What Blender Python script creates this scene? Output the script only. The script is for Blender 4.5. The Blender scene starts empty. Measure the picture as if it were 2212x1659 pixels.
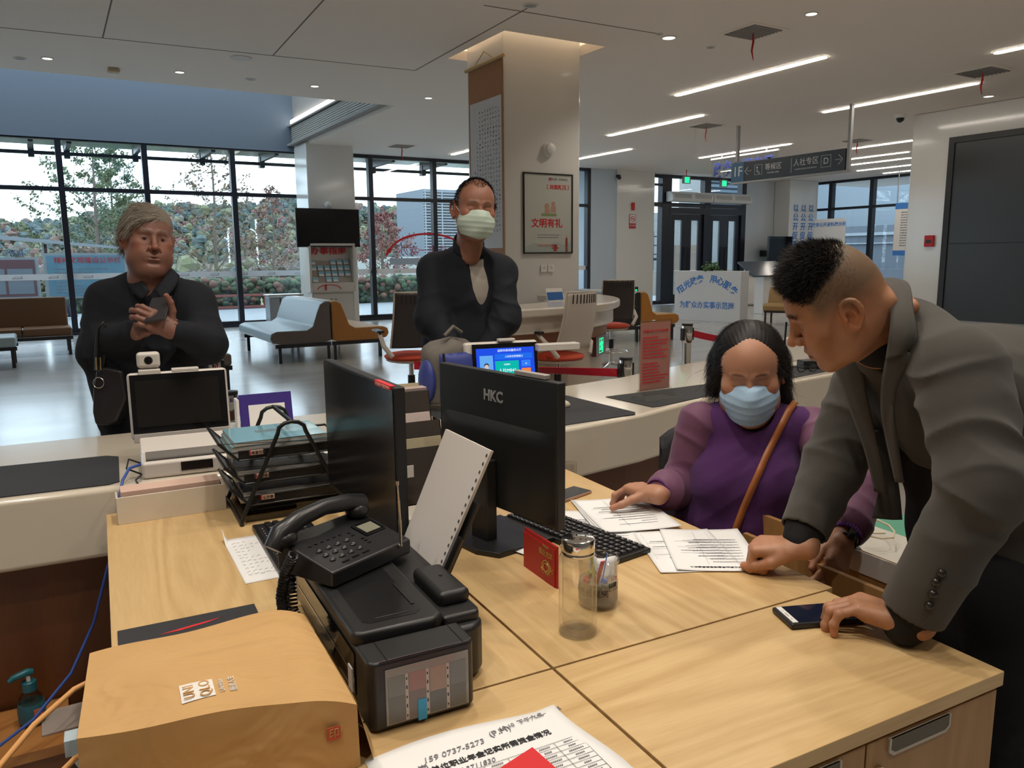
import bpy, bmesh, math, random
import numpy as np
from mathutils import Vector, Matrix, Euler

# ------------------------------------------------------------------ camera
FPX, PITCH, ROLL, YAW = 1699.16, 0.159834, -0.0086954, 0.536744
CAM = np.array([0.0, 0.0, 1.5])
_fw = np.array([math.sin(YAW)*math.cos(PITCH), math.cos(YAW)*math.cos(PITCH), -math.sin(PITCH)])
_r0 = np.array([math.cos(YAW), -math.sin(YAW), 0.0]); _u0 = np.cross(_r0, _fw)
_r = _r0*math.cos(ROLL)+_u0*math.sin(ROLL); _u = -_r0*math.sin(ROLL)+_u0*math.cos(ROLL)
scene = bpy.context.scene
cam_data = bpy.data.cameras.new('camera'); cam_data.sensor_width = 36.0
cam_data.lens = FPX/2212*36.0; cam_data.clip_start = 0.05; cam_data.clip_end = 600
cam = bpy.data.objects.new('camera', cam_data); scene.collection.objects.link(cam)
cam.matrix_world = Matrix(((_r[0], _u[0], -_fw[0], CAM[0]), (_r[1], _u[1], -_fw[1], CAM[1]), (_r[2], _u[2], -_fw[2], CAM[2]), (0, 0, 0, 1)))
scene.camera = cam

# ------------------------------------------------------------------ exposure, world
vs = scene.view_settings
scene.display_settings.display_device = 'sRGB'
vs.view_transform = 'Standard'; vs.look = 'None'; vs.gamma = 1.0; vs.exposure = 0.0; vs.use_curve_mapping = False
cy = scene.cycles
cy.max_bounces = 7; cy.diffuse_bounces = 4; cy.glossy_bounces = 4; cy.transmission_bounces = 6; cy.transparent_max_bounces = 24
cy.caustics_reflective = False; cy.caustics_refractive = False; cy.sample_clamp_indirect = 6.0; cy.use_denoising = True
world = bpy.data.worlds.new('overcast_sky'); scene.world = world; world.use_nodes = True
wn = world.node_tree; wn.nodes.clear()
wo = wn.nodes.new('ShaderNodeOutputWorld'); wb = wn.nodes.new('ShaderNodeBackground')
wb.inputs['Color'].default_value = (0.74, 0.88, 1.0, 1); wb.inputs['Strength'].default_value = 3.8
wn.links.new(wb.outputs[0], wo.inputs[0])

def area_light(name, loc, sx, sy, power, col, rot=(0, 0, 0), spread=180):
    l = bpy.data.lights.new(name, 'AREA'); l.shape = 'RECTANGLE'; l.size = sx; l.size_y = sy
    l.energy = power; l.color = col; l.spread = math.radians(spread)
    o = bpy.data.objects.new(name, l); o.location = loc; o.rotation_euler = rot; scene.collection.objects.link(o)
    return o
def point_light(name, loc, power, col, r=0.03):
    l = bpy.data.lights.new(name, 'POINT'); l.energy = power; l.color = col; l.shadow_soft_size = r
    o = bpy.data.objects.new(name, l); o.location = loc; scene.collection.objects.link(o); return o
def spot_light(name, loc, power, col, r=0.05, ang=110, blend=0.6, tilt=(0, 0, 0)):
    l = bpy.data.lights.new(name, 'SPOT'); l.energy = power; l.color = col; l.shadow_soft_size = r
    l.spot_size = math.radians(ang); l.spot_blend = blend
    o = bpy.data.objects.new(name, l); o.location = loc; o.rotation_euler = tilt; scene.collection.objects.link(o); return o
WARM = (1.0, 0.91, 0.79)
# recessed downlights of the ceiling over the desks, plus unseen ones added to brighten the room (their fittings are built further down)
DESK_FILL_DOWNLIGHTS = [(-0.5, 2.1), (0.8, 2.0), (2.2, 2.2), (-0.6, 0.4), (0.7, 1.2), (2.5, 0.9), (3.4, 3.0), (0.9, -0.7), (5.2, 4.6), (2.5, 5.4), (-3.2, 0.6), (-3.2, 3.4), (4.2, -1.6), (6.2, 1.4), (8.6, 3.6), (9.6, 0.6), (-1.2, 6.6), (6.4, 7.2)]
for i, (x, y) in enumerate(DESK_FILL_DOWNLIGHTS):
    spot_light('downlight_lamp', (x, y, 3.93), 90 if i in (0, 1, 2, 4) else 85, WARM, 0.06, 125, 0.7)
for i in range(6):
    spot_light('downlight_lamp', ([0.33, 1.84, 3.65, 5.44, 7.2, 9.0][i], 11.55, 3.93), 22, (1.0, .88, .72), 0.05, 110, 0.7)

# ------------------------------------------------------------------ helpers
C = scene.collection
def srgb(r, g, b):
    f = lambda c: (c/255/12.92) if c/255 <= 0.04045 else ((c/255+0.055)/1.055)**2.4
    return (f(r), f(g), f(b))
def at(x, y, d):
    """world point seen at picture position x, y at distance d along the view axis (for measuring the place)"""
    return CAM + (_fw*FPX + _r*(x-1106) + _u*(829.5-y))*(d/FPX)
S0 = np.array([.752, 1.125]); EX = np.array([.9984, -.0567]); EY = np.array([.0567, .9984]); DROT = math.atan2(-.0567, .9984)
def D(u, v, z=0.75):
    q = S0+EX*u+EY*v; return (float(q[0]), float(q[1]), float(z))

_mats = {}
def mat(name, col=(.8, .8, .8), rough=.5, metal=0.0, spec=0.5, emit=None, estr=0.0, bump=0.0, bscale=60.0, var=0.0, vscale=8.0, coat=0.0, sheen=0.0, stretch=None, alpha=None, sss=0.0, attr=None):
    if name in _mats: return _mats[name]
    m = bpy.data.materials.new(name); m.use_nodes = True; nt = m.node_tree; b = nt.nodes['Principled BSDF']
    b.inputs['Base Color'].default_value = (*col, 1); b.inputs['Roughness'].default_value = rough
    b.inputs['Metallic'].default_value = metal; b.inputs['Specular IOR Level'].default_value = spec
    if coat: b.inputs['Coat Weight'].default_value = coat; b.inputs['Coat Roughness'].default_value = .08
    if sheen: b.inputs['Sheen Weight'].default_value = sheen; b.inputs['Sheen Roughness'].default_value = .5
    if emit: b.inputs['Emission Color'].default_value = (*emit, 1); b.inputs['Emission Strength'].default_value = estr
    if sss: b.inputs['Subsurface Weight'].default_value = sss; b.inputs['Subsurface Radius'].default_value = (.012, .004, .002); b.inputs['Subsurface Scale'].default_value = 1.0
    if alpha is not None: b.inputs['Alpha'].default_value = alpha
    src = None
    if attr:
        a = nt.nodes.new('ShaderNodeAttribute'); a.attribute_name = attr; src = a.outputs['Color']
        nt.links.new(src, b.inputs['Base Color'])
    if bump or var:
        tc = nt.nodes.new('ShaderNodeTexCoord'); mp = nt.nodes.new('ShaderNodeMapping'); nt.links.new(tc.outputs['Object'], mp.inputs[0])
        if stretch: mp.inputs['Scale'].default_value = stretch
    if var:
        n = nt.nodes.new('ShaderNodeTexNoise'); n.inputs['Scale'].default_value = vscale; n.inputs['Detail'].default_value = 5
        nt.links.new(mp.outputs[0], n.inputs['Vector'])
        mx = nt.nodes.new('ShaderNodeMix'); mx.data_type = 'RGBA'; mx.blend_type = 'MULTIPLY'
        rr = nt.nodes.new('ShaderNodeMapRange'); rr.inputs[3].default_value = 1-var; rr.inputs[4].default_value = 1+var
        nt.links.new(n.outputs['Fac'], rr.inputs[0]); mx.inputs[0].default_value = 1
        if src: nt.links.new(src, mx.inputs[6])
        else: mx.inputs[6].default_value = (*col, 1)
        nt.links.new(rr.outputs[0], mx.inputs[7]); nt.links.new(mx.outputs[2], b.inputs['Base Color'])
    if bump:
        n2 = nt.nodes.new('ShaderNodeTexNoise'); n2.inputs['Scale'].default_value = bscale; n2.inputs['Detail'].default_value = 4
        nt.links.new(mp.outputs[0], n2.inputs['Vector'])
        bp = nt.nodes.new('ShaderNodeBump'); bp.inputs['Strength'].default_value = bump; bp.inputs['Distance'].default_value = .01
        nt.links.new(n2.outputs['Fac'], bp.inputs['Height']); nt.links.new(bp.outputs[0], b.inputs['Normal'])
    _mats[name] = m; return m
def glass_mat(name, tint=(1, 1, 1), refl=0.08, rough=0.0, ior=1.5):
    """thin pane: clear transmission with a Fresnel reflection"""
    if name in _mats: return _mats[name]
    m = bpy.data.materials.new(name); m.use_nodes = True; nt = m.node_tree; nt.nodes.clear()
    o = nt.nodes.new('ShaderNodeOutputMaterial'); t = nt.nodes.new('ShaderNodeBsdfTransparent'); g = nt.nodes.new('ShaderNodeBsdfGlossy')
    t.inputs[0].default_value = (*tint, 1); g.inputs['Roughness'].default_value = rough
    f = nt.nodes.new('ShaderNodeLayerWeight'); f.inputs[0].default_value = .5; mx = nt.nodes.new('ShaderNodeMixShader')
    pw = nt.nodes.new('ShaderNodeMath'); pw.operation = 'POWER'; pw.inputs[1].default_value = 4.5
    ml = nt.nodes.new('ShaderNodeMath'); ml.operation = 'MULTIPLY_ADD'; ml.inputs[1].default_value = .8; ml.inputs[2].default_value = refl
    nt.links.new(f.outputs['Facing'], pw.inputs[0]); nt.links.new(pw.outputs[0], ml.inputs[0]); nt.links.new(ml.outputs[0], mx.inputs[0])
    nt.links.new(t.outputs[0], mx.inputs[1]); nt.links.new(g.outputs[0], mx.inputs[2]); nt.links.new(mx.outputs[0], o.inputs[0])
    _mats[name] = m; return m
def wood_mat(name, c1, c2, scale=(1, 1, 1), rough=.42, ring=5.0, fine=.5, dist=3.0):
    """grain runs along the object's local Y by default; scale stretches it"""
    if name in _mats: return _mats[name]
    m = bpy.data.materials.new(name); m.use_nodes = True; nt = m.node_tree; b = nt.nodes['Principled BSDF']
    N = nt.nodes.new; L = nt.links.new
    tc = N('ShaderNodeTexCoord'); mp = N('ShaderNodeMapping'); L(tc.outputs['Object'], mp.inputs[0]); mp.inputs['Scale'].default_value = scale
    n0 = N('ShaderNodeTexNoise'); n0.inputs['Scale'].default_value = 1.0; n0.inputs['Detail'].default_value = 2; n0.inputs['Distortion'].default_value = .35; L(mp.outputs[0], n0.inputs['Vector'])
    w = N('ShaderNodeMath'); w.operation = 'MULTIPLY'; w.inputs[1].default_value = ring*28.0; L(n0.outputs['Fac'], w.inputs[0])
    sn = N('ShaderNodeMath'); sn.operation = 'SINE'; L(w.outputs[0], sn.inputs[0])
    m2 = N('ShaderNodeMapping'); m2.inputs['Scale'].default_value = (6, .55, 6) if scale[0] > scale[1] else (.55, 6, 6)
    if abs(scale[2]-.12) < .01 or abs(scale[2]-.3) < .01: m2.inputs['Scale'].default_value = (6, 6, .5)
    L(tc.outputs['Object'], m2.inputs[0])
    n1 = N('ShaderNodeTexNoise'); n1.inputs['Scale'].default_value = 22; n1.inputs['Detail'].default_value = 4; L(m2.outputs[0], n1.inputs['Vector'])
    n3 = N('ShaderNodeTexNoise'); n3.inputs['Scale'].default_value = 1.3; n3.inputs['Detail'].default_value = 1; L(m2.outputs[0], n3.inputs['Vector'])
    am = N('ShaderNodeMapRange'); am.inputs[1].default_value = .35; am.inputs[2].default_value = .7; am.inputs[3].default_value = .03; am.inputs[4].default_value = .26; L(n3.outputs['Fac'], am.inputs[0])
    ms = N('ShaderNodeMath'); ms.operation = 'MULTIPLY'; L(sn.outputs[0], ms.inputs[0]); L(am.outputs[0], ms.inputs[1])
    a = N('ShaderNodeMath'); a.operation = 'ADD'; L(ms.outputs[0], a.inputs[0])
    s2 = N('ShaderNodeMath'); s2.operation = 'MULTIPLY_ADD'; s2.inputs[1].default_value = fine*1.1; L(n1.outputs['Fac'], s2.inputs[0]); s2.inputs[2].default_value = .40-fine*.55
    L(s2.outputs[0], a.inputs[1])
    cr = N('ShaderNodeMix'); cr.data_type = 'RGBA'; cr.inputs[6].default_value = (*c1, 1); cr.inputs[7].default_value = (*c2, 1)
    L(a.outputs[0], cr.inputs[0]); L(cr.outputs[2], b.inputs['Base Color']); b.inputs['Roughness'].default_value = rough
    _mats[name] = m; return m

class MB:
    def __init__(s): s.v = []; s.f = []; s.m = []
    def _add(s, vs, fs, mi=0):
        o = len(s.v); s.v += [tuple(map(float, p)) for p in vs]; s.f += [tuple(i+o for i in f) for f in fs]; s.m += [mi]*len(fs); return s
    def box(s, c, size, rz=0.0, mi=0, rot=None, taper=1.0):
        hx, hy, hz = size[0]/2, size[1]/2, size[2]/2
        P = [Vector((x*hx*(taper if z > 0 else 1), y*hy*(taper if z > 0 else 1), z*hz)) for z in (-1, 1) for y in (-1, 1) for x in (-1, 1)]
        R = Euler(rot).to_matrix() if rot else Matrix.Rotation(rz, 3, 'Z')
        P = [R @ p + Vector(c) for p in P]
        return s._add(P, [(0, 2, 3, 1), (4, 5, 7, 6), (0, 1, 5, 4), (2, 6, 7, 3), (0, 4, 6, 2), (1, 3, 7, 5)], mi)
    def bx(s, x0, x1, y0, y1, z0, z1, mi=0): return s.box(((x0+x1)/2, (y0+y1)/2, (z0+z1)/2), (x1-x0, y1-y0, z1-z0), 0, mi)
    def prism(s, poly, z0, z1, mi=0):
        n = len(poly); vs = [(x, y, z0) for x, y in poly]+[(x, y, z1) for x, y in poly]
        fs = [tuple(range(n))[::-1], tuple(range(n, 2*n))]+[(i, (i+1) % n, n+(i+1) % n, n+i) for i in range(n)]
        return s._add(vs, fs, mi)
    def extr(s, pts, off, mi=0):
        """planar polygon pts (3d) extruded by the vector off"""
        n = len(pts); P = [Vector(p) for p in pts]; o = Vector(off); vs = P+[p+o for p in P]
        fs = [tuple(range(n))[::-1], tuple(range(n, 2*n))]+[(i, (i+1) % n, n+(i+1) % n, n+i) for i in range(n)]
        return s._add(vs, fs, mi)
    def tube(s, pts, r, seg=8, mi=0, caps=True, closed=False):
        P = [Vector(p) for p in pts]; n = len(P); rr = r if hasattr(r, '__len__') else [r]*n
        vs = []; T0 = None; a = None
        for i, p in enumerate(P):
            if closed: t = (P[(i+1) % n]-P[i-1]).normalized()
            else: t = (P[min(i+1, n-1)]-P[max(i-1, 0)]).normalized()
            if a is None: a = t.orthogonal().normalized()
            else: a = (a-t*a.dot(t)); a = a.normalized() if a.length > 1e-6 else t.orthogonal().normalized()
            b = t.cross(a)
            for k in range(seg):
                q = 2*math.pi*k/seg; vs.append(p+(a*math.cos(q)+b*math.sin(q))*rr[i])
        fs = []
        for i in range(n if closed else n-1):
            j = (i+1) % n
            for k in range(seg): fs.append((i*seg+k, i*seg+(k+1) % seg, j*seg+(k+1) % seg, j*seg+k))
        if caps and not closed: fs += [tuple(range(seg))[::-1], tuple(range((n-1)*seg, n*seg))]
        return s._add(vs, fs, mi)
    def cyl(s, p0, p1, r0, r1=None, seg=20, mi=0): return s.tube([p0, p1], [r0, r0 if r1 is None else r1], seg, mi)
    def lathe(s, prof, c=(0, 0, 0), seg=32, mi=0, axis='Z', close=False):
        vs = []; n = len(prof)
        for r, z in prof:
            for k in range(seg):
                a = 2*math.pi*k/seg; x, y = r*math.cos(a), r*math.sin(a)
                p = (x, y, z) if axis == 'Z' else ((z, x, y) if axis == 'X' else (x, z, y))
                vs.append((p[0]+c[0], p[1]+c[1], p[2]+c[2]))
        fs = [(i*seg+k, i*seg+(k+1) % seg, (i+1)*seg+(k+1) % seg, (i+1)*seg+k) for i in range(n-1) for k in range(seg)]
        if close: fs += [((n-1)*seg+k, (n-1)*seg+(k+1) % seg, (k+1) % seg, k) for k in range(seg)]
        else: fs += [tuple(range(seg))[::-1], tuple(range((n-1)*seg, n*seg))]
        return s._add(vs, fs, mi)
    def grid(s, F, nu, nv, mi=0):
        vs = [F(i/nu, j/nv) for j in range(nv+1) for i in range(nu+1)]
        return s._add(vs, [(j*(nu+1)+i, j*(nu+1)+i+1, (j+1)*(nu+1)+i+1, (j+1)*(nu+1)+i) for j in range(nv) for i in range(nu)], mi)
    def ball(s, c, r, seg=16, rings=10, mi=0):
        r = r if hasattr(r, '__len__') else (r, r, r)
        return s._add([(c[0]+r[0]*math.sin(math.pi*j/rings)*math.cos(2*math.pi*i/seg), c[1]+r[1]*math.sin(math.pi*j/rings)*math.sin(2*math.pi*i/seg), c[2]+r[2]*math.cos(math.pi*j/rings)) for j in range(rings+1) for i in range(seg)],
                      [(j*seg+i, (j+1)*seg+i, (j+1)*seg+(i+1) % seg, j*seg+(i+1) % seg) for j in range(rings) for i in range(seg)], mi)
    def build(s, name, m, parent=None, loc=(0, 0, 0), rot=(0, 0, 0), smooth=None, bevel=0.0, bseg=2, solid=0.0, sub=0):
        me = bpy.data.meshes.new(name); me.from_pydata(s.v, [], s.f)
        ms = m if isinstance(m, (list, tuple)) else [m]
        for q in ms: me.materials.append(q)
        if len(ms) > 1: me.polygons.foreach_set('material_index', s.m)
        bm = bmesh.new(); bm.from_mesh(me); bmesh.ops.remove_doubles(bm, verts=bm.verts, dist=1e-6); bmesh.ops.recalc_face_normals(bm, faces=bm.faces); bm.to_mesh(me); bm.free()
        o = bpy.data.objects.new(name, me); C.objects.link(o); o.location = loc; o.rotation_euler = rot
        if parent: o.parent = parent
        if smooth is not None or bevel:
            for p in me.polygons: p.use_smooth = True
            me.set_sharp_from_angle(angle=math.radians(smooth if smooth is not None else 35))
        if solid: q = o.modifiers.new('solid', 'SOLIDIFY'); q.thickness = solid; q.offset = 0
        if sub: q = o.modifiers.new('sub', 'SUBSURF'); q.levels = sub; q.render_levels = sub
        if bevel:
            q = o.modifiers.new('bevel', 'BEVEL'); q.width = bevel; q.segments = bseg; q.limit_method = 'ANGLE'; q.angle_limit = math.radians(40)
            q.harden_normals = True
        return o
def tag(o, label=None, cat=None, group=None, kind=None):
    if label: o['label'] = label
    if cat: o['category'] = cat
    if group: o['group'] = group
    if kind: o['kind'] = kind
    return o
def empty(name, loc=(0, 0, 0), rz=0.0, label=None, cat=None, group=None, rot=None):
    o = bpy.data.objects.new(name, None); C.objects.link(o); o.location = loc; o.rotation_euler = rot or (0, 0, rz); o.empty_display_size = .1
    return tag(o, label, cat, group)
def struct(o): o['kind'] = 'structure'; return o
def copy_tree(o, parent=None):
    c = o.copy(); C.objects.link(c)
    if parent: c.parent = parent
    for ch in [x for x in bpy.data.objects if x.parent == o]: copy_tree(ch, c)
    return c
def text(name, body, size, m, parent=None, loc=(0, 0, 0), rot=(0, 0, 0), align='CENTER', depth=.0005, bold=0.0, width=1.0, va='CENTER', shear=0.0, mirror=False):
    cu = bpy.data.curves.new(name, 'FONT'); cu.body = body; cu.size = size; cu.align_x = align; cu.align_y = va
    cu.extrude = depth; cu.offset = bold*size; cu.resolution_u = 3; cu.shear = shear
    t = bpy.data.objects.new(name+'_tmp', cu); C.objects.link(t)
    dg = bpy.context.evaluated_depsgraph_get(); dg.update()
    me = bpy.data.meshes.new_from_object(t.evaluated_get(dg)); bpy.data.objects.remove(t); me.name = name
    me.materials.clear(); me.materials.append(m)
    sx = -width if mirror else width
    me.transform(Matrix.Diagonal((sx, 1, 1, 1)))
    o = bpy.data.objects.new(name, me); C.objects.link(o); o.location = loc; o.rotation_euler = rot
    if parent: o.parent = parent
    return o
def dashes(x0, x1, y0, dy, rows, h, rng, z=0.0004, lo=.3, hi=1.0, gap=.35, seg=None):
    """rows of small unreadable print as short flat bars"""
    b = MB()
    for k in range(rows):
        x = x0; y = y0-k*dy; end = x0+(x1-x0)*rng.uniform(lo, hi)
        while x < end:
            w = rng.uniform(1.0, 3.2)*h
            if x+w > x1: break
            b.bx(x, x+w, y-h/2, y+h/2, z-.0002, z)
            x += w+h*gap*rng.uniform(.5, 1.6)
    return b
# ------------------------------------------------------------------ materials
M_WHITE = mat('wall_paint', (.72, .71, .68), .6, bump=.02)
M_CEIL = mat('ceiling_paint', (.88, .80, .73), .7)
M_TILE = mat('gloss_wall_tile', (.74, .73, .70), .12, coat=.3, var=.02, vscale=3)
M_FRAME = mat('dark_window_frame', (.012, .014, .024), .35)
M_GLASS = glass_mat('window_glass', (.93, .97, .98), .045)
M_BLACKP = mat('black_plastic', (.012, .012, .013), .38)
M_BLACKM = mat('matt_black', (.016, .016, .018), .6, bump=.05, bscale=400)
M_GLOSSB = mat('gloss_black', (.006, .006, .007), .08)
M_DGREY = mat('dark_grey_metal', (.05, .05, .055), .4, metal=.6)
M_CHROME = mat('chrome', (.75, .74, .72), .12, metal=1.0)
M_STEEL = mat('brushed_steel', (.55, .54, .52), .28, metal=1.0)
M_WPLAS = mat('white_plastic', (.78, .77, .75), .35)
M_PAPER = mat('white_paper', (.80, .80, .80), .7)
M_INK = mat('ink', (.03, .03, .035), .7)
M_GINK = mat('grey_ink', (.22, .22, .24), .7)
M_RED = mat('red_paint', (.55, .015, .02), .45)
M_REDINK = mat('red_ink', (.60, .02, .03), .6)
M_BLUEINK = mat('blue_lettering', (.05, .22, .62), .5)
M_NAVY = mat('navy_lettering', (.015, .03, .16), .5)
M_GREENEM = mat('green_sign_glow', (.0, .5, .2), .5, emit=(.02, .9, .35), estr=1.3)
M_GREY = mat('grey_plastic', (.35, .35, .35), .5)
M_LAMPW = mat('lamp_glow', (1, 1, 1), .5, emit=(1.0, .90, .78), estr=21.0)
M_DOWN = mat('downlight_glow', (1, 1, 1), .5, emit=(1.0, .90, .78), estr=3.0)
M_WARMEM = mat('cove_glow', (1, 1, 1), .5, emit=(1.0, .84, .60), estr=5.0)
CH = 3.95
# ------------------------------------------------------------------ floor
fm = bpy.data.materials.new('polished_stone_floor'); fm.use_nodes = True
_n = fm.node_tree; _b = _n.nodes['Principled BSDF']; _b.inputs['Roughness'].default_value = .22; _b.inputs['Specular IOR Level'].default_value = .9; _b.inputs['Coat Weight'].default_value = .35; _b.inputs['Coat Roughness'].default_value = .12
_tc = _n.nodes.new('ShaderNodeTexCoord'); _no = _n.nodes.new('ShaderNodeTexNoise'); _no.inputs['Scale'].default_value = 1.2; _no.inputs['Detail'].default_value = 6
_mp = _n.nodes.new('ShaderNodeMapping'); _mp.inputs['Scale'].default_value = (.35, 2.0, 1); _n.links.new(_tc.outputs['Object'], _mp.inputs[0]); _n.links.new(_mp.outputs[0], _no.inputs['Vector'])
_mx = _n.nodes.new('ShaderNodeMix'); _mx.data_type = 'RGBA'; _mx.inputs[6].default_value = (.40, .385, .36, 1); _mx.inputs[7].default_value = (.50, .485, .46, 1)
_n.links.new(_no.outputs['Fac'], _mx.inputs[0]); _n.links.new(_mx.outputs[2], _b.inputs['Base Color'])
_r2 = _n.nodes.new('ShaderNodeMapRange'); _r2.inputs[3].default_value = .16; _r2.inputs[4].default_value = .30; _n.links.new(_no.outputs['Fac'], _r2.inputs[0]); _n.links.new(_r2.outputs[0], _b.inputs['Roughness'])
struct(MB().bx(-8, 27, -5, 18.6, -.3, 0).build('floor', fm))
# ------------------------------------------------------------------ ceiling with a square cove opening round the pillar and the daylight void
c = MB()
HX0, HX1, HY0, HY1 = 4.62, 6.0, 7.86, 9.26
VX, VY0, VY1 = 5.25, 12.45, 18.4
T = .12
c.bx(-8, HX0, -5, VY0, CH, CH+T); c.bx(HX1, 27, -5, VY0, CH, CH+T); c.bx(HX0, HX1, -5, HY0, CH, CH+T); c.bx(HX0, HX1, HY1, VY0, CH, CH+T)
c.bx(VX, 27, VY0, 19.1, CH, CH+T)
struct(c.build('ceiling', M_CEIL))
c = MB(); e = .3
c.bx(HX0-e, HX1+e, HY0-e, HY1+e, CH+.42, CH+.46)
c.bx(HX0-e, HX0-e+.03, HY0-e, HY1+e, CH+T, CH+.42); c.bx(HX1+e-.03, HX1+e, HY0-e, HY1+e, CH+T, CH+.42)
c.bx(HX0-e, HX1+e, HY0-e, HY0-e+.03, CH+T, CH+.42); c.bx(HX0-e, HX1+e, HY1+e-.03, HY1+e, CH+T, CH+.42)
struct(c.build('trim_1', M_CEIL))
c = MB()
c.bx(HX0-.2, HX1+.2, HY0-.2, HY0-.15, CH+T, CH+T+.03); c.bx(HX0-.2, HX0-.15, HY0-.15, HY1+.15, CH+T, CH+T+.03); c.bx(HX1+.15, HX1+.2, HY0-.15, HY1+.15, CH+T, CH+T+.03); c.bx(HX0-.2, HX1+.2, HY1+.15, HY1+.2, CH+T, CH+T+.03)
tag(c.build('cove_light', M_WARMEM), 'warm light strip hidden in the ceiling recess round the white pillar', 'light')
# seams of the suspended ceiling sheets
c = MB()
for x0, y0, x1, y1 in [(-.2, 10.35, 4.52, 10.03), (.80, 6.0, .85, 10.28), (2.5, 6.0, 2.69, 10.15), (4.42, 7.0, 4.52, 10.03), (4.0, 7.2, 6.25, 7.13)]:
    dx, dy = x1-x0, y1-y0; L = math.hypot(dx, dy); c.box(((x0+x1)/2, (y0+y1)/2, CH-.001), (L, .014, .004), math.atan2(dy, dx))
struct(c.build('trim_2', mat('dark_seam', (.18, .17, .16), .9)))
# daylight void over the left half of the window wall
M_VOID = mat('void_daylight_tone', (.16, .20, .25), .7)  # white wall; its dim blue daylight is put into the base colour
c = MB(); c.bx(-8, VX+.1, VY1, VY1+.12, 3.9, 6.8)
struct(c.build('wall_window', M_VOID))
c = MB(); c.bx(-8, VX, VY0-.1, VY0, CH+T, 6.8); struct(c.build('wall_void', M_VOID))
c = MB(); c.bx(-8, VX+.1, VY0, 15.6, 6.8, 6.9); struct(c.build('trim_3', M_VOID))  # unseen roof over the void, sized to hold back skylight
# right cheek of the void: fascia, ledge, grille, light strip
c = MB(); c.bx(VX, VX+.12, VY0, VY1, CH+T, 6.8); c.bx(VX-.16, VX+.02, VY0, VY1, 4.02, 4.06); c.bx(VX-.12, VX+.02, VY0, VY1, 4.44, 4.47)
struct(c.build('trim_4', mat('void_cheek', (.30, .29, .27), .6)))
t = empty('air_grille', (VX, 15.4, 4.1), label='long slatted ceiling air grille beside the glowing strip by the window wall', cat='grille')
c = MB()
for k in range(8): c.box((-.06, 0, .0+k*.042), (.05, 5.8, .016), rot=(0, .6, 0))
c.build('slat', mat('grille_metal', (.55, .54, .50), .4), t)
c = MB(); c.bx(-.012, -.004, -2.9, 2.9, 0, .33); c.build('backing', mat('grille_back', (.05, .05, .045), .6), t)
c = MB(); c.bx(VX-.09, VX-.03, VY0+.1, VY1-.1, 4.48, 4.57); tag(c.build('strip_light', mat('void_strip_glow', (1, 1, 1), .5, emit=(1, .95, .88), estr=6)), 'bright linear light beside the slatted grille at the edge of the ceiling void', 'light')
# ------------------------------------------------------------------ window wall
WY = 18.5
def mullions(xs, y, z0=0, z1=3.95, w=.11, d=.17):
    b = MB()
    for x in xs: b.bx(x-w/2, x+w/2, y-d/2, y+d/2, z0, z1)
    return b
xs = [-7.8, -6.1, -4.45, -2.75, -1.05, .556, 2.116, 3.879, 5.45, 7.067, 8.753, 10.4, 11.95, 13.55]
b = mullions(xs, WY)
for z0, z1 in [(0, .13), (2.885, 2.965), (3.87, 3.95)]: b.bx(-7.9, 13.6, WY-.07, WY+.07, z0, z1)
b.bx(-7.9, 13.6, WY-.14, WY+.02, -.0, .05)
struct(b.build('window_1', M_FRAME, bevel=.004))
g = MB(); g.bx(-7.85, 13.55, WY-.006, WY+.006, .13, 3.87); struct(g.build('window_2', M_GLASS))
struct(MB().bx(13.6, 14.5, WY-.1, WY+.5, 0, CH).build('wall_left_of_pillar', mat('blue_grey_wall', (.50, .58, .66), .5)))
# frosted safety band with small marks
M_FROST = mat('frosted_band', (.80, .84, .88), .5)
b = MB(); b.bx(-7.8, 13.5, WY-.012, WY-.008, 1.125, 1.245)
band = tag(b.build('safety_band', M_FROST), 'frosted white safety stripe with small grey emblems across the left glass wall', 'window sticker')
b = MB(); x = -1.6
while x < 11.5:
    b.tube([(x+.16*math.cos(a)*.5, WY-.0135, 1.165+.035*math.sin(a)) for a in [math.pi*k/8 for k in range(9)]], .0035, 4); b.bx(x-.09, x+.09, WY-.0145, WY-.013, 1.158, 1.168); b.bx(x+.07, x+.085, WY-.0145, WY-.013, 1.165, 1.21)
    x += .62
b.build('emblem', M_GREY, band)
# sticker on the glass (seen from behind, so mirrored) : arc arrow and words
t = empty('glass_sticker', (8.55, WY-.03, 1.62), label='red arc arrow with mirrored words stuck on the glass behind the masked man', cat='window sticker')
b = MB(); pts = [(-1.08+.0, 0, .04)]
arc = [(1.05*math.cos(a), 0, -.02+.50*math.sin(a)) for a in [math.pi*(.98-.86*k/20) for k in range(21)]]
b.tube(arc, .028, 5); b.extr([(-1.16, 0, -.12), (-.98, 0, .10), (-1.04, 0, .14), (-1.12, 0, .08)], (0, .004, 0)); b.extr([(.82, 0, .18), (1.02, 0, .46), (1.15, 0, .02)], (0, .004, 0))
b.build('arrow', M_REDINK, t)
text('lettering', '一件事一次办', .27, mat('glass_letter', (.35, .12, .22), .5), t, (0, -.002, .05), (math.pi/2, 0, 0), mirror=True)
b = MB(); b.bx(-1.05, 1.0, .0, .003, -.28, -.12); b.build('grey_strip', mat('glass_strip', (.35, .45, .55), .5), t)
# ------------------------------------------------------------------ pillars
def pillar(x0, x1, y0, y1, name, m=M_TILE, z1=CH+.3):
    b = MB(); b.bx(x0, x1, y0, y1, 0, z1); return struct(b.build(name, m, bevel=.02))
pillar(4.80, 5.90, 8.22, 9.1, 'wall_pillar_middle')
pillar(5.18, 6.25, 17.3, 18.2, 'wall_pillar_left', z1=CH+.02)
pillar(14.5, 15.9, 18.35, 19.0, 'wall_pillar_door', z1=CH+.02)
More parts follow.
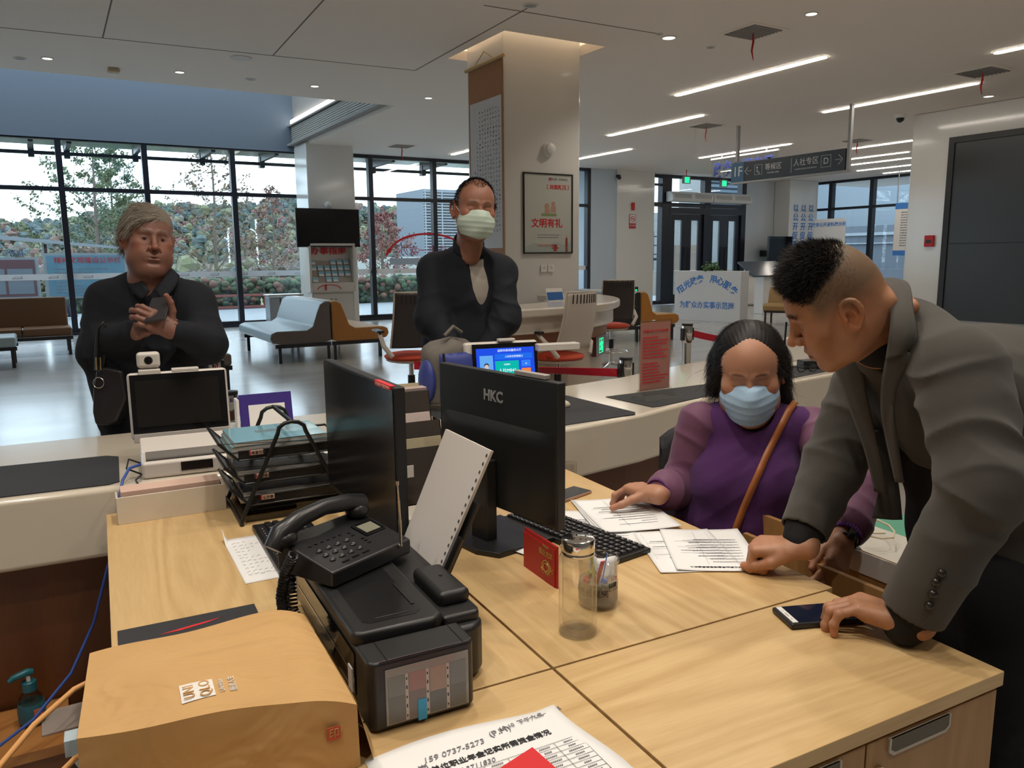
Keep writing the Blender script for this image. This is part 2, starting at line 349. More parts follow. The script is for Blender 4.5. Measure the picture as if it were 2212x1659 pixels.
# ------------------------------------------------------------------ door wall (Y 18.9)
DY = 18.9
b = MB()
for x0, x1, w in [(15.9, 15.98, 0), (16.6, 16.98, 0), (18.36, 18.62, 0), (20.02, 20.22, 0)]: b.bx(x0, x1, DY-.1, DY+.12, 0, CH)
b.bx(15.9, 20.2, DY-.09, DY+.09, 3.0, 3.12); b.bx(15.9, 16.9, DY-.09, DY+.09, 0, .12); b.bx(15.9, 20.2, DY-.09, DY+.09, 3.86, CH); b.bx(15.9, 16.6, DY-.07, DY+.07, 3.62, 3.68)
b.bx(16.9, 20.2, DY-.11, DY+.11, 2.79, 2.98)
struct(b.build('window_3', M_FRAME, bevel=.004))
struct(MB().bx(15.95, 20.15, DY-.006, DY+.006, 3.1, 3.88).build('window_4', M_GLASS))
struct(MB().bx(15.95, 16.7, DY-.006, DY+.006, .1, 3.05).build('window_5', M_GLASS))
def door_leaf(x0, x1, idx, hinge):
    t = empty('door_%d' % idx, ((x0+x1)/2, DY, 0)); t['kind'] = 'structure'; w = (x1-x0)/2
    b = MB(); b.bx(-w, -w+.2, -.03, .03, 0, 2.78); b.bx(w-.2, w, -.03, .03, 0, 2.78); b.bx(-w+.2, w-.2, -.03, .03, 2.6, 2.78); b.bx(-w+.2, w-.2, -.03, .03, 0, .3)
    b.build('door_frame', M_FRAME, t, bevel=.004)
    MB().bx(-w+.18, w-.18, -.006, .006, .28, 2.62).build('door_pane', M_GLASS, t)
    b = MB(); s = w-.1 if hinge < 0 else -w+.1; b.tube([(s, -.03, .9), (s, -.09, .9), (s, -.09, 1.75), (s, -.03, 1.75)], .018, 8); b.build('door_handle', M_BLACKP, t, smooth=40)
door_leaf(16.98, 17.68, 1, -1); door_leaf(17.68, 18.38, 2, 1); door_leaf(18.62, 19.32, 3, -1); door_leaf(19.32, 20.02, 4, 1)
b = MB(); b.bx(20.2, 23.4, DY-.05, DY+.15, 0, CH); struct(b.build('wall_back', mat('pale_blue_grey_wall', (.60, .64, .68), .35)))  # plain pale blue-grey wall colour
b = MB(); b.bx(21.6, 23.0, 18.2, 18.84, 0, CH); struct(b.build('wall_pillar_back', M_TILE, bevel=.02))
# air curtains over the doors
def air_curtain(x0, label):
    t = empty('air_curtain', (x0+.85, 18.66, 3.14), label=label, cat='air curtain')
    b = MB(); prof = [(-.16, 0), (-.2, .08), (-.17, .22), (-.06, .3), (.12, .3), (.12, 0)]
    b.extr([(-.85, y, z) for y, z in prof], (1.7, 0, 0)); b.build('casing', M_WPLAS, t, bevel=.01)
    b = MB()
    for s in (-.42, .42):
        for k in range(7): b.box((s, -.196+abs(k-2.5)*.006, .05+k*.028), (.7, .006, .012))
    b.build('vent', M_GREY, t)
    return t
air_curtain(16.72, 'white air curtain over the left pair of glass doors'); air_curtain(18.45, 'white air curtain over the right pair of glass doors')
# ------------------------------------------------------------------ right window wall (X 23.4) and near right wall (X 13.7)
XR = 23.4
b = MB()
for y in (18.8, 17.95, 16.4, 14.7, 13.0, 11.3, 9.6): b.bx(XR-.09, XR+.09, y-.07, y+.07, 0, CH)
for z0, z1 in [(0, .12), (2.98, 3.06), (3.87, CH)]: b.bx(XR-.07, XR+.07, 9.0, 18.9, z0, z1)
struct(b.build('window_6', M_FRAME, bevel=.004))
struct(MB().bx(XR-.006, XR+.006, 9.0, 18.85, .1, 3.9).build('window_7', M_GLASS))
b = MB(); b.bx(13.72, 27, -5, 8.9, 0, CH); struct(b.build('wall_right', M_TILE, bevel=.02))
b = MB(); b.bx(-8.1, -8, -5, 18.6, 0, CH+.1); b.bx(-8.1, -8, 12.4, 18.5, CH+.1, 6.8); struct(b.build('wall_left', M_WHITE))
b = MB(); b.bx(-8, 27, -5.1, -5, 0, CH+.1); struct(b.build('wall_near', M_WHITE))
b = MB(); b.bx(26.9, 27, 8.9, 9.0, 0, CH); b.bx(23.4, 27, 8.9, 9.0, 0, CH); struct(b.build('wall_side', M_WHITE))
# dark panel / screen on the right wall
t = empty('dark_display_panel', (13.70, 6.4, 0), label='huge dark grey panel filling the white wall on the right', cat='panel')
def pr_panel():
    b = MB(); b.bx(-.05, 0, -3.0, 1.72, .35, 3.42); b.build('panel', mat('dark_panel', (.035, .035, .036), .33), t, bevel=.004)
    b = MB(); b.bx(-.075, -.05, 1.66, 1.76, .3, 3.46); b.bx(-.075, -.05, -3, 1.66, 3.36, 3.46); b.bx(-.056, -.05, -3, 1.66, 1.66, 1.675); b.build('frame', mat('dark_panel_frame', (.02, .02, .02), .5), t)
pr_panel()
t = empty('fire_alarm_button', (13.715, 8.42, 1.72), label='small red fire alarm box on the white wall beside the dark panel', cat='alarm')
b = MB(); b.bx(-.05, 0, -.085, .085, -.1, .1); b.build('box', M_RED, t, bevel=.008); b = MB(); b.bx(-.054, -.049, -.05, .05, -.035, .02); b.build('glass', M_BLACKP, t)
# black strip seen low right of dark panel is part of the panel's own lower half
# ------------------------------------------------------------------ ceiling lamps
def linear_lamp(x, y0, y1, lab):
    t = empty('linear_lamp', (x, (y0+y1)/2, CH), label=lab, cat='ceiling lamp', group='long linear lamps in the ceiling')
    L = (y1-y0)/2; r = .052
    pts = [(r*math.cos(a), L-r+r*math.sin(a)) for a in [math.pi*k/8 for k in range(9)]]+[(r*math.cos(a), -L+r+r*math.sin(a)) for a in [math.pi+math.pi*k/8 for k in range(9)]]
    MB().prism(pts, -.016, 0).build('diffuser', M_LAMPW, t)
    MB().prism([(x2*1.18, y2*1.004) for x2, y2 in pts], -.006, .0).build('rim', M_WHITE, t)
for x, y0, y1, lab in [
    (8.70, 6.87, 9.60, 'long white lamp nearest the big pillar, the longest in view'),
    (10.42, 2.9, 5.75, 'long white lamp cut off by the top right corner'),
    (11.98, 6.80, 9.47, 'long white lamp crossed by the right pole of the hanging direction sign'),
    (10.30, 10.65, 13.35, 'long white lamp second beyond the big pillar, above the pillar by the doors'),
    (12.0, 14.7, 17.4, 'long white lamp directly right of the big pillar top, its left end hidden'),
    (14.66, 12.4, 15.25, 'short looking lamp behind the clear hanging sign'),
    (16.65, 10.0, 12.75, 'lamp just above the black direction sign, ending at its right pole'),
    (18.4, 12.0, 14.6, 'lamp right of the direction sign, upper of the distant four'),
    (19.6, 12.7, 15.6, 'lamp right of the direction sign, second of the distant four'),
    (21.15, 13.1, 15.4, 'lamp right of the direction sign, third of the distant four'),
    (22.55, 14.0, 15.5, 'lamp right of the direction sign, lowest and shortest of the distant four'),
    (8.79, 14.9, 17.5, 'lamp end peeking out left of the hanging scroll')]:
    linear_lamp(x, y0, y1, lab)
def downlight(x, y, lab, on=True, r=.055, grp='round recessed downlights'):
    t = empty('downlight', (x, y, CH), label=lab, cat='downlight', group=grp)
    MB().lathe([(r*1.35, 0), (r*1.35, -.006), (r*1.05, -.008), (r, -.002)], seg=20).build('rim', M_WHITE, t)
    MB().lathe([(r, -.0032), (r, -.0026)], seg=20).build('lens', M_DOWN if on else M_GREY, t)
for k, (x, w) in enumerate([(.33, 'second from left'), (1.84, 'third from left'), (3.65, 'fourth from left'), (5.44, 'just left of the scroll')]): downlight(x, 11.6, 'lit downlight along the edge of the ceiling void, '+w)
downlight(.04, 11.75, 'unlit round fitting at the far left of the ceiling edge', False); downlight(2.75, 11.58, 'bluish unlit round fitting between two lit downlights', False)
downlight(7.08, 5.80, 'lit downlight at the top right of the ceiling', True); downlight(14.05, 7.34, 'pale downlight over the right white wall', True); downlight(13.17, 7.30, 'bright downlight under the red tassel on the right', True, .07)
downlight(7.12, 7.27, 'unlit ceiling fitting left of the longest lamp', False, .04); downlight(6.2, 7.13, 'small unlit fitting right of the pillar recess', False, .03); downlight(4.4, 6.98, 'grey round fitting at the top of the ceiling above the pillar', False, .06)
downlight(7.25, 16.6, 'faint downlight beside the distant vent near the windows', True, .05)
for x, y in DESK_FILL_DOWNLIGHTS: downlight(x, y, 'warm ceiling downlight, of the desk lamps and others added to brighten the room', True, .07, 'downlights over the desks')
t = empty('ceiling_speaker', (2.38, 10.45, CH), label='round white ceiling speaker next to a ceiling seam', cat='speaker'); MB().lathe([(.13, 0), (.13, -.008), (.09, -.012), (.02, -.012)], seg=28).build('grille', M_WHITE, t)
t = empty('smoke_detector', (1.07, 11.8, CH), label='small beige square detector on the ceiling at the left', cat='detector'); MB().bx(-.07, .07, -.07, .07, -.05, 0).build('housing', mat('beige_plastic', (.55, .45, .28), .6), t, bevel=.015)
def vent(x, y, s, lab, tassel=True):
    t = empty('ceiling_vent', (x, y, CH), label=lab, cat='vent', group='square ceiling vents with red tassels')
    b = MB(); b.bx(-s, s, -s, s, -.006, 0); b.build('frame', M_CEIL, t)
    b = MB(); b.bx(-s*.82, s*.82, -s*.82, s*.82, -.010, -.005); b.build('grille', mat('vent_grey', (.20, .20, .20), .7), t)
    b = MB()
    for k in range(9): b.box((0, -s*.75+k*s*.187, -.014), (s*1.6, .008, .012), rot=(.6, 0, 0))
    b.build('slat', mat('vent_slat', (.40, .39, .37), .6), t)
    if tassel:
        q = MB(); q.tube([(0, 0, -.01), (.01, .0, -.1), (.0, .01, -.2), (.02, .0, -.3)], [.006, .014, .012, .004], 6)
        q = q.build('red_tassel', M_RED, t)
vent(7.06, 6.56, .27, 'grey ceiling vent with red tassel above the long lamp, nearest one'); vent(11.35, 6.4, .3, 'grey ceiling vent with red tassel at the far right of the ceiling')
vent(11.2, 11.5, .27, 'ceiling vent with red tassel above the left pole of the direction sign'); vent(15.6, 11.4, .27, 'ceiling vent with red tassel right of the direction sign'); vent(7.15, 16.7, .27, 'distant ceiling vent with red tassel left of the hanging scroll')
t = empty('dome_camera', (13.45, 8.98, CH), label='black dome camera at the top corner of the right white wall', cat='camera'); MB().lathe([(.1, 0), (.1, -.05), (.085, -.06)], seg=20).build('base', M_WPLAS, t, smooth=40); MB().ball((0, 0, -.07), .07).build('dome', M_GLOSSB, t, smooth=40)
t = empty('corner_camera', (14.5, 18.28, 3.72), label='small black camera at the top of the pillar by the doors', cat='camera'); MB().ball((0, 0, 0), .06).build('dome', M_BLACKP, t, smooth=40); MB().bx(-.05, .05, 0, .08, 0, .08).build('bracket', M_BLACKP, t)
# ------------------------------------------------------------------ outdoors
M_PAVE = mat('wet_paving', (.30, .33, .36), .35, var=.12, vscale=.8)
M_GRASS = mat('autumn_grass', (.16, .17, .07), .9, var=.4, vscale=3)
struct(MB().bx(-60, 90, 18.6, 27.0, -.2, -.02).build('ground_paving', M_PAVE))
struct(MB().bx(-90, 200, 27.0, 140, -.2, -.03).build('ground_lawn', M_GRASS))
struct(MB().bx(26, 90, 9, 18.6, -.2, -.02).build('ground_side', M_PAVE))
# canopy in front of the glass wall
c = MB(); c.bx(-9, 13.4, 18.7, 20.9, 4.06, 4.10); struct(c.build('canopy_glass', mat('canopy_glass_green', (.22, .34, .30), .12, var=.3, vscale=1.2)))
c = MB(); c.bx(-9, 13.4, 20.4, 20.5, 3.80, 3.87)
for x in [-7.2, -5.2, -3.3, -1.5, .10, .78, 2.15, 3.60, 5.0, 7.9, 9.36, 11.2, 13.0]: c.bx(x-.045, x+.045, 19.0, 20.55, 3.88, 4.06); c.bx(x-.06, x+.06, 20.36, 20.55, 3.74, 4.0)
struct(c.build('canopy_frame', M_FRAME))
M_LEAF = [mat('leaf_%s' % n, tuple(q_*.66+.012 for q_ in c), .9, var=.55, vscale=3.2) for n, c in [('dark_green', (.065, .105, .085)), ('blue_green', (.085, .135, .14)), ('olive', (.165, .175, .105)), ('yellow_green', (.22, .235, .13)), ('rust', (.21, .135, .11)), ('grey_brown', (.21, .185, .165)), ('red', (.24, .10, .10))]]  # leaf colours lifted to stand in for distance haze
def crown(b, c, r, rng, mi, n=9, seg=7):
    """lumpy crown of overlapping leaf clumps"""
    for k in range(n):
        a = rng.uniform(0, 6.28); rr = r*rng.uniform(0, .62); h = rng.uniform(-.45, .6)*r
        s = r*rng.uniform(.34, .58)
        i0 = len(b.v); cc = (c[0]+rr*math.cos(a), c[1]+rr*math.sin(a), c[2]+h); b.ball(cc, (s*rng.uniform(.8, 1.2), s*rng.uniform(.8, 1.2), s*rng.uniform(.75, 1.25)), seg, 5, mi)
        for i in range(i0+seg, len(b.v)-seg): q = rng.uniform(.62, 1.25); v_ = b.v[i]; b.v[i] = tuple(cc[j]+(v_[j]-cc[j])*q for j in range(3))
# wooded hill : terrain and forest
sky = [(-60, 6.0), (-3.4, 6.8), (2.7, 7.0), (6.1, 7.8), (10.2, 9.2), (19.6, 9.3), (27.5, 9.7), (30.3, 10.6), (34.3, 11.3), (38.6, 9.9), (42.5, 9.8), (46.4, 9.6), (80, 9.0), (160, 5)]
def ridge(x):
    for (a, h0), (b_, h1) in zip(sky, sky[1:]):
        if a <= x <= b_: return h0+(h1-h0)*(x-a)/(b_-a)
    return 5.0
def hill_z(x, y):
    t = min(1, max(0, (y-62)/55)); return -.1+(ridge(x)-2.0)*(t*t*(3-2*t))
b = MB(); b.grid(lambda u, v: (-60+200*u, 55+75*v, hill_z(-60+200*u, 55+75*v)), 50, 20)
struct(b.build('hill', mat('hill_ground', (.10, .10, .055), .9, var=.3, vscale=.3), smooth=60))
rng = random.Random(5); b = MB()
for k in range(3000):
    y = 55+66*(rng.random()**.75); x = rng.uniform(-.10, .60)*y
    z = hill_z(x, y); r = rng.uniform(.40, 1.1)*(.7+.45*(y-55)/66); f = (y-55)/66; g_ = math.sin(x*.33+y*.21)+math.sin(x*.12-y*.37+2)
    w = [1.4+2*f, 1.6+3*f+g_, 3.2-1.5*f, 2.4-f-g_*.4, 1.0+max(0, -g_), 2.0-1.2*f, .5+.5*(g_ < -.8)]
    mi = rng.choices(range(7), weights=[max(.05, q) for q in w])[0]
    crown(b, (x, y, z+r*.75), r, rng, mi, 4, 5)
o = tag(b.build('forest', M_LEAF), 'autumn woods in mixed green, rust and grey covering the hillside outside', 'woods', kind='stuff')
# low scrub in front of the woods
b = MB()
for k in range(900):
    y = rng.uniform(35, 54); x = rng.uniform(-.12, .34)*y; r = rng.uniform(.25, .6)
    if y > 40 and x > 14 and y < 45: continue
    mi = rng.choices(range(7), weights=[.3, .4, 2, 2.6, .9, 3.8, 1.0 if .22 < x/y < .34 else .1])[0]
    crown(b, (x, y, r*1.1), r*(1.0+rng.random()*.6), rng, mi, 4, 5)
    if rng.random() < .5: b.tube([(x, y, .3), (x+rng.uniform(-.4, .4), y, r*3.6)], [.03, .008], 3, 5, caps=False)
tag(b.build('scrub', M_LEAF), 'tangle of pale brown and yellow green scrub between the hedge and the hill', 'bushes', kind='stuff')
# clipped hedge along the paving
def leafy_box(name, x0, x1, y0, y1, z1, mats, rng, n, lab, cat='hedge'):
    b = MB()
    for k in range(n):
        x = rng.uniform(x0, x1); y = rng.uniform(y0, y1); z = rng.uniform(.08, z1)
        top = z > z1*.62
        mi = rng.choices(range(len(mats)), weights=([1, 2, 1.6] if top else [2.4, 1, .8])[:len(mats)])[0]
        s = rng.uniform(.07, .14); b.ball((x, y, z*rng.uniform(.97, 1.05)), (s*1.2, s, s), 5, 4, mi)
    b.bx(x0, x1, y0+.1, y1-.1, -.02, z1*.85, 0)
    return tag(b.build(name, mats, smooth=60), lab, cat)
hm = [mat('hedge_dark', (.035, .055, .035), .8, var=.4, vscale=9), mat('hedge_green', (.06, .095, .05), .8, var=.3, vscale=9), mat('hedge_rust', (.15, .08, .06), .8, var=.3, vscale=9)]
leafy_box('hedge', 6.4, 13.2, 25.9, 27.0, .80, hm, rng, 1500, 'clipped green and rust hedge outside, seen right of the information pillar')
leafy_box('hedge', 3.15, 6.1, 26.0, 27.0, .86, hm, rng, 900, 'clipped hedge with rusty top outside, seen beside the man holding the phone')
leafy_box('hedge', -2.5, 2.8, 26.2, 27.0, .52, hm[:2], rng, 700, 'low dark hedge outside under the notice boards on the left')
tag(MB().bx(3.6, 6.3, 25.5, 25.8, .0, .06).bx(3.6, 6.3, 25.55, 25.75, .36, .42).bx(3.7, 3.8, 25.6, 25.7, 0, .4).bx(6.1, 6.2, 25.6, 25.7, 0, .4).build('low_rail', mat('red_brown_rail', (.22, .06, .05), .6)), 'low red brown rail in front of the hedge behind the phone man', 'rail')
# sparse trees
def bare_tree(x, y, h, lab, seed, leafm, nleaf, lean=0.0, spread=.34):
    rng = random.Random(seed); t = empty('bare_tree', (x, y, -.03), label=lab, cat='tree')
    b = MB(); P = [(lean*h*q+.05*math.sin(q*5+seed), .04*math.sin(q*7), h*q) for q in [i/10 for i in range(11)]]
    b.tube(P, [.085*(1-.88*i/10) for i in range(11)], 7); tips = []
    for k in range(46):
        q = .14+.84*k/46; i = min(9, int(q*10)); f = q*10-i; p0 = Vector(P[i]).lerp(Vector(P[i+1]), f)
        a = k*2.4+rng.uniform(-.4, .4); L = h*spread*(1.02-q)**.8*rng.uniform(.7, 1.15); dz = L*rng.uniform(.35, .95)
        p1 = p0+Vector((math.cos(a)*L*.5, math.sin(a)*L*.5, dz*.38)); p2 = p0+Vector((math.cos(a)*L, math.sin(a)*L, dz))
        r0 = .026*(1.1-q); b.tube([p0, p1, p2], [r0, r0*.6, r0*.2], 4, caps=False)
        for j in range(5):
            s = rng.uniform(.3, 1.0); pb = p0.lerp(p2, s); aa = a+rng.uniform(-1.1, 1.1); l2 = L*.35*rng.uniform(.5, 1.1)
            pe = pb+Vector((math.cos(aa)*l2, math.sin(aa)*l2, l2*rng.uniform(.1, .9))); b.tube([pb, pe], [r0*.4, r0*.12], 3, caps=False); tips.append((pb, pe))
    b.build('trunk', mat('tree_bark', (.16, .13, .11), .9), t)
    lb = MB()
    for k in range(nleaf):
        p, q = tips[rng.randrange(len(tips))]; c = Vector(p).lerp(Vector(q), rng.random())+Vector((rng.gauss(0, .06), rng.gauss(0, .06), rng.gauss(0, .06)))
        s = rng.uniform(.025, .055); n = Vector((rng.gauss(0, 1), rng.gauss(0, 1), rng.gauss(0, 1))).normalized(); a = n.orthogonal()*s; d = n.cross(a)
        lb._add([c-a, c-d*.6, c+a, c+d*.6, c+n*s*.25], [(0, 1, 4), (1, 2, 4), (2, 3, 4), (3, 0, 4)])
    o = lb.build('foliage', leafm, t); o['kind'] = 'stuff'
    return t
bare_tree(1.85, 30, 6.4, 'bare tree with green tinged leaves seen through the second pane, left of the grey-haired man', 3, mat('sparse_leaf_green', (0.105, 0.143, 0.074), .8), 5200, spread=.42)
bare_tree(2.7, 34.2, 5.8, 'leafy thin tree just left of the grey-haired head', 8, mat('sparse_leaf_teal', (0.081, 0.136, 0.093), .8), 5200, spread=.38)
bare_tree(5.55, 30, 6.3, 'bare conifer with straight trunk and brown twigs right of the phone man', 11, mat('sparse_leaf_brown', (0.186, 0.136, 0.087), .8), 2600, spread=.36)
bare_tree(8.6, 34, 4.6, 'small bare brown tree beside the white column of the window wall', 17, mat('sparse_leaf_red', (0.198, 0.105, 0.087), .8), 1500)
bare_tree(12.3, 31, 3.4, 'small reddish tree seen left of the masked man', 21, mat('sparse_leaf_pink', (0.223, 0.087, 0.081), .8), 2600, spread=.5)
def pole_lamp(x, y, h, lab):
    t = empty('park_lamp', (x, y, -.03), label=lab, cat='street lamp'); MB().tube([(0, 0, 0), (0, 0, h)], [.06, .04], 8).build('pole', mat('white_metal', (.85, .85, .85), .4), t)
    MB().box((-.15, 0, h*.86), (.34, .1, .07), rot=(0, .5, 0)).box((.03, 0, h*.99), (.1, .08, .3)).build('lamp_head', M_WPLAS, t)
pole_lamp(10.5, 45, 3.6, 'white park lamp post outside, left of the wall television'); pole_lamp(9.0, 45, 3.1, 'white park lamp post outside, right of the phone man by a mullion')
# notice board shelter at the left
t = empty('notice_board', (-.35, 23.2, -.02), label='outdoor notice board with maroon and grey panels at the far left', cat='notice board')
MB().bx(-1.6, .38, -.04, .04, .60, 1.62).build('board', mat('board_white', (.32, .35, .38), .5), t)
MB().bx(-1.55, .30, -.05, -.041, .66, 1.56).build('poster', mat('poster_maroon', (.16, .08, .09), .5), t)
b = MB()
for i in range(3):
    for j in range(2): b.bx(-1.5+i*.6, -1.5+i*.6+.54, -.055, -.051, .72+j*.36, 1.04+j*.3)
b.build('poster_panel', mat('poster_blue_grey', (.2, .24, .28), .5), t)
text('lettering', '某市服务局宣传栏', .15, M_NAVY, t, (-.6, -.06, 1.74), (math.pi/2, 0, 0)) if False else text('lettering', '政务服务局宣传窗', .16, M_NAVY, t, (-.55, -.06, 1.72), (math.pi/2, 0, 0))
t2 = empty('notice_board', (1.05, 23.2, -.02), label='outdoor notice board with pale blue poster and red heading', cat='notice board')
MB().bx(-.92, .98, -.04, .04, .58, 1.72).build('board', mat('board_white', (.32, .35, .38), .5), t2)
MB().bx(-.84, .90, -.05, -.041, .64, 1.66).build('poster', mat('poster_blue', (.14, .28, .36), .5), t2)
text('lettering', '精神文明建设公示栏', .17, M_REDINK, t2, (.08, -.06, 1.53), (math.pi/2, 0, 0))
q = dashes(-.7, .75, 1.32, .085, 8, .022, rng); q.build('small_print', M_GINK, t2, (0, -.053, 0), (math.pi/2, 0, 0))
t3 = empty('board_shelter', (.3, 23.3, -.02), label='white sloping roof rail and brown posts over the outdoor notice boards', cat='shelter')
b = MB(); b.extr([(-3.0, -.1, 2.24), (2.0, -.1, 1.79), (2.0, -.1, 1.84), (-3.0, -.1, 2.36)], (0, .5, 0)); b.build('roof', mat('shelter_white', (.4, .44, .48), .4), t3)
for x in (-.10, 1.78): MB().bx(x-.05, x+.05, 0, .1, 0, 1.95).build('post', mat('shelter_post', (.10, .05, .05), .6), t3)
MB().bx(-.16, -.12, -.02, 0.1, .3, 2.0).build('white_post', mat('shelter_white', (.4, .44, .48), .4), t3)
# podium and slatted building far right of the left windows
t = empty('podium_building', (18, 40, -.03), label='low white rendered building beyond the hedge', cat='building')
MB().bx(-3.4, 3.5, 0, 3, 0, 1.5).build('wall', mat('render_white', (.40, .42, .42), .7), t)
b = MB(); b.bx(-1.5, -1.2, -.02, .0, .75, 1.3); b.bx(-.9, 2.8, -.02, 0, .5, .62); b.build('window', mat('podium_window', (.12, .15, .18), .3), t)
t = empty('slatted_building', (30.3, 60, -.03), label='tall building with grey horizontal slats behind the masked man', cat='building')
MB().bx(-2.7, 5, .3, 6, 0, 7.1).build('wall', mat('slat_wall', (.14, .17, .21), .6), t)
b = MB()
for k in range(30): b.bx(-2.8, 5, 0, .16, .2+k*.23, .28+k*.23)
for x in (-2.7, -1.2, .3, 1.8): b.bx(x, x+.08, -.02, .1, 0, 7.1)
b.build('slat', mat('slat_metal', (.26, .28, .31), .5), t)
tag(MB().bx(23.5, 46, 58, 58.5, -.03, 1.6).build('long_wall', mat('render_white', (.40, .42, .42), .7)), 'long pale wall outside behind the masked man', 'wall')
# courtyard outside the doors
t = empty('courtyard_building', (25, 27, -.03), label='pale stone clad building across the courtyard outside the doors', cat='building')
M_STONE = mat('pale_stone', (.27, .28, .275), .7, var=.06, vscale=.7)
MB().bx(-6, 9, 0, 1, 0, 3.4).build('wall', M_STONE, t)
MB().bx(-.2, 1.0, -.3, 0, 3.3, 6.5).build('pillar', M_STONE, t)
b = MB()
for k in range(12): b.bx(1.1, 12, -.2, -.12, 3.5+k*.22, 3.62+k*.22)
b.build('louvre', mat('dark_louvre', (.10, .14, .18), .5), t)
MB().bx(1.0, 12, .2, .3, 3.3, 7).build('upper_glazing', mat('dark_glazing', (.10, .13, .16), .3), t)
MB().bx(-.4, 1.4, -.04, .0, 0, 2.0).build('doorway', mat('brown_doorway', (.22, .17, .13), .5), t)
t = empty('stone_planter_wall', (23, 23.5, -.03), label='low stone wall outside the glass doors', cat='wall'); MB().bx(-2.5, 5, 0, .5, 0, .95).build('wall', mat('sand_stone', (.22, .20, .17), .8), t)
t = empty('fire_escape', (20.9, 24.5, -.03), label='dark metal frame standing outside left of the doors', cat='frame')
b = MB()
for x in (-.2, .3, .8): b.tube([(x, 0, 0), (x, 0, 2.5)], .03, 6)
for z in (1.6, 1.95, 2.3): b.tube([(-.2, 0, z), (.8, 0, z)], .025, 6)
b.build('bars', M_FRAME, t); MB().bx(-.1, 1.1, -.1, .3, 1.35, 1.45).build('shelf', M_FRAME, t)
# courtyard outside the right-hand windows
t = empty('neighbour_wing', (30, 14, -.03), label='grey blue wing with white stripes outside the right windows', cat='building')
MB().bx(0, 1, -8, 12, 0, 2.7).build('wall', mat('wing_dark', (.12, .14, .17), .5), t)
MB().bx(-.1, 0, -8, 12, 2.3, 2.42).bx(-.1, 0, -8, 12, 1.95, 2.0).build('stripe', mat('wing_white', (.3, .34, .38), .5), t)
MB().bx(.6, 1.2, -8, 12, 2.7, 6).build('upper_wall', mat('wing_pale', (.22, .26, .30), .6), t)
# a passer-by outside
# ------------------------------------------------------------------ lobby furniture
M_TEAL = mat('grey_teal_leather', (.20, .27, .31), .35, bump=.03, bscale=300)
M_TAUPE = mat('taupe_leather', (.16, .125, .11), .45, bump=.03, bscale=300)
M_ORANGE = mat('ochre_leather', (.50, .20, .035), .45, bump=.03, bscale=300)
M_TAN = mat('tan_leather', (.42, .26, .10), .5)
M_DLEG = mat('dark_bench_leg', (.02, .018, .02), .4)
def seat_prof(flip=1):
    # side profile of bench : seat and leaning back (x = depth, z)
    return [(0, .30), (.10, .275), (.72, .275), (.86, .30), (.90, .36), (.88, .44), (.80, .47), (.36, .47), (.27, .52), (.20, .72), (.15, .84), (.08, .88), (0.0, .88)]
def bench_unit(t, x0, y0, L, flip, msi, mto):
    """double bench half: profile extruded along Y; flip=+1 seat faces +X"""
    b = MB(); pts = [(x0+flip*px, y0, pz) for px, pz in seat_prof()]
    n = len(pts); far = [(x, y+L, z) for x, y, z in pts]
    b._add(pts+far, [tuple(range(n)), tuple(range(n, 2*n))], 0); b._add(pts+far, [(i, (i+1) % n, n+(i+1) % n, n+i) for i in range(n)], 1)
    b.build('seat', [msi, mto], t, bevel=.02)
    f = MB(); f.bx(min(x0, x0+flip*.82), max(x0, x0+flip*.82), y0+.03, y0+.07, .22, .275); f.bx(min(x0, x0+flip*.82), max(x0, x0+flip*.82), y0+L-.07, y0+L-.03, .22, .275); f.build('frame', M_DLEG, t)
    for lx in (.04, .76):
        for ly in (.05, L-.05):
            MB().box((x0+flip*lx, y0+ly, .12), (.045, .045, .24)).build('leg', M_DLEG, t)
t = empty('back_to_back_bench', (3.68, 11.42, 0), label='grey green bench joined back to back with an ochre bench, standing before the television pillar', cat='bench')
bench_unit(t, -.01, 0, 2.1, -1, M_TAUPE, M_TEAL)
bench_unit(t, .01, 0, 2.1, 1, M_ORANGE, M_TAN)
MB().bx(-.06, .06, .1, 2.0, .86, .885).build('ledge', M_WPLAS, t)
t = empty('back_to_back_bench', (9.05, 10.75, 0), label='dark grey and ochre bench half hidden behind the dark chair right of the pillar', cat='bench')
bench_unit(t, -.01, 0, 1.9, -1, M_DGREY, M_TEAL); bench_unit(t, .01, 0, 1.9, 1, M_ORANGE, M_TAN)
def low_bench(x, y, L, dep, rz, lab, mt, mb_, back=True):
    t = empty('waiting_bench', (x, y, 0), rz, label=lab, cat='bench')
    for k in range(int(L/.7)):
        MB().bx(k*.7+.005, k*.7+.695, 0, dep, .30, .44).build('seat_cushion', [mb_], t, bevel=.03)
    if back:
        MB().box((L/2-.02, -.02, .66), (L-.04, .12, .5), rot=(-.12, 0, 0)).build('backrest', mb_, t, bevel=.03)
    MB().bx(0, L, .03, .07, .25, .30).bx(0, L, dep-.07, dep-.03, .25, .30).build('frame', M_DLEG, t)
    for lx in (.06, L-.06):
        for ly in (.06, dep-.06): MB().box((lx, ly, .13), (.045, .045, .26)).build('leg', M_DLEG, t)
    return t
M_BRN = mat('brown_back_leather', (.20, .10, .045), .45)
low_bench(-3.8, 15.3, 4.2, -.62, 0, 'long brown waiting bench standing by the glass wall at the far left', M_TEAL, M_BRN)
o = bpy.data.objects['waiting_bench']
low_bench(-2.45, 13.15, 2.1, .8, 0, 'pale teal backless seat at the far left in front of the long brown bench', M_TEAL, mat('pale_teal_leather', (.34, .42, .44), .35), back=False)
low_bench(.42, 9.3, 1.4, .6, 0, 'dark seat whose end shows beside the hanging handbag of the phone man', M_TAUPE, M_TAUPE, back=False)
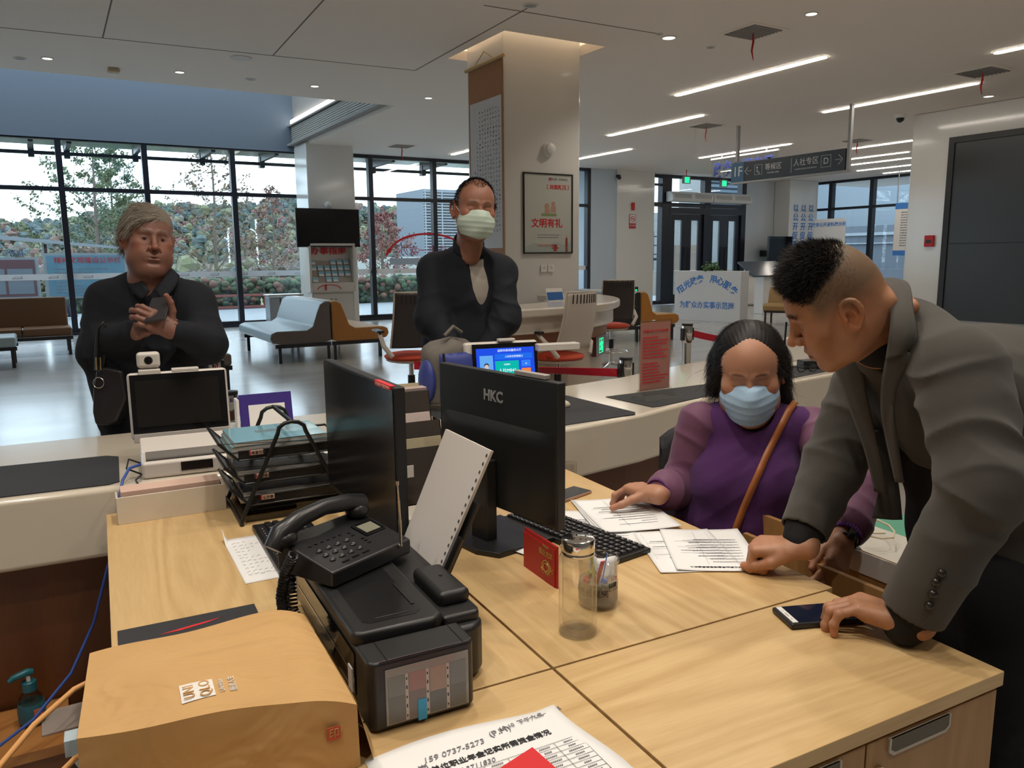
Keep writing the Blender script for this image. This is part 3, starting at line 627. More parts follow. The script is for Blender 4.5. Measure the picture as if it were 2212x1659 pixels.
# TV on the left pillar
t = empty('wall_television', (5.50, 17.0, 2.16), .06, label='black flat television on the pillar in front of the glass wall', cat='television')
MB().bx(-.72, .72, -.03, .03, -.41, .41).build('casing', M_BLACKP, t, bevel=.006); MB().bx(-.70, .70, -.034, -.031, -.385, .395).build('screen', mat('tv_screen', (.008, .008, .010), .12), t)
MB().bx(-.15, .15, .03, .35, -.15, .15).build('bracket', M_DGREY, t); text('lettering', 'HISENSE', .03, M_GREY, t, (0, -.036, -.40), (math.pi/2, 0, 0)) if False else None
# leaflet cabinet under it
t = empty('leaflet_cabinet', (5.55, 17.0, 0), label='cream leaflet cabinet with red heading under the television', cat='cabinet')
M_CREAM = mat('cream_laminate', (.60, .55, .48), .45); M_CREAMD = mat('cream_laminate_inner', (.42, .36, .30), .5)
b = MB(); b.bx(-.47, .47, 0, .30, 0, .78); b.bx(-.52, -.47, -.06, .3, .78, 1.80); b.bx(.47, .52, -.06, .3, .78, 1.80); b.bx(-.52, .52, -.06, .3, 1.78, 1.83); b.bx(-.47, .47, .22, .3, .78, 1.8); b.bx(-.47, .47, -.06, .0, .78, .98); b.build('body', M_CREAM, t, bevel=.006)
MB()._add([(-.47, .21, 1.45), (.47, .21, 1.45), (.47, .02, .97), (-.47, .02, .97)], [(0, 1, 2, 3)]).build('sloping_shelf', M_CREAMD, t, solid=.01)
for s in (-1, 1): MB().bx(.0 if s > 0 else -.45, .45 if s > 0 else 0, -.012, 0, .03, .74).build('door', M_CREAM, t, bevel=.003); MB().ball((s*.05, -.02, .62), .014, 10, 6).build('knob', M_BLACKP, t)
text('heading', '办事指南', .17, M_REDINK, t, (0, .20, 1.66), (math.pi/2, 0, 0), width=1.2, bold=.02)
b = MB(); b.tube([(-.1+.26*math.cos(a), -.066, .84+.1*math.sin(a)) for a in [math.pi*k/10 for k in range(11)]], .01, 4); b.bx(-.2, -.16, -.066, -.062, .82, .95); b.build('arc_mark', M_REDINK, t)
M_LFB = mat('leaflet_blue', (.22, .50, .66), .5); M_LFW = mat('leaflet_white', (.68, .72, .74), .5)
for r in range(4):
    for k in range(6):
        if (r, k) in ((3, 1), (3, 4), (0, 1), (3, 5), (2, 0), (0, 2)): continue
        z = 1.05+(3-r)*.125; y = -.004+(z-.97)*.395
        q = empty('leaflet', (5.55-.38+k*.15, 17.0+y-.015, z), label='small blue and white leaflet in the rack under the television', cat='leaflet', group='leaflets in the cream cabinet')
        q.rotation_euler = (-.38, 0, 0)
        MB().bx(-.055, .055, -.008, 0, -.055, .055).build('paper', M_LFW, q); MB().bx(-.053, .053, -.010, -.008, .0, .05).build('picture', M_LFB, q)
# round sounder above television
def wall_round(name, loc, r, d, lab, cat, m=M_WPLAS, rot=(math.pi/2, 0, 0)):
    t = empty(name, loc, label=lab, cat=cat, rot=rot); MB().lathe([(r, 0), (r, d*.35), (r*.93, d*.5)], seg=28).build('base', m, t, smooth=40); MB().lathe([(r*.8, d*.45), (r*.72, d*.85), (r*.3, d), (.001, d)], seg=28).build('dome', m, t, smooth=50); return t
wall_round('wall_speaker', (5.62, 17.30, 2.66), .085, .09, 'small white round fitting on the pillar above the television', 'speaker')
wall_round('wall_speaker', (5.42, 8.22, 2.78), .085, .10, 'white domed fitting high on the big pillar above the poster', 'speaker')
# recycling bins
t = empty('recycling_bin', (4.25, 16.2, 0), label='three section steel recycling bin beside the leaflet cabinet', cat='bin')
for k in range(3): MB().bx(-.33+k*.225, -.33+k*.225+.21, -.16, .2, .02, .74).build('section', mat('bin_steel', (.38, .42, .46), .3, metal=.7), t, bevel=.01)
MB().bx(-.36, .36, -.19, .22, .76, .80).bx(-.36, .36, -.17, .2, 0, .03).build('lid', M_STEEL, t, bevel=.01)
# ------------------------------------------------------------------ big pillar : scroll, poster, sockets
t = empty('hanging_scroll', (4.785, 8.60, 1.45), label='long brown hanging scroll of black calligraphy on the left side of the big pillar', cat='scroll')
M_SILK = mat('brown_silk', (.36, .165, .07), .7, var=.12, vscale=14)
MB().bx(-.008, 0, -.42, .42, -.3, 2.31).build('mount', M_SILK, t); MB().bx(-.010, -.0085, -.385, .385, .16, 1.91).build('paper', mat('scroll_paper', (.62, .60, .60), .7), t)
MB().cyl((-.02, -.46, 2.32), (-.02, .46, 2.32), .022, seg=10).build('rod', mat('scroll_rod', (.45, .30, .12), .5), t, smooth=50)
MB().tube([(-.02, -.22, 2.34), (-.02, 0, 2.46), (-.02, .22, 2.34)], .006, 5).build('cord', mat('scroll_cord', (.5, .36, .16), .7), t)
rs = random.Random(4); b = MB()
for col in range(10):
    yy = -.33+col*.067; top = 1.78-(.0 if col < 8 else .35*(col-7)); n = int((top-.30)/.052) if col < 9 else 14
    for k in range(n):
        z = top-k*.052; s = .019*rs.uniform(.7, 1.2)
        for j in range(rs.randint(3, 4)):
            a = rs.choice([0, math.pi/2, .7, -.7])+rs.uniform(-.25, .25); l = s*rs.uniform(.7, 1.5); cy_, cz = yy+rs.uniform(-.012, .012), z+rs.uniform(-.014, .014)
            dy, dz = math.cos(a)*l/2, math.sin(a)*l/2; w = .0032*rs.uniform(.6, 1.6)
            ny, nz = -math.sin(a)*w, math.cos(a)*w
            b._add([(-.0112, cy_-dy-ny, cz-dz-nz), (-.0112, cy_+dy-ny*.4, cz+dz-nz*.4), (-.0112, cy_+dy+ny*.4, cz+dz+nz*.4), (-.0112, cy_-dy+ny, cz-dz+nz)], [(0, 1, 2, 3)])
o = b.build('calligraphy', M_INK, t); o['kind'] = 'stuff'
t = empty('framed_poster', (5.42, 8.215, 2.02), label='black framed pale poster with red characters on the front of the big pillar', cat='poster')
b = MB(); b.bx(-.36, .36, -.02, 0, .465, .48); b.bx(-.36, .36, -.02, 0, -.48, -.465); b.bx(-.36, -.345, -.02, 0, -.465, .465); b.bx(.345, .36, -.02, 0, -.465, .465); b.build('frame', M_BLACKP, t)
MB().bx(-.345, .345, -.010, -.002, -.465, .465).build('sheet', mat('poster_pale', (.55, .57, .52), .25, coat=.5), t)
text('heading', '文明有礼', .115, M_REDINK, t, (-.02, -.012, -.12), (math.pi/2, 0, 0), bold=.02)
text('subheading', '〔 共筑新风 〕', .062, M_REDINK, t, (.14, -.012, .315), (math.pi/2, 0, 0), bold=.02)
text('small_print', '文明实践  文明单位', .034, M_GINK, t, (.14, -.012, .41), (math.pi/2, 0, 0)); MB().bx(.01, .04, -.012, -.010, .395, .43).build('red_seal', M_REDINK, t)
b = dashes(-.16, .16, -.255, .03, 2, .010, rs, lo=.8); b.build('caption', M_GINK, t, (0, -.0105, 0), (math.pi/2, 0, 0))
text('footer', '共建文明和谐家园', .038, mat('pale_red_ink', (.60, .20, .17), .6), t, (-.02, -.012, -.385), (math.pi/2, 0, 0))
b = MB(); b.extr([(-.345, -.0115, -.46), (-.345, -.0115, -.40), (-.2, -.0115, -.35), (-.05, -.0115, -.39), (.1, -.0115, -.34), (.25, -.0115, -.37), (.345, -.0115, -.33), (.345, -.0115, -.46)], (0, .001, 0)); b.build('hill_drawing', mat('poster_mist', (.40, .46, .44), .5), t)
b = MB()
for k in range(6): b.bx(.27-.022+k*.001, .27+.022-k*.001, -.0135, -.0115, -.45+k*.028, -.435+k*.028); b.bx(.262, .278, -.013, -.0115, -.46+k*.028, -.43+k*.028)
b.bx(.268, .272, -.013, -.0115, -.29, -.26)
for k in range(2): b.bx(.05-k*.0, .15-k*.02, -.0135, -.0115, -.42+k*.03, -.405+k*.03); b.bx(.075, .125, -.013, -.0115, -.45+k*.03, -.40+k*.03)
b.build('pagoda_drawing', mat('poster_pagoda', (.35, .06, .04), .5), t)
b = MB(); b.lathe([(.035, -.012), (.035, -.0105)], (-.02, .0, .09), 16, axis='Y'); b.lathe([(.028, -.0122), (.028, -.0105)], (.075, .0, .12), 16, axis='Y'); b.bx(-.05, .02, -.0125, -.011, -.0, .06); b.bx(.04, .11, -.0125, -.011, .02, .09); b.build('figure_drawing', mat('poster_skin', (.5, .30, .2), .5), t)
MB().bx(-.1, .12, -.0115, -.0105, -.03, .005).build('table_drawing', mat('poster_green', (.25, .32, .15), .5), t)
for k, x in enumerate((5.355, 5.46)):
    t = empty('wall_socket', (x, 8.215, 1.36), label=['white wall socket under the poster, left of the pair', 'white wall socket under the poster, right of the pair'][k], cat='socket'); MB().bx(-.045, .045, -.012, 0, -.045, .045).build('plate', M_WPLAS, t, bevel=.004)
    b = MB()
    for dx, dz, a in ((-.012, .0, .3), (.012, .0, -.3), (0, .02, 0)): b.box((dx, -.0125, dz), (.004, .002, .014), rot=(0, a, 0))
    b.build('slot', M_BLACKP, t)
# ------------------------------------------------------------------ curved reception counter round the pillar
CC = (3.6, 8.1)
def ring(r0, r1, a0, a1, z0, z1, n=48):
    b = MB(); vs = []; 
    for i in range(n+1):
        a = math.radians(a0+(a1-a0)*i/n)
        for r, z in ((r0, z0), (r1, z0), (r1, z1), (r0, z1)): vs.append((CC[0]+r*math.cos(a), CC[1]+r*math.sin(a), z))
    fs = [(i*4+k, i*4+(k+1) % 4, (i+1)*4+(k+1) % 4, (i+1)*4+k) for i in range(n) for k in range(4)]+[(0, 1, 2, 3), (n*4+3, n*4+2, n*4+1, n*4)]
    return b._add(vs, fs)
t = empty('round_reception_counter', (0, 0, 0), label='cream curved reception counter wrapping round the foot of the big pillar', cat='counter')
M_SOLID = mat('cream_solid_surface', (.66, .60, .52), .2, coat=.3)
ring(1.6, 2.24, -98, 1.2, .97, 1.05).build('countertop', M_SOLID, t, bevel=.02); ring(1.75, 2.17, -98, 1.2, .82, .97).build('apron', M_SOLID, t, smooth=40)
ring(1.8, 2.05, -98, 1.2, .0, .70).build('plinth', mat('cream_plinth', (.55, .46, .37), .4), t, smooth=40); ring(1.78, 2.10, -98, 1.2, .70, .82).build('wood_band', mat('brown_band', (.32, .16, .09), .5), t, smooth=40)
a = math.radians(-52)
t = empty('exit_sign', (4.72, 6.33, .62), label='glowing green running man exit sign low on the curved counter front', cat='exit sign', rot=(0, 0, a+math.pi/2))
t.location = (CC[0]+2.09*math.cos(a), CC[1]+2.09*math.sin(a), .60)
MB().bx(-.19, .19, -.02, .03, -.10, .10).build('casing', mat('maroon_glass', (.10, .03, .03), .2), t)
def exit_man(t, s=.075, y=-.022, x=0):
    b = MB(); w = s*.13
    b.bx(x-s, x+s, y-.001, y, s*.9, s); b.bx(x-s, x+s, y-.001, y, -s, -s*.9); b.bx(x-s, x-s*.9, y-.001, y, -s, s); b.bx(x+s*.9, x+s, y-.001, y, -s, s)
    for p in ([(-.1, .55), (.1, -.1)], [(.1, -.1), (.5, -.35)], [(.1, -.1), (-.3, -.45), (-.65, -.5)], [(.5, -.35), (.45, -.8)], [(-.05, .4), (.4, .2), (.6, .4)], [(-.05, .4), (-.45, .3), (-.55, 0)]):
        b.tube([(x+q[0]*s, y-.001, q[1]*s) for q in p], w, 5)
    b.ball((x+.02*s, y-.001, .72*s), (s*.15, s*.04, s*.15), 10, 6)
    return b.build('running_man', M_GREENEM, t)
exit_man(t)
t = empty('exit_sign', (15.11, 18.33, .50), label='green exit sign with arrow low on the pillar by the doors', cat='exit sign'); MB().bx(-.19, .19, -.01, .02, -.1, .1).build('casing', M_DGREY, t); exit_man(t, .07, -.013, -.06)
MB().extr([(.05, -.013, .012), (.11, -.013, .012), (.11, -.013, .035), (.16, -.013, 0), (.11, -.013, -.035), (.11, -.013, -.012), (.05, -.013, -.012)], (0, -.002, 0)).build('arrow', M_GREENEM, t)
for (x, y, z, lab) in [(16.34, 17.5, 3.66, 'hanging green exit light with red cord above the doors, left one'), (17.83, 17.5, 3.62, 'hanging green exit light above the doors, right one')]:
    t = empty('hanging_exit_light', (x, y, z), label=lab, cat='exit sign'); MB().bx(-.14, .14, -.03, .03, -.10, .10).build('casing', M_GREY, t, bevel=.006); MB().bx(-.09, .09, -.034, -.031, -.08, .08).build('lit_face', M_GREENEM, t)
    MB().cyl((0, 0, .1), (0, 0, CH-z), .012, seg=8).build('hanger', M_RED if x < 17 else M_GREY, t)
t = empty('fire_bell', (15.06, 18.34, 2.93), label='small red fire sounder on the pillar by the doors', cat='alarm'); MB().bx(-.055, .055, -.05, .01, -.11, .11).build('housing', M_RED, t, bevel=.02)
t = empty('no_smoking_sign', (15.06, 18.338, 2.50), label='red and white no smoking notice on the pillar by the doors', cat='sign'); MB().bx(-.12, .12, -.006, 0, -.20, .20).build('plate', mat('notice_red', (.5, .03, .03), .5), t)
MB().bx(-.105, .105, -.009, -.006, -.05, .19).build('white_field', M_WPLAS, t)
b = MB(); b.tube([(.075*math.cos(a), -.010, .07+.075*math.sin(a)) for a in [2*math.pi*k/24 for k in range(24)]], .009, 5, closed=True); b.box((0, -.010, .07), (.15, .003, .015), rot=(0, .78, 0)); b.build('prohibition_ring', M_REDINK, t)
MB().box((0, -.0095, .07), (.10, .002, .018)).build('cigarette_drawing', M_INK, t); text('lettering', '禁止吸烟', .05, M_WPLAS, t, (0, -.009, -.12), (math.pi/2, 0, 0))
# card stand on the round counter
t = empty('numbered_card_stand', (4.63, 6.55, 1.05), .12, label='small blue and white numbered desk sign on the curved counter', cat='sign'); t.location = (4.55, 6.75, 1.05)
MB().extr([(-.11, 0, 0), (.11, 0, 0), (.11, .03, .13), (-.11, .03, .13)], (0, .006, 0)).build('panel', M_WPLAS, t); MB().bx(-.11, .11, -.02, .06, 0, .006).build('base', M_WPLAS, t)
MB().extr([(-.105, .001, .012), (.105, .001, .012), (.105, .021, .092), (-.105, .021, .092)], (0, -.002, 0)).build('blue_field', mat('sign_blue', (.03, .14, .42), .4), t)
text('numerals', '0  0', .07, M_WPLAS, t, (0, .0085, .045), (math.pi/2-.22, 0, 0), bold=.03)
# ------------------------------------------------------------------ office chairs
def office_chair(loc, rz, lab, mb, ms, mf, seat_z=.60, arms=True, back_off=0.0):
    t = empty('office_chair', loc, rz, label=lab, cat='chair')
    # faces +Y, back at -Y
    def backf(u, v):
        x = (u-.5)*(.46-.05*v); z = seat_z+.10+.50*v; y = -.24-.10*v**1.5-.04*math.sin(v*3.1)+.10*(2*u-1)**2*(.6)
        return (x, y, z)
    bb = MB(); bb.grid(backf, 12, 14); o = bb.build('backrest', mb, t, smooth=60, solid=.012); o.modifiers['solid'].offset = 0
    sl = MB()
    for k in range(9):
        u = .14+.72*k/8; p = backf(u, .80); q = backf(u, .96); sl.extr([(p[0]-.005, p[1]-.010, p[2]), (p[0]+.005, p[1]-.010, p[2]), (q[0]+.005, q[1]-.010, q[2]), (q[0]-.005, q[1]-.010, q[2])], (0, .02, 0))
    sl.build('slot', M_BLACKM, t)
    rim = [backf(0, v/8) for v in range(9)]+[backf(u/6, 1) for u in range(1, 7)]+[backf(1, 1-v/8) for v in range(1, 9)]
    MB().tube(rim, .010, 6).build('back_rim', mf, t, smooth=60)
    st = MB(); st.ball((0, 0, seat_z), (.25, .25, .045), 24, 10); st.build('seat', ms, t, smooth=60)
    MB().ball((0, 0, seat_z-.03), (.235, .235, .035), 20, 8).build('seat_shell', mf, t, smooth=60)
    if arms:
        for s in (-1, 1):
            MB().tube([(s*.22, -.20, seat_z+.02), (s*.29, -.16, seat_z+.12), (s*.29, -.02, seat_z+.22), (s*.28, .0, seat_z+.23)], [.022, .022, .018, .014], 8).build('arm', mf, t, smooth=60)
            MB().box((s*.29, .05, seat_z+.24), (.07, .24, .022)).build('armrest', M_BLACKP, t, bevel=.01)
    MB().cyl((0, 0, .08), (0, 0, seat_z-.05), .022, seg=12).build('column', M_CHROME, t, smooth=50); MB().cyl((0, 0, .30), (0, 0, .42), .034, seg=12).build('column_sleeve', M_BLACKP, t, smooth=50)
    b = MB(); b.tube([(.22*math.cos(a), .22*math.sin(a), .26) for a in [2*math.pi*k/28 for k in range(28)]], .011, 8, closed=True)
    for k in range(4): a = k*math.pi/2+.4; b.tube([(.03*math.cos(a), .03*math.sin(a), .28), (.22*math.cos(a), .22*math.sin(a), .26)], .008, 6)
    b.build('foot_ring', M_CHROME, t, smooth=60)
    for k in range(5):
        a = 2*math.pi*k/5+.3; MB().tube([(.03*math.cos(a), .03*math.sin(a), .10), (.28*math.cos(a), .28*math.sin(a), .065)], [.025, .014], 8).build('base_arm', M_CHROME, t, smooth=50)
        MB().cyl((.29*math.cos(a)-.016*math.sin(a), .29*math.sin(a)+.016*math.cos(a), .03), (.29*math.cos(a)+.016*math.sin(a), .29*math.sin(a)-.016*math.cos(a), .03), .03, seg=12).build('castor', M_BLACKP, t, smooth=50)
    return t
M_CBLK = mat('dark_chair_shell', (.045, .033, .033), .5); M_CRED = mat('orange_red_fabric', (.55, .06, .02), .75, bump=.1, bscale=500); M_CWHT = mat('ivory_chair_shell', (.58, .52, .45), .45)
M_CSEAT = M_CRED
office_chair((4.08, 6.02, 0), .25, 'ivory backed office chair with red seat and chrome foot ring before the curved counter', M_CWHT, M_CRED, M_CWHT, .59)
office_chair((6.42, 8.22, 0), -.35, 'dark backed office chair with orange red seat standing right of the pillar', M_CBLK, M_CRED, M_CWHT, .60)
office_chair((2.92, 6.75, 0), -.15, 'dark backed office chair with red seat behind the masked man', M_CBLK, M_CRED, M_CWHT, .60)
# ------------------------------------------------------------------ white welcome desk with plant
P0 = np.array([12.935, 14.15]); P1 = np.array([13.37, 12.5]); dv = (P1-P0); L = float(np.hypot(*dv)); ang = math.atan2(dv[1], dv[0])
t = empty('welcome_planter_box', (float(P0[0]), float(P0[1]), 0), ang, label='white box stand with arched blue characters and a plant on top', cat='stand')
MB().bx(0, L, 0, .36, 0, 1.15).build('body', mat('stand_white', (.70, .71, .72), .35), t, bevel=.006)
line = '阳光政务 用心服务'; n = len(line)
for i, chh in enumerate(line):
    if chh == ' ': continue
    q = (i-(n-1)/2)/((n-1)/2); xx = L/2+q*L*.40; zz = .97-.26*q*q
    text('arched_letter', chh, .19, M_BLUEINK, t, (xx, -.004, zz), (math.pi/2, q*.62, 0), bold=.03)
text('lower_lettering', '为群众办实事示范岗', .17, M_BLUEINK, t, (L/2, -.004, .36), (math.pi/2, 0, 0), bold=.015, width=.93)
t = empty('potted_plant', (13.32, 13.36, 1.15), label='bushy green trailing plant on the white box stand', cat='plant')
rp = random.Random(9); b = MB()
for k in range(90):
    a = rp.uniform(0, 6.28); e = rp.uniform(-.15, 1.3); l = rp.uniform(.10, .26); c0 = Vector((math.cos(a)*math.cos(e)*l, math.sin(a)*math.cos(e)*l*.8, max(-.02, math.sin(e)*l*.75)+.03))
    d = Vector((math.cos(a), math.sin(a), rp.uniform(-.8, .3))).normalized(); n_ = d.orthogonal().normalized(); s = rp.uniform(.04, .065)
    b._add([c0-d*s, c0+n_*s*.5, c0+d*s, c0-n_*s*.5, c0+d.cross(n_)*s*.2], [(0, 1, 4), (1, 2, 4), (2, 3, 4), (3, 0, 4)])
o = b.build('foliage', mat('plant_leaf', (.05, .15, .03), .5), t); o['kind'] = 'stuff'; MB().lathe([(.05, 0), (.085, .09), (.08, .09)], seg=18).build('pot', M_BLACKP, t)
# items right of it
t = empty('information_kiosk', (15.9, 14.0, 0), label='tilted dark screen kiosk behind the white box stand', cat='kiosk')
MB().extr([(-.5, 0, .95), (.9, 0, .95), (.9, .55, 1.30), (-.5, .55, 1.30)], (0, -.03, .04)).build('screen', mat('kiosk_screen', (.05, .07, .10), .15), t); MB().bx(.0, .5, .1, .4, 0, 1.0).build('pedestal', M_WPLAS, t, bevel=.01)
t = empty('service_desk', (19.6, 17.0, 0), label='long white curved service desk far behind the leaning man', cat='counter'); MB().bx(-2.0, 3.5, -.3, .3, 0, .95).build('front', M_TILE, t, bevel=.08); MB().bx(-2.1, 3.6, -.4, .4, .95, 1.0).build('countertop', M_SOLID, t, bevel=.01)
t = empty('desk_screen', (20.6, 17.0, 1.0), label='dark monitor standing on the far white service desk', cat='monitor'); MB().bx(-.3, .3, -.02, .02, .1, .46).build('screen', M_GLOSSB, t); MB().bx(-.08, .08, -.06, .06, 0, .12).build('stand', M_BLACKP, t)
t = empty('lounge_chair', (14.05, 12.25, 0), ang-1.35, label='tan lounge chair on dark legs right of the white box stand', cat='chair')
b = MB(); pts = [(0, .30), (.62, .30), (.66, .40), (.6, .46), (.22, .45), (.16, .70), (.08, .80), (0, .78)]; b.extr([(x, 0, z) for x, z in pts], (0, .8, 0)); b.build('seat', M_TAN, t, bevel=.02)
MB().bx(.02, .62, .02, .78, .26, .30).build('frame', M_DLEG, t)
for lx in (.05, .58):
    for ly in (.05, .75): MB().box((lx, ly, .13), (.035, .035, .26)).build('leg', M_DLEG, t)
# hanging direction sign
t = empty('hanging_direction_sign', (11.8, 0, 0), label='black hanging direction sign with white arrows and characters, dark blue 1F end', cat='sign')
MB().bx(-.04, .04, 8.80, 11.02, 2.895, 3.25).build('panel', mat('sign_black', (.018, .02, .024), .35), t, bevel=.003); MB().bx(-.045, .045, 11.02, 11.34, 2.885, 3.26).build('floor_tab', mat('sign_steel_blue', (.03, .10, .18), .4), t); MB().bx(-.05, .05, 8.74, 11.36, 2.86, 2.892).build('bottom_rail', M_GREY, t)
MB().box((0, 8.76, 3.42), (.06, .05, 1.08)).build('pole', M_GREY, t); MB().box((0, 11.24, 3.62), (.06, .05, .68)).build('pole', M_GREY, t)
RS = (math.pi/2, 0, -math.pi/2)
Wm = mat('sign_white', (.62, .62, .62), .5)
text('floor_number', '1F', .26, Wm, t, (-.048, 11.18, 3.08), RS); text('lettering', '等候区', .13, Wm, t, (-.042, 10.32, 3.10), RS); text('small_print', 'WAITING AREA', .04, Wm, t, (-.042, 10.32, 3.0), RS)
text('lettering', '人社专区', .135, Wm, t, (-.042, 9.60, 3.11), RS); text('small_print', 'HUMAN RESOURCES SERVICE', .035, Wm, t, (-.042, 9.60, 3.0), RS); text('letter_box', 'D', .15, Wm, t, (-.042, 9.18, 3.08), RS)
b = MB()
for y0, y1, z0, z1 in [(9.08, 9.28, 2.98, 2.985), (9.08, 9.28, 3.175, 3.18), (9.08, 9.085, 2.98, 3.18), (9.275, 9.28, 2.98, 3.18), (10.58, 10.76, 2.99, 2.995), (10.58, 10.76, 3.165, 3.17), (10.58, 10.585, 2.99, 3.17), (10.755, 10.76, 2.99, 3.17), (9.905, 9.912, 2.95, 3.2)]: b.bx(-.043, -.041, y0, y1, z0, z1)
b.build('thin_frame', Wm, t)
b = MB(); b.tube([(-.043, 10.92, 3.15), (-.043, 11.0, 3.08), (-.043, 10.92, 3.01)], .007, 5); b.tube([(-.043, 8.93, 3.16), (-.043, 8.85, 3.08), (-.043, 8.93, 3.0)], .007, 5)
for k in range(4): b.bx(-.044, -.041, 10.84+k*.03, 10.855+k*.03, 3.075, 3.087); b.bx(-.044, -.041, 8.89+k*.03, 8.905+k*.03, 3.075, 3.087)
b.build('arrow', Wm, t)
b = MB(); b.ball((-.043, 10.70, 3.12), (.003, .018, .018), 8, 6); b.tube([(-.043, 10.70, 3.09), (-.043, 10.69, 3.04), (-.043, 10.65, 3.04), (-.043, 10.64, 3.0)], .01, 5); b.build('seated_figure', Wm, t)
# clear hanging sign
t = empty('hanging_acrylic_sign', (14.8, 0, 0), label='clear hanging panel lettered with blue characters behind the black sign', cat='sign')
MB().bx(-.008, .008, 12.86, 14.95, 3.30, 3.86).build('clear_panel', glass_mat('clear_acrylic', (.94, .95, .96), .05), t); MB().bx(-.02, .02, 12.84, 14.97, 3.86, 3.90).build('rail', M_GREY, t)
for y in (13.2, 14.6): MB().bx(-.01, .01, y-.02, y+.02, 3.9, CH).build('hanger', M_GREY, t)
text('lettering', '政务公开专区', .40, M_NAVY, t, (-.012, 13.92, 3.58), RS, bold=.025, width=.80)
# vertical slogans on the far pillar
t = empty('pillar_slogan', (22.3, 18.19, 2.4), label='blue vertical slogans on the white pillar behind the leaning man', cat='lettering')
for k, s in enumerate(['以公开促落实', '以公开促规范', '以公开促服务']):
    for j, chh in enumerate(s): text('slogan_letter', chh, .27, M_BLUEINK, t, (-.38+k*.38, 0, .62-j*.30), (math.pi/2, 0, 0), bold=.015)
t = empty('display_case', (20.0, 14.9, 0), label='white display header lettered in blue beside the right windows', cat='display'); MB().bx(0, .1, .0, 1.0, 0, 2.53).build('panel', mat('stand_white', (.70, .71, .72), .35), t)
text('lettering', '政务公开资料展示柜', .13, M_BLUEINK, t, (-.004, .5, 2.36), RS, bold=.02)
t = empty('wall_screen', (20.9, 18.1, 1.55), label='black screen on the far wall just above the leaning man\'s hair', cat='screen'); MB().bx(-.35, .75, -.05, .05, -.35, .55).build('screen', M_GLOSSB, t); MB().bx(.1, .3, .05, .75, -.1, .1).build('bracket', M_BLACKP, t)
t = empty('hanging_notice', (22.3, 13.9, 0), label='white notice with blue top and bottom hanging against the right windows', cat='poster'); MB().bx(0, .02, -.62, .95, 1.45, 3.0).build('sheet', M_WPLAS, t); MB().bx(-.004, 0, -.62, .95, 2.82, 3.0).bx(-.004, 0, -.62, .95, 1.45, 1.6).build('blue_band', M_BLUEINK, t)
MB().bx(-.002, .022, -.60, -.58, 3.0, CH).bx(-.002, .022, .90, .92, 3.0, CH).build('hanger', M_GREY, t)
q = dashes(-.75, .5, 2.72, .075, 14, .03, rs, lo=.6); q.build('small_print', M_GINK, t, (-.004, 0, 0), RS)
# ------------------------------------------------------------------ belt stanchions
M_BELT = mat('red_belt', (.50, .01, .03), .6)
def stanchion(x, y, h, lab):
    t = empty('belt_stanchion', (x, y, 0), label=lab, cat='stanchion', group='chrome belt stanchions')
    MB().lathe([(.16, 0), (.16, .015), (.04, .03)], seg=28).build('base', M_STEEL, t, smooth=40); MB().cyl((0, 0, .02), (0, 0, h-.14), .032, seg=20).build('post', M_CHROME, t, smooth=50)
    MB().lathe([(.034, h-.14), (.040, h-.13), (.040, h-.012), (.034, h)], seg=24).build('head', M_CHROME, t, smooth=40); MB().lathe([(.041, h-.012), (.041, h+.004), (.03, h+.006)], seg=24).build('cap', M_BLACKP, t, smooth=40)
    for a in (0, math.pi): MB().box((.046*math.cos(a), .046*math.sin(a), h-.075), (.016, .032, .09)).build('belt_slot', M_BLACKP, t, bevel=.003)
    return t
ST = [(4.10, 4.34, 1.0, 'chrome stanchion standing left of the woman, seen over the counter'), (3.02, 3.72, .89, 'short looking chrome stanchion head left of the pink notice stand'), (.80, 4.60, .975, 'chrome stanchion just right of the phone man'), (.745, 3.94, .865, 'chrome stanchion half hidden by the blank screen')]
for s in ST: stanchion(*s)
def belt(p, q, z0, z1, sag, lab, w=.05, twist=0.0):
    t = MB(); P, Q = Vector((*p, z0)), Vector((*q, z1)); n = 18
    def F(u, v):
        c0 = P.lerp(Q, u); c0.z -= sag*4*u*(1-u); d = (Q-P); d.z = 0; d.normalize(); nrm = Vector((-d.y, d.x, 0)); a = twist*math.sin(u*3.14)
        return c0+(Vector((0, 0, 1))*math.cos(a)+nrm*math.sin(a))*(v-.5)*w
    t.grid(F, n, 1); return tag(t.build('retractable_belt', M_BELT, solid=.003), lab, 'belt')
belt((4.14, 4.34), (6.0, 4.15), .93, .93, .12, 'red belt running right from the tall stanchion behind the woman')
belt((2.98, 3.74), (1.9, 4.35), .80, .86, .0, 'red belt sloping up behind the ticket screen towards the counter chairs', twist=.7)
belt((.80, 4.55), (.75, 3.99), .90, .80, .0, 'short maroon belt between the two left stanchions')
# ------------------------------------------------------------------ long service counter
near = [(-3, 2.86), (-.15, 2.63), (.9, 2.565), (1.8, 2.545), (2.2, 2.60), (2.6, 2.71), (3.6, 2.87), (6.2, 3.22)]
far = [(6.2, 4.12), (5.26, 3.99), (3.5, 3.72), (2.8, 3.50), (2.3, 3.41), (1.7, 3.38), (1.0, 3.41), (-.15, 3.46), (-3, 3.62)]
def off(poly, dn, df): return [(x, y+dn) for x, y in near]+[(x, y-df) for x, y in far]
t = empty('service_counter', (0, 0, 0), label='long cream service counter with wood base crossing behind the desks', cat='counter')
MB().prism(off(0, .0, .0), .60, .82).build('countertop', mat('cream_counter', (.64, .575, .475), .16, coat=.4), t, bevel=.018, bseg=3)
M_CWOOD = wood_mat('counter_brown_wood', srgb(112, 66, 34), srgb(86, 48, 24), (1, 1, .12), .45, 3, .6)
MB().prism(off(0, .10, .08), .0, .60).build('wood_base', M_CWOOD, t)
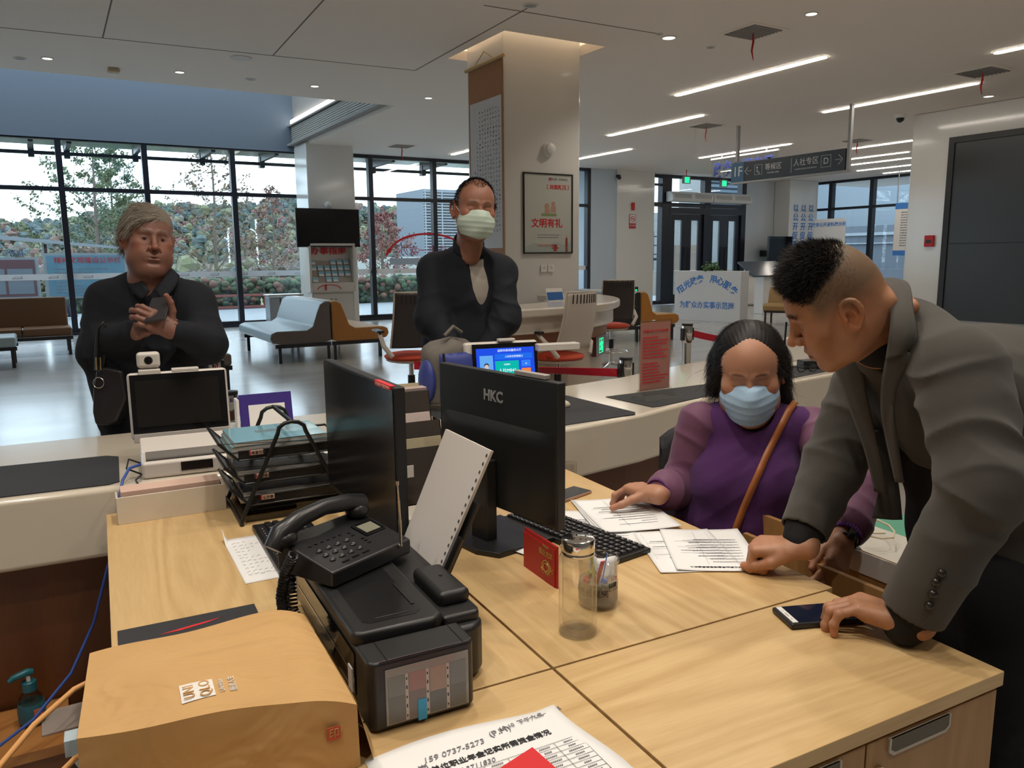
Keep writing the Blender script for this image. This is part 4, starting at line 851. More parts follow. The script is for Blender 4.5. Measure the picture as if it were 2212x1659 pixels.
t = empty('counter_shelf', (-.9, 2.62, 0), label='low wooden shelf under the left end of the counter', cat='shelf')
MB().bx(-1.0, .86, -.16, .12, .105, .135).build('board', wood_mat('shelf_wood', srgb(176, 124, 70), srgb(150, 98, 52), (1, 1, 1), .35, 4, .5), t, rot=(0, 0, -.03))
MB().bx(-1.0, .86, -.145, -.14, .0, .105).build('glossy_front', mat('shelf_front', srgb(120, 74, 42), .25), t, rot=(0, 0, -.03))
M_TEALP = mat('teal_plastic', (.01, .12, .16), .35)
t = empty('pump_bottle', (-.132, 2.60, .137), .3, label='clear soap pump bottle with teal pump on the shelf under the counter', cat='bottle')
MB().lathe([(.030, 0), (.034, .01), (.036, .05), (.030, .085), (.016, .105), (.016, .11)], seg=24).build('body', glass_mat('soap_plastic', (.70, .60, .50), .10), t, smooth=50)
MB().lathe([(.020, .105), (.020, .132), (.018, .134)], seg=20).build('collar', M_TEALP, t, smooth=40); MB().cyl((0, 0, .134), (0, 0, .155), .006).build('stem', M_WPLAS, t)
MB().tube([(.012, 0, .158), (0, 0, .162), (-.04, 0, .158), (-.05, 0, .15)], [.010, .012, .009, .007], 8).build('pump_head', M_TEALP, t, smooth=50)
b = MB(); b.lathe([(.0362, .012), (.0372, .05), (.0345, .068)], seg=24); b.build('label', mat('soap_label', (.02, .11, .16), .4), t, smooth=50)
MB().box((.006, -.0372, .042), (.022, .003, .026)).build('red_emblem', mat('emblem_red', (.5, .12, .05), .5), t)
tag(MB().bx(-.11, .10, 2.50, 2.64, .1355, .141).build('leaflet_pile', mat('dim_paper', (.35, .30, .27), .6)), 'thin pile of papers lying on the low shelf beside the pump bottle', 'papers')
# mats on the counter
M_MAT = mat('black_desk_mat', (.022, .023, .027), .75, bump=.06, bscale=700)
def flat(name, poly, z, th, m, lab, cat, bev=.0):
    return tag(MB().prism(poly, z, z+th).build(name, m, bevel=bev), lab, cat)
flat('desk_mat', [(-.7, 3.13), (.15, 3.045), (.185, 3.01), (.16, 2.66), (.13, 2.64), (-.7, 2.71)], .8205, .003, M_MAT, 'black rubber mat on the counter at the far left', 'mat')
flat('desk_mat', [(1.42, 3.19), (2.17, 3.17), (2.19, 3.15), (2.20, 2.64), (2.17, 2.605), (1.42, 2.57)], .8205, .003, M_MAT, 'black rubber mat on the counter right behind the big black monitor', 'mat')
flat('desk_mat', [(2.33, 3.02), (3.02, 3.03), (3.05, 2.83), (2.38, 2.685), (2.34, 2.69)], .8205, .003, M_MAT, 'black rubber mat under the clear notice stand on the counter', 'mat')
flat('desk_mat', [(3.30, 2.88), (3.60, 2.93), (4.2, 3.03), (4.1, 3.26), (3.45, 3.20)], .8205, .003, M_MAT, 'black mat under the eyeglasses on the counter at the right', 'mat')
# ------------------------------------------------------------------ desks
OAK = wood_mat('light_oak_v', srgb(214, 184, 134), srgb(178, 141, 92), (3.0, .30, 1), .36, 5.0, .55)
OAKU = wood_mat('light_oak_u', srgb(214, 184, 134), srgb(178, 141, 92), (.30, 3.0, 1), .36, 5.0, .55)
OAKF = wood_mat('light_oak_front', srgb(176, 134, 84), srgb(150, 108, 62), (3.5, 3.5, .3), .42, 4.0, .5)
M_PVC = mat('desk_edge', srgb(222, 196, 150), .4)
def Dobj(o, u, v, z=.75, rz=0.0): o.location = D(u, v, z); o.rotation_euler[2] = DROT+rz; return o
def Dempty(name, u, v, z=.75, rz=0.0, label=None, cat=None, group=None): return empty(name, D(u, v, z), DROT+rz, label, cat, group)
def desk(u0, u1, v0, v1, lab, m):
    t = Dempty('desk', (u0+u1)/2, (v0+v1)/2, 0, label=lab, cat='desk'); w, d = (u1-u0)/2, (v1-v0)/2
    MB().bx(-w, w, -d, d, .722, .75).build('desktop', m, t, bevel=.0015)
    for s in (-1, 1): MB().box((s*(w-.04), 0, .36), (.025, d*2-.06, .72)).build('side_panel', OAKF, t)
    return t
desk(-.722, -.003, .003, 1.405, 'light wooden desk on the left carrying the keyboard and paper trays', OAK)
desk(.003, .742, .003, 1.405, 'light wooden desk on the right carrying the big black monitor', OAK)
def cabinet(u0, u1, lab, full=True):
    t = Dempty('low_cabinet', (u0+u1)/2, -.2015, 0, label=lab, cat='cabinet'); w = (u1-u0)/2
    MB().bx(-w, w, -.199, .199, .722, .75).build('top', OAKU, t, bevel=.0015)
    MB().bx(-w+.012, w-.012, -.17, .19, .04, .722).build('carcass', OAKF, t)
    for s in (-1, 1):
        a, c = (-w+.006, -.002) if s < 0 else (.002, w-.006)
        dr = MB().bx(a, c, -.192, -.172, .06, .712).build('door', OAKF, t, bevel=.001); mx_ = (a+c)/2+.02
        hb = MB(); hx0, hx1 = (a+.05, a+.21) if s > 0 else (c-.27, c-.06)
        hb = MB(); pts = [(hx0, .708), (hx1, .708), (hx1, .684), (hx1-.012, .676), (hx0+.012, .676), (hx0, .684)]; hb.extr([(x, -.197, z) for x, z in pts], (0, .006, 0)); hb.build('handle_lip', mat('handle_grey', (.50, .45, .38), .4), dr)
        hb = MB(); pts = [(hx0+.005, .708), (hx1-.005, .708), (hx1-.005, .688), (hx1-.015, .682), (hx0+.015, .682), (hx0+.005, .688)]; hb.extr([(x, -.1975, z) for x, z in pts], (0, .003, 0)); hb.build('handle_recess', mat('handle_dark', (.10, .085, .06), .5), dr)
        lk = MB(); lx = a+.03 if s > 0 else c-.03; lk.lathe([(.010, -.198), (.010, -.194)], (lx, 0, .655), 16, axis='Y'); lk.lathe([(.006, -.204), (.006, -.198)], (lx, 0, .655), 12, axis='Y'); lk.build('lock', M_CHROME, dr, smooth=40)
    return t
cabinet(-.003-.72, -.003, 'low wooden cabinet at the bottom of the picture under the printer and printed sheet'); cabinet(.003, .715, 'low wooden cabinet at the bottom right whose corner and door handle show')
# open drawer box beyond the desk edge, with cables
t = Dempty('open_drawer', .90, .12, 0, label='open wooden drawer with metal runner beyond the right desk edge', cat='drawer')
MB().bx(.075, .09, -.20, .34, .62, .752).build('side', OAKF, t); MB().bx(-.05, -.035, -.20, .28, .64, .735).build('inner_side', OAKF, t); MB().bx(-.035, .075, -.20, .34, .615, .625).build('bottom', OAKF, t)
MB().bx(.070, .074, -.16, .18, .70, .756).build('metal_plate', M_WPLAS, t); MB().bx(.075, .09, .34, .352, .60, .75).build('end', OAKF, t)
t = Dempty('under_desk_shelf', 1.35, .35, 0, label='low pale shelf holding loose cables behind the drawer', cat='shelf'); MB().bx(-.22, .4, -.5, .5, .50, .52).build('board', mat('dim_white_board', (.45, .43, .38), .5), t); MB().bx(-.2, .38, .42, .46, .0, .5).bx(-.2, .38, -.46, -.42, 0, .5).build('leg_panel', OAKF, t)
rc = random.Random(12)
for k in range(6):
    c0 = np.array(D(1.22+rc.uniform(0, .3), .15+rc.uniform(0, .45), .54)); pts = []
    for i in range(14):
        a = i*.55+rc.uniform(-.2, .2); c0 = c0+np.array([math.cos(a+k)*.05, math.sin(a+k)*.05, rc.uniform(-.01, .012)]); pts.append((c0[0], c0[1], max(.527+k*.006, c0[2]+k*.006)))
    tag(MB().tube(pts, .0035, 6).build('cable', mat('cable_ivory', (.6, .52, .38), .5) if k % 3 else M_BLACKP, smooth=60), ['ivory cable loop on the shelf behind the drawer, loosest one', 'black cable tangled on the shelf behind the drawer'][0 if k % 3 else 1], 'cable', 'loose cables behind the drawer')
t = empty('wooden_tub', (2.62, 1.72, 0), label='round wooden tub with green rim in the gap beside the leaning man', cat='tub'); MB().lathe([(.12, 0), (.15, .50), (.14, .50), (.11, .02)], seg=28).build('body', mat('tub_wood', srgb(190, 130, 60), .5), t, smooth=40); MB().lathe([(.152, .485), (.152, .51), (.137, .51)], seg=28).build('rim', mat('tub_green', (.05, .25, .16), .4), t, smooth=40)
# ------------------------------------------------------------------ left check-in terminal on the counter
TW = mat('terminal_white', (.62, .58, .54), .35); TSIL = mat('terminal_silver', (.50, .47, .45), .35, metal=.3)
t = empty('ticket_terminal', (.365, 2.72, .82), -.09, label='white check-in terminal with blank dark screen, standing on the counter at the left', cat='terminal')
MB().bx(-.135, .135, -.09, .14, .0, .055).build('base', TW, t, bevel=.012); MB().bx(-.12, .13, -.075, .05, .055, .058).build('scan_window', M_GLOSSB, t); MB().bx(-.02, .075, -.0925, -.09, .018, .046).build('front_slot', M_GLOSSB, t)
MB().extr([(-.135, .05, .05), (-.135, .12, .05), (-.135, .14, .10), (-.135, .105, .095)], (.27, 0, 0)).build('neck', TW, t, bevel=.006)
sc = empty('x', (0, 0, 0)); bpy.data.objects.remove(sc)
def slab(name, m, par, w, h, th, loc, tilt, bevel=.0, front=0.0):
    return MB().bx(-w/2, w/2, front-th/2, front+th/2, 0, h).build(name, m, par, loc, (tilt, 0, 0), bevel=bevel)
slab('screen_housing', TW, t, .315, .225, .03, (0, .125, .085), -.13, .012)
slab('chin', TSIL, t, .30, .030, .010, (0, .108, .078), -.13, .003); slab('screen', M_GLOSSB, t, .300, .195, .004, (0, .108, .110), -.13, .001); slab('display_area', mat('screen_off', (.012, .011, .010), .12), t, .262, .155, .002, (-.004, .1055, .130), -.13)
MB().bx(-.02, .065, .09, .125, .31, .322).build('card_reader', TW, t, bevel=.003)
t2 = empty('webcam', (.292, 2.88, 1.125), -.09, label='small white square webcam on top of the blank terminal', cat='camera'); MB().bx(-.036, .036, -.016, .016, .018, .072).build('body', TW, t2, bevel=.012, bseg=3); MB().bx(-.034, .034, -.02, .02, -.012, .014).build('mount', TW, t2, bevel=.004)
MB().lathe([(.0105, -.0175), (.0105, -.012)], (0, 0, .045), 20, axis='Y').build('lens', M_GLOSSB, t2); MB().lathe([(.0135, -.0168), (.0135, -.012)], (0, 0, .045), 20, axis='Y').build('lens_ring', M_DGREY, t2)
M_BCAB = mat('blue_cable', (.03, .08, .35), .4)
tag(MB().tube([(.235, 2.70, .86), (.19, 2.66, .86), (.165, 2.60, .84), (.150, 2.56, .80), (.145, 2.548, .70), (.10, 2.53, .60), (.05, 2.50, .45), (-.02, 2.46, .33), (-.12, 2.40, .25), (-.22, 2.38, .2), (-.35, 2.38, .17)], .0045, 8).build('network_cable', M_BCAB, smooth=60), 'blue network cable running from the blank terminal down the left side', 'cable')
tag(MB().tube([(.235, 2.74, .85), (.195, 2.72, .875), (.185, 2.70, .85), (.225, 2.66, .835), (.20, 2.60, .834), (.205, 2.535, .83), (.215, 2.525, .79), (.21, 2.47, .772)], .003, 8).build('power_cable', M_BLACKP, smooth=60), 'thin black power cable beside the blue cable at the blank terminal', 'cable')
# white carton tray
t = Dempty('white_carton', -.545, 1.335, .75, .015, 'low white carton lying on the desk in front of the blank terminal', 'box')
MB().bx(-.148, .148, -.055, -.050, .0, .080).bx(-.148, -.143, -.05, .04, 0, .074).bx(.143, .148, -.05, .04, 0, .074).bx(-.143, .143, -.05, .04, 0, .004).build('tray', mat('ivory_card', (.70, .64, .55), .6), t, bevel=.001)
MB().bx(-.135, .138, -.035, .035, .004, .092).build('pink_liner', mat('pink_card', (.66, .46, .38), .5), t, bevel=.003)
# purple stand sign
t = empty('purple_stand_sign', (.757, 3.24, .82), -.06, label='purple upright table sign with plain white card, behind the paper trays', cat='sign')
MB().extr([(-.105, 0, 0), (.105, 0, 0), (.105, .03, .135), (-.105, .03, .135)], (0, .005, 0)).build('panel', mat('purple_card', (.05, .03, .22), .35), t); MB().bx(-.105, .105, .0, .09, 0, .004).build('foot', mat('purple_card', (.05, .03, .22), .35), t)
MB().extr([(-.070, .0005, .004), (.075, .0005, .004), (.075, .0195, .092), (-.070, .0195, .092)], (0, -.001, 0)).build('white_card', M_PAPER, t)
MB().bx(-.118, -.108, .0, .07, 0, .12).build('side_strip', M_WPLAS, t)
# ------------------------------------------------------------------ wire paper trays
t = Dempty('paper_tray_rack', -.225, 1.24, .75, 0, 'black mesh three tier paper tray on an A shaped frame', 'paper tray')
BW = mat('black_wire', (.012, .012, .012), .35)
for v, s in ((-.135, 1), (.13, 1)):
    P = [(-.155, v, .005), (-.145, v, .03), (-.04, v, .255)]+[(.042*math.sin(a), v, .255+.032*math.cos(a)) for a in [-1.0, -.5, 0, .5, 1.0]]+[(.04, v, .255), (.145, v, .03), (.155, v, .005)]
    MB().tube(P, .0062, 8).build('a_frame', BW, t, smooth=60)
MB().tube([(0, -.135, .287), (0, .13, .287)], .0062, 8).build('ridge_bar', BW, t, smooth=60)
for s in (-1, 1): MB().tube([(s*.155, -.15, .006), (s*.155, .15, .006)], .006, 8).build('foot_bar', BW, t, smooth=60)
m = bpy.data.materials.new('wire_mesh'); m.use_nodes = True; nt = m.node_tree; bs = nt.nodes['Principled BSDF']; bs.inputs['Base Color'].default_value = (.012, .012, .012, 1); bs.inputs['Roughness'].default_value = .4
tc = nt.nodes.new('ShaderNodeTexCoord'); ck = nt.nodes.new('ShaderNodeTexVoronoi'); ck.inputs['Scale'].default_value = 290; ck.inputs['Randomness'].default_value = 0; nt.links.new(tc.outputs['Object'], ck.inputs[0])
gt = nt.nodes.new('ShaderNodeMath'); gt.operation = 'GREATER_THAN'; gt.inputs[1].default_value = .36; nt.links.new(ck.outputs['Distance'], gt.inputs[0]); nt.links.new(gt.outputs[0], bs.inputs['Alpha']); M_MESH = m
M_MAG = [mat('magazine_teal', (.20, .42, .50), .12, coat=.6), mat('magazine_navy', (.03, .06, .11), .12, coat=.6), mat('magazine_darkblue', (.015, .03, .08), .12, coat=.6)]
PGE = mat('page_edges', (.62, .60, .56), .7, bump=.3, bscale=900, stretch=(1, 1, 40))
names = ['top', 'middle', 'lowest']
for k, z in enumerate((.185, .115, .050)):
    tr = MB(); h = .055
    x0, x1, y0, y1 = -.200+.012*k, .16+.012*k, -.125, .125
    tr.tube([(x0+.05, y0, z+.002), (x1, y0, z+.002)], .0035, 6); tr.tube([(x0+.05, y0, z+.002), (x0, y0, z+h), (x0, y1, z+h), (x0+.05, y1, z+.002)], .0045, 6)
    tr.tube([(x0, y0, z+h), (x1, y0, z+h*.55)], .001, 4); tr.tube([(x0+.05, y0, z+h*.5), (x1, y0, z+h*.5), (x1, y1, z+h*.5), (x0+.05, y1, z+h*.5)], .004, 6); fr = tr.build('tray_rim', BW, t, smooth=60)
    q = MB(); q.bx(x0+.05, x1, y0-.0005, y0+.0005, z, z+h*.5); q.bx(x0+.05, x1, y0, y1, z-.0005, z+.0005); q._add([(x0+.05, y0, z), (x0+.05, y1, z), (x0+.003, y1, z+h), (x0+.003, y0, z+h)], [(0, 1, 2, 3)]); q.build('mesh', M_MESH, fr)
    MB().box((x0+.10, y0-.005, z+.022), (.036, .002, .014)).build('label', mat('tray_label', (.62, .42, .32), .5), fr)
    MB().box((x0+.081, y0-.0055, z+.022), (.004, .002, .014)).build('label_edge', M_REDINK, fr)
    text('label_lettering', ['业务登记表', '职业年金表', '公示表'][k], .010, M_INK, fr, (x0+.10, y0-.0065, z+.021), (math.pi/2, 0, 0))
    zz = z+.004
    for j in range(3 if k == 0 else 2):
        th = .018-.003*j
        mg = Dempty('magazine', -.225-.03+.006*j+.012*k, 1.24+.0, .75+zz, .02*(j-1), 'glossy %s magazine in the %s paper tray%s' % (['pale blue', 'dark blue', 'near black'][k], names[k], ['', ', under the top copy', ', second from the bottom'][[2, 1, 0][j] if k == 0 else [1, 0][j]]), 'magazine')
        L = .28-.008*j; MB().bx(-.14, -.14+L, -.105, .105, 0, th-.001).build('pages', PGE, mg); MB().bx(-.1405, -.14+L+.0005, -.106, .106, th-.001, th).build('cover', M_MAG[k], mg)
        if j == (2 if k == 0 else 1):
            MB().box((.07, .02, th+.0003), (.10, .10, .0004), .1).build('cover_picture', mat('magazine_photo%d' % k, [(.35, .55, .62), (.25, .28, .32), (.30, .30, .45)][k], .1, coat=.6, var=.5, vscale=30), mg)
            if k == 0: dashes(-.06, .04, .03, .012, 3, .005, rc, z=th+.0006).build('cover_print', M_GINK, mg)
        zz += th+.0008
t = Dempty('clear_brown_case', -.205, 1.27, .75, 0, 'smoky clear case lying on the desk under the wire trays', 'box')
b = MB(); b.bx(-.16, .16, -.15, -.147, 0, .038); b.bx(-.16, -.157, -.147, .147, 0, .038); b.bx(.157, .16, -.147, .147, 0, .038); b.bx(-.157, .157, .147, .15, 0, .038); b.bx(-.157, .157, -.147, .147, 0, .003)
b.build('case', glass_mat('smoked_plastic', (.55, .45, .34), .06), t); MB().bx(-.14, .14, -.13, .13, .004, .020).build('contents', mat('dark_contents', (.05, .04, .035), .6), t)
# ------------------------------------------------------------------ monitors
def monitor(u, v, rz, w, h, zb, lab, back_logo=False):
    t = Dempty('monitor', u, v, .75, rz, lab, 'monitor')   # screen faces local -X ; panel runs along local Y
    z0 = zb-.75
    MB().bx(-.004, .022, -w/2, w/2, z0, z0+h).build('panel', M_BLACKM if not back_logo else mat('monitor_back', (.022, .024, .026), .42), t, bevel=.003)
    return t, z0
t, z0 = monitor(-.128, .762, 0.012, .585, .372, .846, 'black monitor in the middle left, its dark screen facing left, red sticker on its corner')
MB().bx(-.0065, -.004, -.286, .286, z0+.016, z0+.366).build('screen', mat('matt_screen', (.010, .010, .011), .20), t)
MB().bx(.02, .05, -.13, .13, z0+.08, z0+.26).build('back_cover', M_BLACKP, t, bevel=.012); MB().bx(.045, .07, -.03, .03, .0, z0+.2).build('stand_neck', M_BLACKP, t, bevel=.004); MB().bx(-.05, .11, -.1, .1, 0, .012).build('stand_foot', M_BLACKP, t, bevel=.004)
st = MB().bx(-.0066, .006, -.275, -.165, z0+.372-.009, z0+.3735).build('red_sticker', M_REDINK, t); text('sticker_lettering', '专线电脑 严禁连接外网', .009, mat('pink_letter', (.85, .35, .3), .6), t, (-.0075, -.22, z0+.3665), (math.pi/2, 0, -math.pi/2))
MB().bx(-.0062, -.004, .262, .284, z0+.03, z0+.058).build('white_sticker', M_PAPER, t); text('maker_mark', 'V', .012, M_WPLAS, t, (-.007, .02, z0+.008), (math.pi/2, 0, -math.pi/2))
t, z0 = monitor(.228, .662, -.195, .505, .365, .840, 'big black monitor seen from behind with grey letters HKC', True)
t.rotation_euler[2] = DROT+math.pi+.195; z0 = .09
# rotated half a turn, so the screen (local -X) faces the seated woman
MB().bx(-.0065, -.004, -.248, .248, z0+.016, z0+.36).build('screen', mat('lit_screen_dim', (.02, .03, .05), .2), t)
def bulge(u_, v_):
    y = -.245+.49*u_; z = z0+.012+.225*v_; e = (1-(2*u_-1)**4)*(1 if v_ < .9 else (1-v_)/.1); return (.0215+.018*max(0, e), y, z)
MB().grid(bulge, 24, 16).build('back_bulge', mat('monitor_back2', (.014, .015, .016), .38), t, smooth=60)
text('maker_letters', 'HKC', .040, mat('logo_grey', (.34, .35, .36), .35), t, (.0228, -.0, z0+.300), (math.pi/2, 0, math.pi/2), bold=.03)
MB().bx(.04, .075, -.035, .035, .0, z0+.14).build('stand_neck', M_BLACKP, t, bevel=.004); MB().extr([(-.09, -.12, 0), (.10, -.12, 0), (.13, -.06, 0), (.13, .06, 0), (.10, .12, 0), (-.09, .12, 0)], (0, 0, .014)).build('stand_foot', M_BLACKP, t, bevel=.003)
MB().bx(-.002, .016, .08, .20, z0+.366, z0+.378).build('light_bar', TSIL, t, bevel=.002)
# brochure rack between the monitors
t = Dempty('brochure_rack', .055, 1.10, .75, .0, 'black tiered brochure rack standing between the two monitors', 'rack')
for k, (v, z, h) in enumerate([(-.14, .03, .16), (-.05, .12, .13), (.04, .20, .13)]):
    # sloping pockets, seen from the side
    q = MB(); q.extr([(-.03, v, z), (.17, v, z), (.17, v+.035, z+h), (-.03, v+.035, z+h)], (0, .004, 0)); q.build('pocket_front', mat('smoky_pocket', (.05, .043, .038), .15), t)
    q = MB()
    for s in (-.03, .17): q.extr([(s, v, z-.02), (s, v+.05, z-.02), (s, v+.09, z+h), (s, v+.035, z+h)], (.004, 0, 0))
    q.bx(-.03, .17, v, v+.05, z-.022, z-.018); q.build('pocket_frame', BW, t)
    q = MB(); q.extr([(-.015, v+.03, z), (.155, v+.03, z), (.155, v+.075, z+h+.02), (-.015, v+.075, z+h+.02)], (0, .004, 0)); q.build('brochure', mat('brochure_beige%d' % (k % 2), [(.42, .36, .24), (.55, .45, .42)][k % 2], .3), t)
MB().bx(-.03, .17, .08, .12, 0, .34).build('back_plate', mat('rack_back', (.36, .28, .26), .4), t, bevel=.003); MB().bx(-.03, .17, -.16, .12, 0, .012).build('base', BW, t)
MB().box((.0, -.17, .14), (.05, .002, .035)).build('barcode_label', M_PAPER, t)
tag(Dobj(MB().bx(-.05, .07, -.06, .05, 0, .065).build('small_carton', mat('ivory_card', (.70, .64, .55), .6), bevel=.003), .0, .80), 'small ivory carton on the desk behind the left monitor', 'box')
tag(MB().tube([D(.0, .66, .757), D(-.03, .60, .79), D(-.06, .56, .84), D(-.085, .50, .87), D(-.10, .47, .85)], .003, 8).build('white_cable', M_WPLAS, smooth=60), 'short white cable arching beside the phone aerial', 'cable')
# ------------------------------------------------------------------ keyboards, mats, papers on the left desk
KCAP = mat('key_cap', (.02, .02, .022), .45)
def keyboard(u, v, rz, lab, L=.44, W=.145):
    t = Dempty('keyboard', u, v, .75, rz, lab, 'keyboard')
    MB().bx(-W/2, W/2, -L/2, L/2, 0, .014).build('case', M_BLACKP, t, bevel=.004)
    k0 = MB()
    for r in range(6):
        y = -L/2+.012
        while y < L/2-.02:
            w = .0165 if not (r == 5 and abs(y+.03) < .05) else .09
            if r < 5 and rc.random() < .06: w = .026
            k0.box((-W/2+.018+r*.0215, y+w/2, .017), (.0165, w, .007), taper=.86); y += w+.0035
    ko = k0.build('keys', KCAP, t)
    k1 = MB()
    for r in range(6):
        for c_ in range(20): k1.bx(-W/2+.015+r*.0215, -W/2+.019+r*.0215, -L/2+.018+c_*.0205, -L/2+.023+c_*.0205, .0205, .0209)
    k1.build('key_legends', mat('legend_grey', (.30, .30, .30), .6), ko)
    return t
keyboard(-.282, .815, .0, 'black keyboard on the left desk below the paper trays', .48, .155)
keyboard(.40, .575, .18, 'black keyboard on the right desk in front of the big monitor', .44, .145)
def sheet(name, u, v, rz, w, h, lab, cat='paper', z=.7508, curl=None, m=None, th=.0004, group=None):
    t = Dempty(name, u, v, z, rz, lab, cat, group)
    def F(a, b_):
        x, y = (a-.5)*w, (b_-.5)*h; return (x, y, (curl(a, b_) if curl else 0)+.0003)
    MB().grid(F, 14, 14).build('sheet', m or M_PAPER, t, smooth=60, solid=th)
    return t
# handwritten note with a curled corner
t = sheet('handwritten_note', -.398, .835, .02, .088, .33, 'handwritten white note on the left desk beside the keyboard', curl=lambda a, b_: .0+.035*max(0, .10-a)*max(0, b_-.85)*60)
b = MB(); rn = random.Random(3)
for k in range(11):
    x = -.028; y = .12-k*.024-.0
    n = rn.randint(2, 5)
    for j in range(n):
        p = [(x+i*.0028, y+rn.uniform(-.004, .004)+i*.0012, .0012) for i in range(rn.randint(3, 5))]; b.tube(p, .00045, 3); x += .014
o = b.build('handwriting', M_GINK, t); o['kind'] = 'stuff'
t = Dempty('mouse_pad', -.575, .43, .7505, .0, 'black mouse pad with a red stripe half covered by the paper bag', 'mouse pad'); b = MB().bx(-.135, .135, -.11, .115, 0, .003); b.build('pad', M_MAT, t, bevel=.001)
MB().extr([(-.06, .055, .0031), (.0, .068, .0031), (.06, .078, .0031), (.07, .082, .0031), (.03, .066, .0031), (-.02, .055, .0031)], (0, 0, .0004)).build('red_stripe', M_REDINK, t)
flat('desk_mat', [D(.43, 1.02)[:2], D(.60, 1.03)[:2], D(.62, 1.05)[:2], D(.62, 1.33)[:2], D(.43, 1.33)[:2]], .7505, .003, M_MAT, 'black mat on the right desk behind the big monitor', 'mat')
flat('desk_mat', [D(.10, .42)[:2], D(.28, .42)[:2], D(.28, .80)[:2], D(.10, .80)[:2]], .7503, .0012, mat('grey_mat', (.04, .042, .045), .7), 'dark grey pad under the foot of the big monitor', 'mat') if False else None
# ------------------------------------------------------------------ ink tank printer
M_PRN = mat('printer_black', (.013, .013, .014), .42, bump=.04, bscale=900)
t = Dempty('printer', 0, 0, .75, 0, 'black ink tank printer with paper in its rear tray, standing on the left desk', 'printer')
MB().prism([(-.355, .03), (-.14, .03), (-.115, .055), (-.115, .50), (-.355, .50)], .006, .105).build('body', M_PRN, t, bevel=.012, bseg=3)
MB().bx(-.3575, -.3545, .05, .48, .02, .095).build('gloss_front', M_GLOSSB, t); MB().bx(-.3585, -.357, .055, .475, .054, .0565).build('front_seam', M_CHROME, t); MB().bx(-.359, -.3555, .49, .497, .01, .10).build('corner_post', M_WPLAS, t)
MB().prism([(-.362, .045), (-.345, .032), (-.215, .032), (-.195, .05), (-.195, .505), (-.362, .505)], .108, .136).build('scanner_lid', M_PRN, t, bevel=.010, bseg=3)
q = MB(); q.prism([(-.335, .075), (-.325, .063), (-.240, .063), (-.228, .075), (-.228, .48), (-.335, .48)], .1362, .1366); q.build('lid_recess', mat('printer_panel', (.008, .008, .009), .3), t)
MB().prism([(-.236, .10), (-.230, .10), (-.230, .20), (-.236, .20)], .1366, .1385).prism([(-.31, .075), (-.25, .075), (-.25, .078), (-.31, .078)], .1366, .138).build('lid_ridge', M_PRN, t, bevel=.001)
MB().prism([(-.195, .05), (-.125, .05), (-.118, .07), (-.118, .50), (-.195, .50)], .10, .122).build('rear_deck', M_PRN, t, bevel=.008, bseg=3)
MB().prism([(-.185, .09), (-.128, .09), (-.122, .10), (-.122, .235), (-.185, .235)], .118, .148).build('feeder_block', M_PRN, t, bevel=.012, bseg=3)
MB().lathe([(.004, .1485), (.003, .1495)], (-.15, .17, 0), 12).build('feeder_button', M_GLOSSB, t)
# rear feeder : slanted support, guide and paper stack
lean = .30
def fe(a, b_, off_=0.0):   # a across (v), b up the slope
    return (-.118+.36*b_*math.sin(lean)*.95-off_*math.cos(lean), .47-.045*b_/1.0-a*.215-a*b_*.015, .095+.36*b_*math.cos(lean)*.80+off_*math.sin(lean))
q = MB(); q._add([fe(-.06, .0, -.006), fe(1.06, 0, -.006), fe(1.06, .62, -.006), fe(-.06, .62, -.006)], [(0, 1, 2, 3)]); q.build('paper_support', M_BLACKP, t, solid=.006)
q = MB(); q.tube([fe(1.03, .0, .0), fe(1.04, .36, .0)], .008, 8); q.build('edge_guide', M_BLACKP, t, smooth=50)
pp = Dempty('paper_stack', 0, 0, .75, 0, 'stack of white paper with a dashed edge standing in the printer tray', 'paper')
q = MB(); P4 = [fe(0, .02, .004), fe(1, .02, .004), fe(1, 1.0, .004), fe(0, 1.0, .004)]; nrm = Vector((-math.cos(lean), 0, math.sin(lean)))*.006; q.extr(P4, nrm); q.build('sheets', mat('printer_paper', (.66, .62, .59), .7), pp)
q = MB()
for k in range(15):
    a, b0 = Vector(fe(.955, .08+k*.062, .0)), Vector(fe(.955, .08+k*.062+.022, .0)); n2 = Vector((-math.cos(lean), 0, math.sin(lean)))*.0113; w2 = Vector(fe(.975, .08+k*.062, 0))-a
    q._add([a+n2, a+w2+n2, b0+w2+n2, b0+n2], [(0, 1, 2, 3)])
q.build('edge_dashes', M_INK, pp)
# ink tank unit
ti = MB(); ti.prism([(-.362, -.038), (-.352, -.048), (-.188, -.048), (-.178, -.038), (-.178, .028), (-.362, .028)], .005, .122); ti.build('ink_tank_case', M_PRN, t, bevel=.006, bseg=3)
MB().bx(-.345, -.19, -.050, -.0478, .1225, .1235).bx(-.331, -.3305, -.048, .028, .1222, .1232).bx(-.20, -.1995, -.048, .028, .1222, .1232).build('tank_lid_seam', M_GLOSSB, t)
win = MB().bx(-.336, -.192, -.0496, -.0478, .012, .108).build('tank_window', mat('tank_frosted', (.26, .245, .225), .25, coat=.4), t, bevel=.002)
for k, cc in enumerate([(.20, .21, .20), (.34, .19, .18), (.36, .25, .20), (.19, .20, .20)]):
    MB().bx(-.332+k*.0355, -.332+k*.0355+.028, -.0502, -.0496, .060-.004*k+.006*(k % 2), .094).build('ink_void', mat('tank_empty_%d' % k, cc, .3), win)
    MB().bx(-.332+k*.0355, -.332+k*.0355+.028, -.0502, -.0496, .015, .060-.004*k+.006*(k % 2)).build('ink_level', mat('ink_level_%d' % (k % 3), [(.15, .15, .14), (.20, .16, .155), (.14, .145, .145)][k % 3], .3), win)
